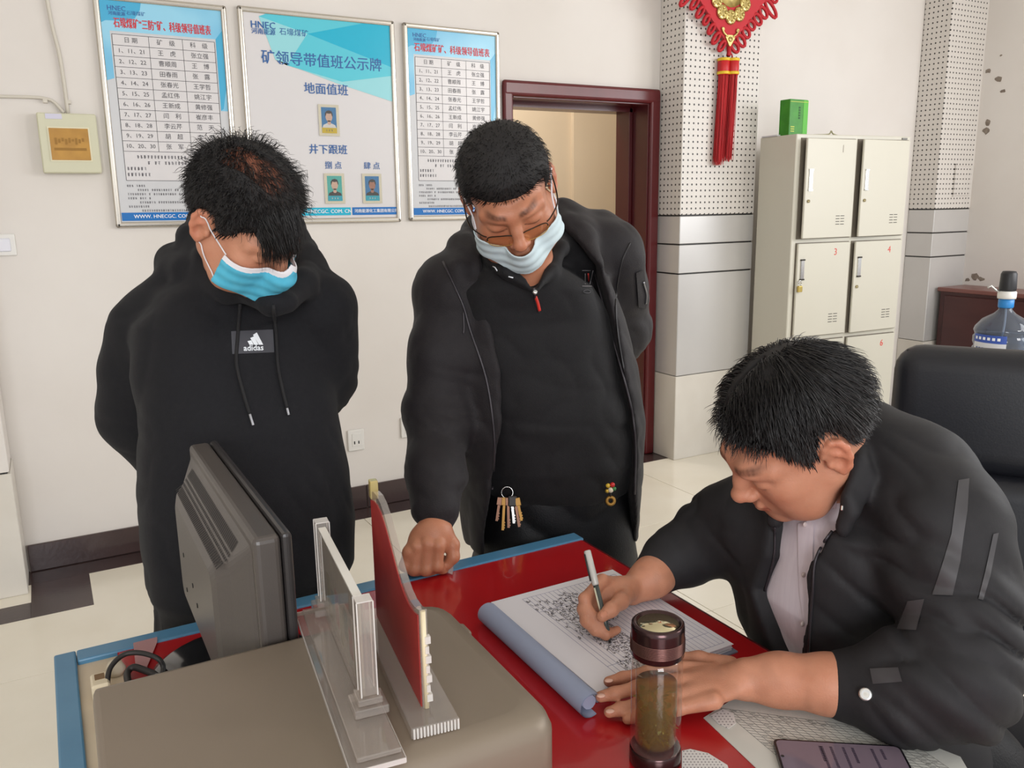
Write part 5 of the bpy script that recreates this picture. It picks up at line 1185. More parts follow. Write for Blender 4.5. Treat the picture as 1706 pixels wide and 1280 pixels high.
hair_parts['m3'].append(('hair', strands('hair', P0, flow3, L, .015, .32, K3, 7, .0009, .07, T3, .10, 24, free=.004), M_hair))
P0 = sample(sk, keep & (sk[:, 2] < bd3(sk)+.035) & (np.abs(np.arctan2(sk[:, 0], sk[:, 1])) > 1.5), 1300, 25); L = np.random.default_rng(26).uniform(.006, .013, len(P0)).astype(F)
hair_parts['m3'].append(('greying_hair', strands('greying_hair', P0, flow3, L, .010, .3, K3, 4, .0006, .05, T3, .16, 27, free=.004), M_hairg))
P0 = sample(sk, keep & (sk[:, 1] > .05) & (sk[:, 2] < .11), 420, 28); L = np.random.default_rng(29).uniform(.016, .032, len(P0)).astype(F)
def flow3b(P): d = flow3(P); d[:, 1] += .6; d[:, 2] -= .5; return nrmz(d)
hair_parts['m3'].append(('fringe', strands('fringe', P0, flow3b, L, .02, .5, K3, 6, .00065, .25, T3, .25, 30, sag=down_local(T3)*.5, free=.015), M_hair))
# ================================================================ bodies and clothes
def seam(S, pix, r, t0, t1, off=0.001, n=5, sub=5, b=None):
    pts = hits(S, [(p.x, p.y) for p in catmull([(x, y, 0) for x, y in pix], sub)], t0, t1, off)
    bb = BM() if b is None else b; tube(bb, pts, r, n); return bb
def drape(S, poly, t0, t1, off=0.0015, step=5):
    """thin cloth patch lying on the surface, cut to an outline given in the photograph"""
    xs = [p[0] for p in poly]; ys = [p[1] for p in poly]; b = BM(); nx = max(2, int((max(xs)-min(xs))/step)); N = len(poly)
    h = [(i, ) for i in range(N)]
    def inside(x, y):
        c = False
        for (xa, ya), (xb, yb) in zip(poly, poly[1:]+poly[:1]):
            if (ya > y) != (yb > y) and x < (xb-xa)*(y-ya)/(yb-ya)+xa: c = not c
        return c
    bm_ = bmesh.new(); vs = [bm_.verts.new((x, y, 0)) for x, y in poly]; bm_.faces.new(vs)
    x = min(xs)+step
    while x < max(xs): bmesh.ops.bisect_plane(bm_, geom=bm_.verts[:]+bm_.edges[:]+bm_.faces[:], plane_co=(x, 0, 0), plane_no=(1, 0, 0)); x += step
    y = min(ys)+step
    while y < max(ys): bmesh.ops.bisect_plane(bm_, geom=bm_.verts[:]+bm_.edges[:]+bm_.faces[:], plane_co=(0, y, 0), plane_no=(0, 1, 0)); y += step
    P = hits(S, [(v.co.x, v.co.y) for v in bm_.verts], t0, t1, off)
    for v, p in zip(list(bm_.verts), P): v.co = p
    bmesh.ops.recalc_face_normals(bm_, faces=bm_.faces); b.free(); return bm_
def anis(P, M_, s): return vnoise((P@np.array(M_, F).T)*s)
def ridge(n): return (1-np.abs(2*n-1))**2
def hand(S, W, f, n, t, curl=(0.5, 0.7, 0.5), k=0.006, spread=0.0, sc=1.0):
    """relaxed hand: W wrist, f finger direction, n out of the palm, t thumb side"""
    W, f, n, t = Vector(W), Vector(f).normalized(), Vector(n).normalized(), Vector(t).normalized()
    S.ell(W+f*.048*sc, (.041*sc, .050*sc, .016*sc), R=[[t[i], f[i], n[i]] for i in range(3)], k=.012); S.cone(W-f*.02, W+f*.03*sc, .026*sc, .024*sc, k=.02)
    for o, b0, L in ((.031, .088, (.043, .026, .020)), (.010, .093, (.047, .029, .021)), (-.011, .089, (.043, .027, .020)), (-.031, .080, (.034, .020, .018))):
        p = W+t*o*sc+f*b0*sc; a = 0.0; d0 = (f+t*o*spread*8).normalized(); pts = [W+t*o*.8*sc+f*.05*sc, p]
        for q, l in zip(curl, L): a += q; p = p+(d0*math.cos(a)+n*math.sin(a))*l*sc; pts.append(p)
        S.chain(pts, [.010*sc, .0098*sc, .0088*sc, .0078*sc, .0066*sc], k=k)
    p = W+f*.022*sc+t*.026*sc; S.chain([p, p+(f*.6+t*.65+n*.35)*.042*sc, p+(f*.6+t*.65+n*.35)*.042*sc+(f*.85+t*.15+n*.4)*.03*sc, p+(f*.6+t*.65+n*.35)*.042*sc+(f*.9+n*.5)*.05*sc], [.015*sc, .0118*sc, .0098*sc, .0078*sc], k=k)
def stations(rows): return [(at(px, py, dp), hw, hd) for px, py, dp, hw, hd in rows]
def legs(S, hip, u, v, half, z_hip, r0, r1, k=0.03, foot=True, zf=0.09, lean=0.0):
    hip = Vector(hip)
    for s in (-1, 1):
        a = hip+u*s*half; a.z = z_hip; c = a+u*s*.015+v*.01; c.z = .48; e = a+u*s*.02; e.z = zf
        S.chain([a, c, e], [r0, (r0+r1)/2, r1], k=k)
def shoes(name, hip, u, v, half, parent, m):
    for s in (-1, 1):
        S = SDF(); c = Vector(hip)+u*s*(half+.02); c.z = 0
        S.chain([c-v*.05+Vector((0, 0, .045)), c+v*.06+Vector((0, 0, .042)), c+v*.16+Vector((0, 0, .034))], [.042, .044, .036], k=.03); S.cone(c-v*.03+Vector((0, 0, .05)), c-v*.03+Vector((0, 0, .10)), .042, .045, k=.03); S.plane((0, 0, 0.001), (0, 0, -1), 's', .004)
        obj(name, S.mesh(name, .008)[0], m, parent)
M_blk = mat('black_fleece', (27, 27, 30), 0.85, spec=0.2, rgb2=(30, 30, 33), scale=120, sheen=0.04, bump=0.25, bscale=700)
M_blkj = mat('black_jacket_cloth', (27, 23, 26), 0.65, spec=0.3, rgb2=(30, 26, 28), scale=60, sheen=0.05, bump=0.2, bscale=500)
M_blks = mat('black_knit_shirt', (21, 20, 22), 0.7, spec=0.25, rgb2=(24, 23, 25), scale=90, sheen=0.03, bump=0.2, bscale=600)
M_pant = mat('black_trouser_cloth', (16, 16, 19), 0.55, spec=0.25, bump=0.15, bscale=300)
M_nyl = mat('dark_nylon_jacket', (36, 35, 37), 0.68, spec=0.3, rgb2=(39, 38, 40), scale=40, bump=0.08, bscale=900)
M_lil = mat('pale_lilac_shirt', (226, 216, 222), 0.75, spec=0.2, rgb2=(219, 208, 215), scale=160, aniso=(1, 1, .05))
M_shoe = mat('black_shoe', (24, 23, 24), 0.4)
M_cord = mat('black_drawstring', (22, 21, 23), 0.8); M_tip = mat('steel_tip', (150, 150, 154), 0.3, metal=0.9)
M_zip = mat('dark_zip', (58, 54, 58), 0.4, metal=0.4)

# ================ man in the hoodie
u1, v1 = Vector((.993, .12, 0)).normalized(), Vector((.12, -.993, 0)).normalized()
G1 = SDF()
G1.loft(stations([(402, 445, 1.77, .09, .08), (396, 480, 1.77, .155, .10), (390, 530, 1.77, .20, .12), (392, 610, 1.76, .205, .135), (402, 700, 1.75, .20, .15), (412, 800, 1.755, .212, .16), (420, 880, 1.77, .218, .165), (424, 950, 1.78, .214, .16), (424, 985, 1.79, .19, .145)]), u1, v1, k=.0)
sR, eR, wR = at(250, 552, 1.79), at(226, 690, 1.86), at(330, 835, 1.96)
sL, eL, wL = at(527, 515, 1.80), at(535, 628, 1.90), at(500, 715, 2.0)
G1.chain([sR, sR.lerp(eR, .5)+Vector((-.006, 0, 0)), eR, wR, at(400, 858, 1.99)], [.084, .078, .074, .060, .046], k=.045)
G1.chain([sL, sL.lerp(eL, .5), eL, wL], [.082, .078, .072, .052], k=.045)
G1.cone(at(300, 470, 1.78), sR, .05, .07, k=.05); G1.cone(at(480, 462, 1.78), sL, .05, .07, k=.05)
G1.loft(stations([(424, 972, 1.79, .200, .152), (424, 990, 1.795, .198, .150), (424, 1022, 1.80, .196, .148)]), u1, v1, k=.006)
# hood lying round the neck, in two rolls
ringA = [at(452, 507, 1.60), at(395, 478, 1.65), at(345, 436, 1.70), at(325, 398, 1.78), at(345, 372, 1.88), at(410, 360, 1.93), at(480, 380, 1.90), at(512, 430, 1.80), at(508, 470, 1.70), at(478, 502, 1.62), at(452, 507, 1.60)]
G1.chain(ringA, [.022, .026, .030, .034, .036, .036, .034, .030, .026, .022, .022], k=.02)
ringB = [at(372, 488, 1.64), at(312, 452, 1.72), at(288, 436, 1.80), at(330, 410, 1.90), at(420, 395, 1.96), at(500, 420, 1.93), at(520, 450, 1.82), at(505, 482, 1.72)]
G1.chain(ringB, [.020, .026, .030, .034, .036, .034, .030, .024], k=.025)
G1.chain([at(430, 470, 1.70), at(415, 420, 1.78)], [.045, .06], k=.01, mode='s')
G1.disp.append(lambda P: .007*(ridge(anis(P, ((1, 0, 0), (0, 1, 0), (0, 0, .35)), 9))-.4)+.003*(ridge(anis(P, ((1, .3, .5), (0, 1, 0), (0, 0, .8)), 17))-.4))
for e_ in (eR, eL): G1.disp.append(lambda P, e_=npa(e_): .008*np.exp(-((P-e_)**2).sum(1)/.008)*(ridge(anis(P, ((.3, 0, 0), (0, .3, 0), (.6, 0, 1.6)), 24))-.5))
G1.disp.append(lambda P, z0=at(424, 988, 1.79).z, z1=at(424, 1022, 1.80).z: np.where(P[:, 2] < z0, .0012*np.sin(np.arctan2(P[:, 1]-1.78, P[:, 0]-.36)*170), 0)*(P[:, 2] > z1-.03))
hood_me = G1.mesh('hoodie', .0058)[0]
# bare body under the clothes
B1 = SDF(); hip1 = at(420, 1010, 1.80)
B1.loft(stations([(402, 452, 1.78, .06, .06), (394, 500, 1.78, .15, .08), (392, 620, 1.77, .165, .11), (412, 820, 1.77, .175, .12), (420, 1000, 1.80, .16, .12)]), u1, v1, k=0); B1.cone(NB1, at(396, 520, 1.78), .062, .07, k=.03)
B1.chain([sR, eR, wR, at(398, 858, 1.99)], [.055, .045, .036, .027], k=.02); B1.chain([sL, eL, wL], [.055, .045, .03], k=.02)
legs(B1, hip1, u1, v1, .095, hip1.z-.05, .085, .045); hb1 = SDF(); hand(hb1, at(404, 860, 1.985), RT*.9+UP*-.35, FW*-1, UP*1, (.5, .6, .4)); hb2 = SDF(); hand(hb2, at(500, 722, 2.0), RT*-.6+UP*-.75, FW*-1, UP*1, (.5, .6, .4))
body1 = union('body', [head_me['m1'][0], B1.mesh('t', .011)[0], hb1.mesh('t', .0032)[0], hb2.mesh('t', .0032)[0]], M_skin)
p1 = obj('person', body1, M_skin); body1.materials.clear(); body1.materials.append(M_skin)
tag(p1, 'man in a black hoodie and blue face mask, hands behind his back', 'person')
obj('hoodie', hood_me, M_blk, p1)
PT = SDF(); PT.loft(stations([(424, 985, 1.80, .178, .135), (424, 1060, 1.80, .185, .14), (424, 1110, 1.80, .18, .13)]), u1, v1, k=0); legs(PT, hip1, u1, v1, .092, hip1.z-.11, .095, .065, zf=.10); PT.disp.append(lambda P: .006*(ridge(anis(P, ((1, 0, 0), (0, 1, 0), (0, 0, .5)), 12))-.4))
obj('trousers', PT.mesh('trousers', .010)[0], M_pant, p1); shoes('shoe', hip1, u1, v1, .095, p1, M_shoe)
for pix in ([(400, 508), (396, 560), (394, 605), (404, 650), (416, 690)], [(455, 508), (460, 560), (463, 610), (472, 655), (478, 680)]):
    o = obj('drawstring', seam(G1, pix, .0036, 1.3, 2.0, .003, 7), M_cord, p1, True)
    e_ = pix[-1]; d_ = pix[-2]; dx, dy = (e_[0]-d_[0])/35, (e_[1]-d_[1])/35; obj('cord_tip', seam(G1, [e_, (e_[0]+dx*8, e_[1]+dy*8), (e_[0]+dx*17, e_[1]+dy*17)], .0032, 1.3, 2.0, .003, 7), M_tip, o, True)
patch = obj('chest_patch', drape(G1, [(385, 552), (455, 549), (457, 587), (387, 590)], 1.3, 2.0, .0012), mat('dark_grey_patch', (62, 62, 68), 0.6), p1, True)
lg = BM()
for (x0, x1, h_) in ((-13, -6, 7), (-4.5, 3, 14), (4.5, 12.5, 21)):
    pass
for k in range(3):
    q0, L_ = [(-14.5, 7.5), (-6.5, 14), (1.5, 20.5)][k], None
    bx0, hh = q0; wv = 7.0
    vs_ = [(bx0+1, 0), (bx0+wv+1, 0), (bx0+wv+1-hh*.45, -hh), (bx0+wv-6.2-hh*.45+2, -hh*.86)]
    vs_ = [(bx0+hh*.0, 0), (bx0+wv, 0), (bx0+wv-hh*.52, -hh), (bx0-hh*.52+.6, -hh*.80)]
    P_ = hits(G1, [(426+x+4, 575+y-.5) for x, y in [(a+0, b_) for a, b_ in vs_]], 1.3, 2.0, .0028)
    lg.faces.new([lg.verts.new(p) for p in P_])
obj('white_logo', lg, M_whitei, patch)
def drape_text(S, s, px, py, size, t0, t1, off, name, m, parent, ang=0.0):
    cu = bpy.data.curves.new('letters', 'FONT'); cu.body = s; cu.size = size; cu.align_x = 'CENTER'; cu.align_y = 'CENTER'; cu.resolution_u = 2; cu.offset = size*.018
    o = bpy.data.objects.new('letters', cu); COL.objects.link(o); bpy.context.view_layer.update()
    me = bpy.data.meshes.new_from_object(o.evaluated_get(bpy.context.evaluated_depsgraph_get())); bpy.data.objects.remove(o)
    c_, s_ = math.cos(ang), math.sin(ang); P_ = hits(S, [(px+v.co.x*c_+v.co.y*s_, py+v.co.x*s_-v.co.y*c_) for v in me.vertices], t0, t1, off)
    for v, p in zip(me.vertices, P_): v.co = p
    obj(name, me, m, parent)
drape_text(G1, 'adidas', 422.5, 580, 13.5, 1.3, 2.0, .0028, 'white_lettering', M_whitei, patch, -.03)

# face masks: a shell standing off the face, with a white band, pleats and ear loops
def mask(T, w, jowl, top, bot, side, off, puff, name):
    hull = face_hull(w, jowl); S = SDF(); Hd = {1.06: H1, 1.10: H2}[w]
    def f(P):
        d = smin(hull.eval(P), Hd.eval(P), .012)-off-.0007*np.sin((P[:, 2]-.01)*2*math.pi/.024)-puff(P)
        x = np.abs(P[:, 0]); zt = np.interp(x, [0, .018, .04, .07], top).astype(F); zb = np.interp(x, [0, .03, .07], bot).astype(F)
        return np.maximum(np.maximum(np.abs(d)-.0013, np.maximum(P[:, 2]-zt, zb-P[:, 2])), side-P[:, 1])
    S.add(f, (-.09, 0, -.16), (.09, .17, .03), 0, 'u'); return S.mesh(name, .0014, T=T, adapt=0.0)
M_mblue = mat('blue_mask_fabric', (92, 186, 214), 0.8, spec=0.2, rgb2=(82, 178, 208), scale=60); M_mwhite = mat('white_mask_fabric', (226, 224, 228), 0.8, spec=0.2); M_mpale = mat('pale_mask_inside', (198, 216, 222), 0.8, spec=0.2, rgb2=(206, 222, 226), scale=40)
top1 = [.004, -.008, -.015, -.018]
me, pts = mask(T1, W1, .003, top1, [-.107, -.105, -.087], .044, .0035, lambda P: .004*np.exp(-(P[:, 0]/.05)**2), 'face_mask')
cL = np.empty(len(me.polygons)*3, F); me.polygons.foreach_get('center', cL); cL = (cL.reshape(-1, 3)-T1[1])@T1[0]
me.polygons.foreach_set('material_index', (cL[:, 2] > np.interp(np.abs(cL[:, 0]), [0, .018, .04, .07], top1)-.0095).astype(np.int32))
m1 = obj('face_mask', me, [M_mblue, M_mwhite], p1)
def loops(T, w, ztop, zbot, sides, m, parent, r=.0013, hull=None):
    def lift(P):
        P = np.array([tuple(p) for p in P], F); e = hull.eval(P); n = hull.normal(P); return [Vector(p) for p in P+n*np.maximum(r+.0008-e, 0)[:, None]]
    def xq(y, z):
        xs = np.linspace(.10, .03, 120); e = hull.eval(np.stack([xs, np.full(120, y), np.full(120, z)], 1)); w_ = np.nonzero(e < .004)[0]; return float(xs[w_[0]]) if len(w_) else .06
    for s in sides:
        b = BM()
        tube(b, [toW(T, p) for p in lift(catmull([(s*xq(.045, ztop), .045, ztop), (s*.076*w, .022, ztop*.5), (s*.0815*w, .0, .006), (s*.083*w, -.016, .020), (s*.084*w, -.028, .005)], 5))], r, 6)
        tube(b, [toW(T, p) for p in lift(catmull([(s*xq(.045, zbot), .045, zbot), (s*.072*w, .016, zbot*.85), (s*.078*w, -.004, -.045), (s*.083*w, -.022, -.03), (s*.084*w, -.028, .005)], 5))], r, 6); obj('ear_loop', b, m, parent, True)
loops(T1, W1, -.019, -.078, (-1, 1), M_mwhite, m1, hull=H1)
for n_, me, m in hair_parts['m1']: obj(n_, me, m, p1)

# ================ man in the open jacket, fist on the desk
u2, v2 = Vector((.94, -.34, 0)).normalized(), Vector((-.34, -.94, 0)).normalized()
s2R, e2R, w2R = at(752, 486, 1.90), at(726, 690, 1.88), at(727, 868, 1.725)
s2L, e2L, w2L = at(1012, 428, 2.02), at(1034, 548, 2.16), at(960, 640, 2.25)
G2 = SDF()      # shirt
rows2 = [(870, 445, 1.85, .085, .08), (876, 478, 1.88, .15, .10), (882, 530, 1.93, .185, .125), (895, 610, 1.97, .188, .15), (915, 690, 2.0, .19, .168), (925, 760, 2.03, .188, .165), (926, 812, 2.06, .18, .15)]
G2.loft(stations(rows2), u2, v2, k=0)
G2.chain([at(822, 432, 1.80), at(845, 455, 1.755), at(886, 478, 1.75)], [.016, .015, .010], k=.012); G2.chain([at(935, 415, 1.86), at(918, 452, 1.80), at(892, 478, 1.75)], [.016, .015, .010], k=.012)
G2.chain([at(822, 432, 1.80), at(812, 410, 1.90), at(870, 395, 1.97), at(925, 395, 1.94), at(935, 415, 1.86)], [.018]*5, k=.012)
G2.cone(at(876, 440, 1.80), at(890, 474, 1.745), .042, .010, k=.008, mode='s')
G2.chain([at(820, 470, 1.90), s2R, s2R.lerp(e2R, .5)], [.05, .056, .052], k=.05); G2.chain([at(940, 430, 1.95), s2L, s2L.lerp(e2L, .6)], [.05, .058, .052], k=.05)
G2.disp.append(lambda P: .005*(ridge(anis(P, ((.6, .2, .3), (.2, .6, 0), (.3, 0, 1.6)), 9))-.4)*np.clip((1.25-P[:, 2])*4, .1, 1))
G2.disp.append(lambda P: .004*(ridge(anis(P, ((1, 0, .8), (0, 1, 0), (-.5, 0, .6)), 14))-.4))
J2 = SDF()      # jacket
J2.loft(stations([(872, 425, 1.90, .12, .09), (878, 462, 1.92, .185, .125), (884, 530, 1.95, .215, .150), (896, 610, 1.985, .232, .172), (908, 700, 2.01, .236, .19), (916, 790, 2.04, .226, .185), (918, 872, 2.07, .217, .175), (918, 893, 2.08, .214, .172)]), u2, v2, k=0)
s2R, e2R, w2R = at(752, 486, 1.90), at(726, 690, 1.88), at(727, 868, 1.725)
s2L, e2L, w2L = at(1012, 428, 2.02), at(1034, 548, 2.16), at(960, 640, 2.25)
J2.chain([s2R, s2R.lerp(e2R, .5), e2R, e2R.lerp(w2R, .6), at(725, 846, 1.735)], [.082, .074, .069, .060, .052], k=.04)
J2.cone(at(725, 852, 1.735), at(725, 880, 1.715), .036, .0345, k=.008)
J2.chain([s2L, s2L.lerp(e2L, .5)+UP*.0, e2L, w2L], [.086, .080, .074, .055], k=.04)
J2.cone(at(800, 440, 1.90), s2R, .05, .065, k=.05); J2.cone(at(945, 400, 1.95), s2L, .055, .075, k=.05)
# hood and stand collar behind the neck
J2.chain([at(768, 445, 1.83), at(772, 412, 1.90), at(800, 385, 1.98), at(870, 372, 2.03), at(935, 362, 2.0), at(962, 392, 1.93), at(985, 440, 1.88)], [.022, .028, .036, .040, .040, .034, .024], k=.03)
J2.chain([at(960, 372, 1.99), at(1000, 378, 2.03), at(1025, 395, 2.05)], [.034, .034, .03], k=.03)
openL = [(795, 400), (803, 440), (812, 500), (824, 560), (834, 620), (836, 700), (830, 756), (820, 830), (812, 905)]; openR = [(925, 360), (945, 385), (1002, 445), (1028, 548), (1044, 648), (1056, 700), (1060, 756), (1056, 824), (1058, 905)]
def opening(S, L_, R_, u, v, t0, t1):
    """wedge cut out of a garment's front between two edges picked on its surface"""
    a = hits(S, L_, t0, t1); b = hits(S, R_, t0, t1); za = np.array([p.z for p in a]); zb = np.array([p.z for p in b]); sa = np.array([p.dot(u) for p in a]); sb = np.array([p.dot(u) for p in b])
    ia, ib = np.argsort(za), np.argsort(zb); vv = max(min(p.dot(v) for p in a+b)-.05, -99)
    return za[ia].astype(F), sa[ia].astype(F), zb[ib].astype(F), sb[ib].astype(F), vv
za, sa, zb, sb, vv = opening(J2, openL, openR, u2, v2, 1.4, 2.3); un, vn = npa(u2), npa(v2)
cv2 = float(at(900, 600, 1.985).dot(v2))
def wedge2(P):
    s = P@un; return np.maximum(np.maximum(np.interp(P[:, 2], za, sa)-s, s-np.interp(P[:, 2], zb, sb)), cv2-.02-P@vn).astype(F)
J2.add(wedge2, (-9,)*3, (9,)*3, .012, 's')
J2.add(lambda P: -(.021+G2.eval(P))*1.0 if False else (G2.eval(P, .3)+.012), (-9,)*3, (9,)*3, .004, 's')
J2.disp.append(lambda P: .007*(ridge(anis(P, ((1, 0, .25), (0, 1, 0), (0, 0, .4)), 9))-.4)+.003*(ridge(anis(P, ((1, 0, .6), (0, 1, 0), (0, 0, .8)), 20))-.4))
for e_ in (e2R, e2L, at(724, 800, 1.78)): J2.disp.append(lambda P, e_=npa(e_): .008*np.exp(-((P-e_)**2).sum(1)/.009)*(ridge(anis(P, ((.3, 0, 0), (0, .3, 0), (.5, 0, 1.7)), 22))-.5))
shirt2, jacket2 = G2.mesh('shirt', .0052)[0], J2.mesh('jacket', .0056)[0]
hip2 = at(925, 850, 2.08)
B2 = SDF(); B2.loft(stations([(870, 470, 1.89, .10, .07), (882, 540, 1.94, .15, .09), (915, 700, 2.01, .16, .12), (925, 850, 2.08, .15, .11)]), u2, v2, k=0); B2.cone(NB2, at(878, 520, 1.92), .066, .07, k=.03)
B2.chain([s2R, e2R, w2R], [.040, .042, .030], k=.02); B2.chain([s2L, e2L, w2L], [.040, .042, .03], k=.02); legs(B2, hip2, u2, v2, .10, hip2.z-.06, .085, .045)
FS = SDF()      # the fist on the desk rim
def on(px, py, z): return onz(px, py, z)
fd = lambda px, py, dd: at(px, py, dd)
d0 = (onz(700, 948, .788)-CP).dot(FW)
FS.chain([at(727, 862, d0+.04), at(725, 884, d0+.02)], [.030, .034], k=.02)
FS.ell(at(715, 901, d0+.008), (.042, .036, .025), R=[[RT[i], UP[i], FW[i]] for i in range(3)], k=.02)
for mcp, pip, tip, r in (((730, 909), (728, 943), (737, 949), .0120), ((712, 906), (709, 949), (720, 953), .0128), ((694, 911), (689, 949), (702, 954), .0124), ((681, 920), (674, 943), (687, 951), .0106)):
    FS.chain([at(718+(mcp[0]-718)*.6, 892, d0+.01), at(*mcp, d0-.012), at(*pip, d0-.010), at(*tip, d0+.016), at(tip[0]+2, tip[1]-16, d0+.026)], [.012, r+.0012, r, r*.9, r*.8], k=.007)
FS.chain([at(738, 884, d0+.016), at(754, 908, d0+.016), at(755, 928, d0+.012), at(746, 941, d0+.010)], [.018, .0140, .0128, .0100], k=.006)
_ef = FS.eval
FS.eval = lambda P, base=1.0: np.maximum(_ef(P, base), ZD+.0035-np.asarray(P, F)[:, 2])
HB2 = SDF(); hand(HB2, at(955, 650, 2.25), RT*-.7+UP*-.6, FW*-1, UP*1, (.5, .6, .4))
body2 = union('body', [head_me['m2'][0], B2.mesh('t', .011)[0], FS.mesh('t', .0022)[0], HB2.mesh('t', .0035)[0]], M_skin2)
p2 = obj('person', body2, M_skin2); body2.materials.clear(); body2.materials.append(M_skin2)
tag(p2, 'man in an open black jacket and glasses leaning his fist on the desk', 'person')
obj('shirt', shirt2, M_blks, p2); jk = obj('jacket', jacket2, M_blkj, p2)
PT = SDF(); PT.loft(stations([(926, 796, 2.06, .186, .150), (926, 850, 2.08, .19, .155), (925, 930, 2.09, .205, .16), (925, 960, 2.10, .20, .15)]), u2, v2, k=0); legs(PT, hip2, u2, v2, .098, hip2.z-.14, .108, .072, zf=.10); PT.disp.append(lambda P: .010*(ridge(anis(P, ((1, 0, .9), (0, 1, 0), (-.4, 0, .6)), 9))-.45))
obj('trousers', PT.mesh('trousers', .008)[0], M_pant, p2); shoes('shoe', hip2, u2, v2, .10, p2, M_shoe)
for L_ in ([(738, 436), (770, 505), (783, 549), (809, 628), (821, 700), (824, 756), (820, 815)], [(990, 452), (1016, 548), (1044, 648), (1055, 700), (1059, 756), (1057, 824)]):
    obj('zip_edge', seam(J2, L_, .0026, 1.4, 2.3, .002, 6), M_zip, jk, True)
sv_ = [(1050, 405), (1035, 440), (1026, 500), (1030, 560), (1040, 620)]; obj('sleeve_seam', seam(J2, sv_, .002, 1.4, 2.4, .001, 5), M_pipe, jk, True)
pk = obj('sleeve_pocket', drape(J2, [(1060, 455), (1073, 450), (1080, 500), (1076, 515), (1064, 512)], 1.4, 2.4, .004), M_blkj, jk, True); obj('pocket_zip', seam(J2, [(1072, 470), (1077, 490), (1076, 506)], .003, 1.4, 2.4, .005, 6), M_tip, pk, True)
obj('cord_end', seam(J2, [(772, 520), (773, 545), (772, 556)], .002, 1.4, 2.3, .003, 6), M_zip, jk, True)
o = obj('shirt_zip', seam(G2, [(889, 480), (892, 500), (898, 520)], .0030, 1.4, 2.3, .003, 6), M_zip, p2, True)
obj('zip_pull', seam(G2, [(892, 494), (896, 505), (899, 518)], .0034, 1.4, 2.3, .006, 6), mat('red_zip_pull', (196, 46, 34), 0.4), o, True)
b = BM(); c = hits(G2, [(891, 487)], 1.4, 2.3, .006)[0]; lathe(b, [(0, -.004), (.005, -.003), (.005, .003), (0, .004)], n=10, M=Matrix.Translation(c) @ Matrix.Rotation(math.pi/2, 4, 'X')); obj('zip_slider', b, M_chrome, o)
b = BM()
for pix in ([(970, 451), (984, 451)], [(975, 456), (975, 473)], [(988, 451), (983, 473)], [(970, 477), (986, 477)]): seam(G2, pix, .0009, 1.4, 2.3, .0015, 4, 3, b)
em = obj('grey_emblem', b, mat('grey_thread', (120, 116, 118), 0.7), p2); b = BM(); seam(G2, [(980, 456), (981, 471)], .0016, 1.4, 2.3, .0018, 4, 3, b); obj('red_bar', b, mat('red_thread', (196, 52, 46), 0.7), em)
b = BM(); pp = hits(G2, [(978+6*math.cos(a), 486+2.6*math.sin(a)) for a in [2*math.pi*k/14 for k in range(14)]], 1.4, 2.3, .0015); tube(b, pp, .0009, 4, closed=True); obj('oval_emblem', b, mat('dark_thread', (74, 72, 76), 0.7), em)
b = BM(); tube(b, hits(G2, [(821, 444), (825, 446), (828, 451)], 1.4, 2.3, .002), .0014, 5); tube(b, hits(G2, [(847, 461), (851, 462), (855, 463)], 1.4, 2.3, .002), .0014, 5); obj('white_stitches', b, M_whitei, p2)
# mask pulled under the nose
top2 = [-.050, -.049, -.042, -.030]
me, pts = mask(T2, W2, .006, top2, [-.122, -.116, -.086], .042, .004, lambda P: .004*np.exp(-(P[:, 0]/.05)**2)*np.clip((-.05-P[:, 2])*40, 0, 1), 'face_mask'); m2 = obj('face_mask', me, M_mpale, p2)
loops(T2, W2, -.030, -.080, (-1, 1), M_mwhite, m2, .0018, hull=H2)
# glasses: dark upper rims, amber lenses
gl = BM(); M_frame = mat('dark_bronze_frame', (52, 40, 30), 0.3, metal=0.7); M_lens = glass_mat('amber_lens', (250, 240, 216), 0.03, 0.98)
def lens(s):
    cx, cz = s*.0345, -.0225; o_ = []
    for k in range(28):
        a = 2*math.pi*k/28; ca, sa_ = math.cos(a), math.sin(a); x = .028*math.copysign(abs(ca)**.7, ca); z = .0125*math.copysign(abs(sa_)**.7, sa_); xx = cx+x
        o_.append((xx, .1145-.0045-(abs(xx)-.01)**2*5.2-.0+ (z)*-.10, cz+z))
    return o_
for s in (-1, 1):
    o_ = lens(s); tube(gl, [toW(T2, p) for p in o_[:15]], .0013, 6)
    tube(gl, [toW(T2, p) for p in catmull([(s*.062, .0935, -.014), (s*.073, .086, -.010), (s*.083*W2, .06, -.002), (s*.086*W2, .02, .004), (s*.0845*W2, -.008, .012), (s*.083*W2, -.025, .004)], 5)], .0015, 6)
tube(gl, [toW(T2, p) for p in catmull([(-.0085, .1095, -.017), (-.004, .1145, -.015), (.004, .1145, -.015), (.0085, .1095, -.017)], 4)], .0013, 6)
gs = obj('glasses', gl, M_frame, p2, True)
for s in (-1, 1):
    b = BM(); b.faces.new([b.verts.new(toW(T2, p)) for p in lens(s)]); bmesh.ops.triangulate(b, faces=b.faces); obj('lens', b, M_lens, gs)
    b = BM(); tube(b, [toW(T2, p) for p in lens(s)[14:]+lens(s)[:1]], .0008, 5); obj('lower_rim', b, M_brass, gs, True)
for n_, me, m in hair_parts['m2']: obj(n_, me, m, p2)
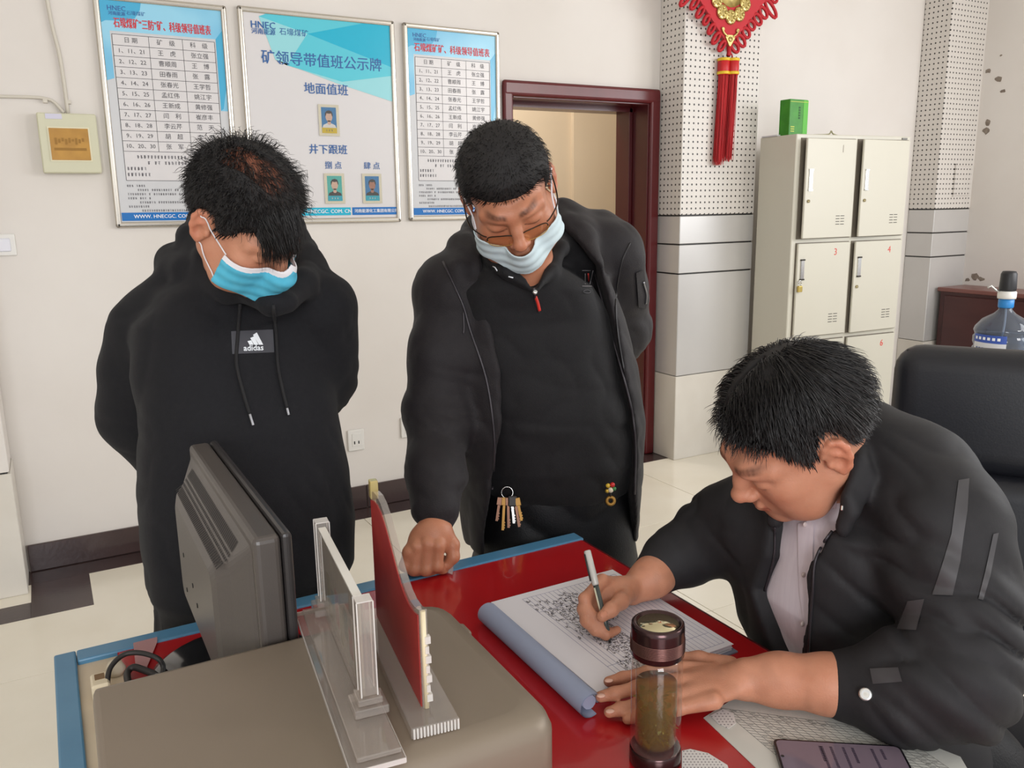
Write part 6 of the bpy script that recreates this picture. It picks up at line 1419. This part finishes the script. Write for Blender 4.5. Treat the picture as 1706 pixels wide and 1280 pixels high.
# keys and charm on his belt
class _Min:
    def __init__(s, *a): s.a = a
    def eval(s, P): return np.minimum.reduce([q.eval(P) for q in s.a])
FR = _Min(PT, G2, J2); KP = hits(FR, [(845, 818), (1017, 812)], 1.6, 2.4, .010)
kr = thing('key_bunch', 'bunch of keys hanging from the belt of the man in the open jacket', 'keys', KP[0]-Vector((0, 0, .06)))
b = BM(); kc = KP[0]; tube(b, [kc+RT*(.013*math.cos(a))+UP*(.013*math.sin(a)-.004) for a in [2*math.pi*k/16 for k in range(16)]], .0014, 6, closed=True); obj('ring', b, M_chrome, kr, True)
M_keyc = mat('copper_key', (118, 86, 70), 0.35, metal=0.8)
for k, (dx, L_) in enumerate(((-.016, .036), (-.006, .056), (.002, .050), (.010, .040), (.017, .048), (.022, .034))):
    b = BM(); Km = Matrix.Translation(kc+RT*dx-UP*.014-FW*(.004+.002*k)) @ Matrix(((RT.x, UP.x, -FW.x, 0), (RT.y, UP.y, -FW.y, 0), (RT.z, UP.z, -FW.z, 0), (0, 0, 0, 1))) @ Matrix.Rotation((dx*9), 4, 'Z')
    bx2(b, (-.006, -.018, -.001), (.006, 0, .001), Km, bev=.0008, seg=1); bx2(b, (-.0028, -.018-L_, -.0008), (.0028, -.018, .0008), Km); 
    for q in range(3): bx2(b, (.0028, -.018-L_+.004+q*.006, -.0008), (.0044, -.018-L_+.007+q*.006, .0008), Km)
    obj('key', b, M_keyc if k % 2 == 0 else M_chrome if k == 3 else M_brass, kr)
b = BM(); bx2(b, (-.010, -.034, -.003), (.010, -.010, .003), Matrix.Translation(kc+RT*.012-FW*.012) @ Matrix(((RT.x, UP.x, -FW.x, 0), (RT.y, UP.y, -FW.y, 0), (RT.z, UP.z, -FW.z, 0), (0, 0, 0, 1))), bev=.003, seg=2); obj('fob', b, M_rub, kr)
cc_ = KP[1]; chm = thing('waist_charm', 'small coloured charm with a brass coin at the waist of the jacket man', 'charm', cc_-UP*.03)
cp_pts = hits(FR, [(1017, 806+3*k) for k in range(12)], 1.6, 2.4, .008)
for k, (dx, dy, r, m) in enumerate(((-.006, .004, .0055, mat('yellow_bead', (212, 176, 60), .3)), (.004, .006, .006, mat('red_bead', (196, 40, 40), .3)), (0, -.006, .0065, mat('cream_bead', (220, 206, 180), .35)), (.008, -.003, .005, mat('green_bead', (54, 120, 62), .3)), (-.008, -.008, .005, mat('gold_bead', (206, 170, 70), .3, metal=.6)))):
    b = BM(); bmesh.ops.create_icosphere(b, subdivisions=2, radius=r, matrix=Matrix.Translation(cc_+RT*dx+UP*dy-FW*.004)); obj('bead', b, m, chm, True)
b = BM(); q0, q1 = cp_pts[3], cp_pts[8]; tube(b, [cc_-UP*.010-FW*.004, q1+UP*.0], .0018, 5); obj('cord', b, M_rub, chm)
b = BM(); qc = cp_pts[8]-UP*.006-FW*.003; nrm_ = (FW*-1); tube(b, [qc+RT*(.0085*math.cos(a))+UP*(.0085*math.sin(a)) for a in [2*math.pi*k/20 for k in range(20)]], .0038, 7, closed=True); obj('coin', b, M_brass, chm, True)

# ================ man writing at the desk
v3 = Vector((-.93, .36, 0)).normalized(); u3 = Vector((.36, .93, 0)).normalized()
def st3(g): return [(Vector((1.105, .875, 1.045)), .085+g*.5, .075+g*.5), (Vector((1.118, .885, 1.005)), .150+g, .105+g), (Vector((1.130, .90, .94)), .172+g, .125+g), (Vector((1.140, .92, .85)), .178+g, .135+g), (Vector((1.168, .915, .74)), .18+g, .135+g), (Vector((1.23, .89, .62)), .185+g, .145+g), (Vector((1.29, .86, .50)), .19+g, .155+g)]
s3L, e3L = at(1572, 880, 1.215), at(1592, 1128, 1.145); c3L = at(1425, 1143, 1.195)
s3R, e3R = at(1262, 862, 1.50), at(1172, 900, 1.585); c3R = at(1104, 950, 1.565)
G3 = SDF(); G3.loft(st3(0.0), u3, v3, k=0)     # shirt
G3.disp.append(lambda P: .005*(ridge(anis(P, ((1, 0, .3), (0, 1, .2), (0, 0, .45)), 13))-.4))
J3 = SDF(); J3.loft(st3(.026), u3, v3, k=0)
J3.chain([at(1440, 740, 1.36), at(1520, 806, 1.30), s3L], [.075, .086, .082], k=.06); J3.chain([at(1400, 800, 1.42), s3R], [.07, .078], k=.06)
J3.chain([s3L, at(1592, 990, 1.19), e3L, at(1510, 1150, 1.165), c3L], [.084, .080, .078, .068, .050], k=.04)
J3.cone(c3L.lerp(at(1510, 1150, 1.165), .12), at(1405, 1142, 1.203), .0500, .0490, k=.006)
J3.chain([s3R, at(1215, 872, 1.56), e3R, at(1130, 925, 1.58), c3R], [.080, .070, .062, .054, .044], k=.035)
J3.cone(at(1110, 944, 1.568), at(1093, 958, 1.56), .0435, .0425, k=.006)
oL3 = [(1275, 850), (1280, 878), (1272, 930), (1254, 985), (1262, 1020), (1276, 1060), (1292, 1095), (1300, 1140)]; oR3 = [(1392, 850), (1382, 880), (1358, 910), (1338, 940), (1333, 990), (1330, 1040), (1326, 1095), (1326, 1140)]
za3, sa3, zb3, sb3, _ = opening(J3, oL3, oR3, u3*-1, v3, 0.9, 1.7); un3, vn3 = npa(u3*-1), npa(v3)
cL3 = np.array([tuple(q[0]) for q in sorted(st3(0), key=lambda q: q[0].z)], F)
def wedge3(P):
    s = P@un3; cxy = np.stack([np.interp(P[:, 2], cL3[:, 2], cL3[:, 0]), np.interp(P[:, 2], cL3[:, 2], cL3[:, 1])], 1); fr = (P[:, :2]-cxy)@vn3[:2]
    return np.maximum(np.maximum(np.interp(P[:, 2], za3, sa3)-s, s-np.interp(P[:, 2], zb3, sb3)), .02-fr).astype(F)
J3.add(wedge3, (-9,)*3, (9,)*3, .010, 's')
J3.add(lambda P: G3.eval(P, .3)+.010, (-9,)*3, (9,)*3, .004, 's')
# stand collar
for t_ in (0, .25, .5, .75, 1):
    dx_, dy_, r_ = 8*t_, 36*t_, .0085+.004*t_
    J3.chain([at(1402+dx_*.4, 872+dy_*.4, 1.232), at(1412+dx_, 826+dy_*.8, 1.222), at(1428+dx_*2, 768+dy_, 1.242), at(1440+dx_*3, 710+dy_, 1.32), at(1428+dx_*2, 698+dy_, 1.42), at(1380, 738+dy_, 1.47), at(1312, 800+dy_*.6, 1.43), at(1290, 856+dy_*.4, 1.34)], [r_*.8]+[r_]*6+[r_*.8], k=.008)
def deskbox(P): return np.maximum(np.maximum(P[:, 0]-(X1+.002), P[:, 2]-(ZD+.0012)), .6-P[:, 2]).astype(F)
J3.disp.append(lambda P: .006*(ridge(anis(P, ((1, 0, .3), (0, 1, 0), (0, 0, .5)), 10))-.4))
for e_, a_, s2 in ((e3L, .018, .016), (s3L, .008, .014), (at(1600, 1000, 1.18), .012, .010), (e3R, .016, .010), (at(1480, 1150, 1.18), .011, .007)):
    J3.disp.append(lambda P, e_=npa(e_), a_=a_, s2=s2, c_=npa(c3L): np.clip((np.sqrt(((P-c_)**2).sum(1))-.05)/.05, 0, 1)*a_*np.exp(-((P-e_)**2).sum(1)/s2)*(ridge(anis(P, ((.5, .3, .4), (0, .4, 0), (.9, -.6, 1.3)), 19))-.5))
_ev = J3.eval
J3.eval = lambda P, base=1.0: np.maximum(_ev(P, base), -deskbox(np.asarray(P, F)))
shirt3, jacket3 = G3.mesh('shirt', .0045)[0], J3.mesh('jacket', .005)[0]
B3 = SDF(); B3.loft([(c, hw-.02, hd-.02) for c, hw, hd in st3(0)], u3, v3, k=0); B3.cone(NB3, Vector((1.15, .865, .95)), .064, .07, k=.03); pel = Vector((1.33, .83, .53))
B3.chain([s3L, e3L, c3L], [.055, .048, .040], k=.02); B3.chain([s3R, e3R, c3R], [.055, .045, .036], k=.02)
for s in (-1, 1):
    hp = pel+u3*s*.10; kn = hp+v3*.44+u3*s*.03; kn.z = .55; ft = kn.copy(); ft.z = .1; B3.chain([hp, kn, ft], [.085, .062, .045], k=.03)
HR = SDF()      # right hand round the pen
PZ = ZD+.014
wr = onz(1052, 984, .812); HR.chain([c3R+ (c3R-wr).normalized()*.03, at(1086, 962, 1.545), wr], [.038, .035, .0265], k=.02)
pc3 = onz(1022, 985, .832); HR.ell(pc3, (.046, .026, .020), R=np.array([tuple((onz(995, 975, .85)-wr).normalized()), tuple((onz(995, 975, .85)-wr).normalized().cross(Vector((0, 0, 1))).normalized()), (0, 0, 1)]).T, k=.02)
mI, mM, mR_, mP = onz(1003, 968, .857), onz(995, 978, .847), onz(996, 994, .832), onz(1004, 1012, .816)
HR.chain([wr.lerp(mI, .4), mI, onz(974, 998, .848), onz(980, 1018, .832), onz(1000, 1034, .818)], [.016, .0112, .0098, .0088, .0075], k=.006)
HR.chain([wr.lerp(mM, .4), mM, onz(972, 1016, .832), onz(980, 1036, .816), onz(1004, 1047, .806)], [.016, .0112, .0100, .009, .0076], k=.006)
HR.chain([wr.lerp(mR_, .4), mR_, onz(977, 1034, .816), onz(992, 1050, .803), onz(1014, 1054, .797)], [.016, .0110, .0098, .009, .0076], k=.006)
HR.chain([wr.lerp(mP, .4), mP, onz(991, 1046, .804), onz(1010, 1058, .796), onz(1028, 1050, .794)], [.016, .0105, .009, .0082, .007], k=.006)
HR.chain([wr.lerp(pc3, .25)+RT*.006, onz(1034, 1002, .838), onz(1018, 1016, .838), onz(1003, 1028, .832)], [.018, .0135, .0115, .0092], k=.008)
HL = SDF()      # left hand flat on the page
wl = onz(1246, 1132, .812); fa = at(1425, 1143, 1.195)
HL.chain([fa+(fa-wl).normalized()*.03, onz(1380, 1140, .822), onz(1300, 1133, .815), wl], [.040, .040, .036, .031], k=.02)
hdir = (onz(1110, 1145, .80)-wl).normalized(); hs = Vector((-hdir.y, hdir.x, 0)).normalized()
HL.ell(onz(1180, 1140, .806), (.056, .044, .018), R=np.array([tuple(hdir), tuple(hs), tuple(hdir.cross(hs))]).T, k=.02)
for a, b_, c_, d_, r in (((1122, 1112, .808), (1078, 1121, .806), (1038, 1130, .800), (1014, 1136, .795), .0098), ((1108, 1135, .810), (1062, 1146, .806), (1024, 1156, .799), (1001, 1161, .795), .0102), ((1112, 1160, .803), (1068, 1172, .794), (1034, 1182, .786), (1015, 1187, .783), .0098), ((1130, 1180, .794), (1095, 1191, .786), (1065, 1196, .782), (1045, 1199, .780), .0088)):
    HL.chain([onz(1190, 1138+(a[1]-1138)*.7, .806), onz(*a), onz(*b_), onz(*c_), onz(*d_)], [.013, r+.0012, r, r*.92, r*.8], k=.006)
HL.chain([onz(1215, 1112, .808), onz(1165, 1100, .802), onz(1128, 1098, .797), onz(1100, 1104, .794)], [.017, .0125, .0105, .0085], k=.01)
hl_me, hl_pts = HL.mesh('t', .0022); hr_me, hr_pts = HR.mesh('t', .0020)
def nailtint(pts, tips):
    c = np.ones((len(pts), 3), F); n = vnoise(pts*70); c *= (1-.10*np.clip((n-.45)*3, 0, 1))[:, None]*np.array((1, .97, .96), F)
    for tp, dr in tips:
        d = np.sqrt(((pts-npa(tp))**2).sum(1)); c[d < .0062] = (1.08, 1.0, 1.0)
        m = (d > .0062) & (d < .0075); c[m] = (.86, .76, .74)
    return c
up3 = Vector((0, 0, .007)); set_tint(hl_me, nailtint(hl_pts, [(onz(1012, 1134, .803), 0), (onz(999, 1159, .803), 0), (onz(1014, 1184, .790), 0)])); set_tint(hr_me, nailtint(hr_pts, [(at(1006, 1023, (onz(1003, 1028, .832)-CP).dot(FW)-.008), 0)]))
body3 = union('body', [head_me['m3'][0], B3.mesh('t', .011)[0], hl_me, hr_me], M_skin)
p3 = obj('person', body3, M_skin); body3.materials.clear(); body3.materials.append(M_skin)
tag(p3, 'man in a dark zip jacket seated at the desk, writing in the notebook', 'person')
st_ = obj('shirt', shirt3, M_lil, p3); jk = obj('jacket', jacket3, M_nyl, p3)
PT3 = SDF(); PT3.loft([(Vector((1.32, .84, .46)), .18, .14), (Vector((1.30, .85, .56)), .185, .145), (Vector((1.25, .88, .64)), .175, .13)], u3, v3, k=0)
for s in (-1, 1):
    hp = pel+u3*s*.10; kn = hp+v3*.44+u3*s*.03; kn.z = .55; ft = kn+v3*-.02; ft.z = .11; PT3.chain([hp, kn, ft], [.098, .078, .065], k=.04)
    S = SDF(); c = Vector((ft.x, ft.y, 0)); S.chain([c-v3*.05+Vector((0, 0, .045)), c+v3*.06+Vector((0, 0, .042)), c+v3*.16+Vector((0, 0, .034))], [.042, .044, .036], k=.03); S.cone(c-v3*.02+Vector((0, 0, .05)), c-v3*.02+Vector((0, 0, .10)), .042, .045, k=.03); S.plane((0, 0, 0.001), (0, 0, -1), 's', .004); obj('shoe', S.mesh('shoe', .008)[0], M_shoe, p3)
obj('trousers', PT3.mesh('trousers', .010)[0], M_pant, p3)
# shirt collar and placket
CS3 = SDF(); CS3.ops = list(G3.ops); CS3.cone(NB3+Vector((.0, .0, -.05)), Vector(toW(T3, (0, -.03, -.06))), .072, .062, k=.03)
def solid(o, th):
    md = o.modifiers.new('thick', 'SOLIDIFY'); md.thickness = th; md.offset = 0; return o
solid(obj('shirt_collar', drape(CS3, [(1402, 785), (1396, 800), (1393, 848), (1372, 843), (1364, 841), (1357, 864), (1352, 856), (1357, 845), (1366, 832), (1380, 812), (1392, 794)], .9, 1.7, .005, 5), M_lil, st_, True), .003)
solid(obj('shirt_collar', drape(CS3, [(1292, 850), (1333, 849), (1338, 862), (1327, 867), (1300, 859)], .9, 1.7, .005, 5), M_lil, st_, True), .003)
obj('placket', drape(G3, [(1329, 873), (1356, 865), (1355, 900), (1353, 953), (1347, 1030), (1342, 1060), (1332, 990), (1330, 940)], .9, 1.7, .0025, 6), M_lil, st_, True)
for q in ((1341, 874), (1339, 958), (1337, 1040)):
    c = hits(G3, [q], .9, 1.7, .0045)[0]; b = BM(); bmesh.ops.create_uvsphere(b, u_segments=10, v_segments=6, radius=.0045, matrix=Matrix.Translation(c) @ Matrix.Diagonal((1, .5, 1, 1))); obj('button', b, mat('pearl_button', (206, 190, 186), .3), st_, True)
for L_ in ([(1386, 885), (1370, 908), (1357, 940), (1354, 990), (1350, 1040), (1347, 1090)], [(1291, 880), (1289, 930), (1274, 985)]): obj('zip_edge', seam(J3, L_, .0022, .9, 1.7, .0015, 6), M_zip, jk, True)
M_str = mat('grey_reflective_strip', (62, 60, 62), 0.55); 
for poly in ([(1597, 800), (1615, 797), (1612, 850), (1606, 890), (1600, 935), (1587, 992), (1553, 991), (1570, 940), (1585, 890)], [(1494, 1048), (1512, 1002), (1540, 998), (1526, 1050)], [(1449, 1114), (1496, 1112), (1503, 1136), (1454, 1140)], [(1655, 890), (1664, 888), (1650, 960), (1638, 1000), (1630, 998), (1642, 950)]):
    obj('sleeve_strip', drape(J3, poly, .8, 1.7, .0015, 6), M_str, jk, True)
obj('collar_lining', seam(J3, [(1402, 790), (1412, 760), (1424, 728), (1434, 704)], .0022, .9, 1.7, .001, 6), mat('brown_lining', (128, 100, 90), .7), jk, True)
b = BM(); c = hits(J3, [(1442, 1157)], .8, 1.7, .002)[0]; nn_ = (CP-c).normalized(); q_ = nn_.to_track_quat('Z', 'Y').to_matrix().to_4x4()
lathe(b, [(0, 0), (.0085, 0), (.0088, .002), (.007, .0035), (.0045, .003), (0, .0034)], n=20, M=Matrix.Translation(c) @ q_); obj('snap_button', b, M_chrome, jk)
b = BM(); c = hits(J3, [(1403, 847)], .8, 1.7, .002)[0]; bx(b, (0, 0, 0.001), (.0035, .008, .003), Matrix.Translation(c) @ q_, bev=.001, seg=1); obj('zip_slider', b, M_chrome, jk)
for n_, me, m in hair_parts['m3']: obj(n_, me, m, p3)
M_nail = mat('pale_nail', (214, 170, 152), 0.3)
for (q, r_, z_, b_) in (((1010, 1135), (1040, 1130), .8045, 1.0), ((997, 1160), (1026, 1155), .8045, 1.0), ((1012, 1186), (1036, 1181), .792, 1.0)):
    a0, a1 = onz(*q, z_), onz(*r_, z_); ex = (a1-a0).normalized(); ez = (Vector((0, 0, 1))*.9-ex*.35).normalized(); ey = ez.cross(ex).normalized(); ez = ex.cross(ey)
    b = BM(); bmesh.ops.create_uvsphere(b, u_segments=12, v_segments=8, radius=1.0, matrix=Matrix(((ex.x, ey.x, ez.x, a0.x+ex.x*.004), (ex.y, ey.y, ez.y, a0.y+ex.y*.004), (ex.z, ey.z, ez.z, a0.z+ex.z*.004), (0, 0, 0, 1))) @ Matrix.Diagonal((.0068, .0052, .0016, 1))); obj('fingernail', b, M_nail, p3, True)
# pen in his fingers
pt_ = onz(1017, 1072, PZ+.0008); best = min((abs((at(978, 917, 1.2+.002*k)-pt_).length-.148)+(0 if at(978, 917, 1.2+.002*k).z > .86 else 1), k) for k in range(200))[1]; ptl = at(978, 917, 1.2+.002*best); pdv = (ptl-pt_)
pn = thing('ink_pen', 'black and grey ink pen with a pale cap in the fingers of the writing man', 'pen', pt_)
b = BM(); tube(b, [pt_, pt_+pdv*.03, pt_+pdv*.06], [.0006, .0026, .0040], 12); obj('tip', b, M_rub, pn, True)
b = BM(); tube(b, [pt_+pdv*.06, pt_+pdv*.25, pt_+pdv*.62], .0048, 14); obj('barrel', b, mat('smoky_pen_barrel', (62, 70, 68), .25), pn, True)
b = BM(); side_ = pdv.normalized().cross(FW).normalized(); tube(b, [pt_+pdv*.30+side_*.0036-FW*.0035, pt_+pdv*.60+side_*.0036-FW*.0035], .0016, 6); obj('printed_line', b, mat('cream_print', (210, 206, 180), .5), pn, True)
b = BM(); tube(b, [pt_+pdv*.62, pt_+pdv*.64, pt_+pdv*.99, pt_+pdv*1.0], [.0056, .0060, .0060, .004], 14); cpn = obj('cap', b, mat('pale_clear_cap', (196, 194, 188), .2), pn, True)
b = BM(); tube(b, [pt_+pdv*.97+side_*.006-FW*.004, pt_+pdv*.68+side_*.0072-FW*.005], .0016, 6); obj('clip', b, M_rub, cpn, True)
# ---------------------------------------------------------------- lettering
for key, b in flush_text().items():
    o = obj(key[1], b, key[2], key[0])
    if key[1] in ('table_lettering', 'logo_lettering', 'web_address'): o['kind'] = 'stuff'
for o in list(bpy.data.objects):
    if o.name.split('.')[0] in ('small_print', 'caption_lettering', 'label_marks', 'punched_dots', 'grid_print', 'ruled_lines', 'page_block', 'edge_chips', 'screen_lettering', 'embossed_lines', 'table_rules', 'thin_hair', 'hair', 'forelock', 'loose_hair', 'greying_hair', 'fringe', 'card_print'): o['kind'] = 'stuff'
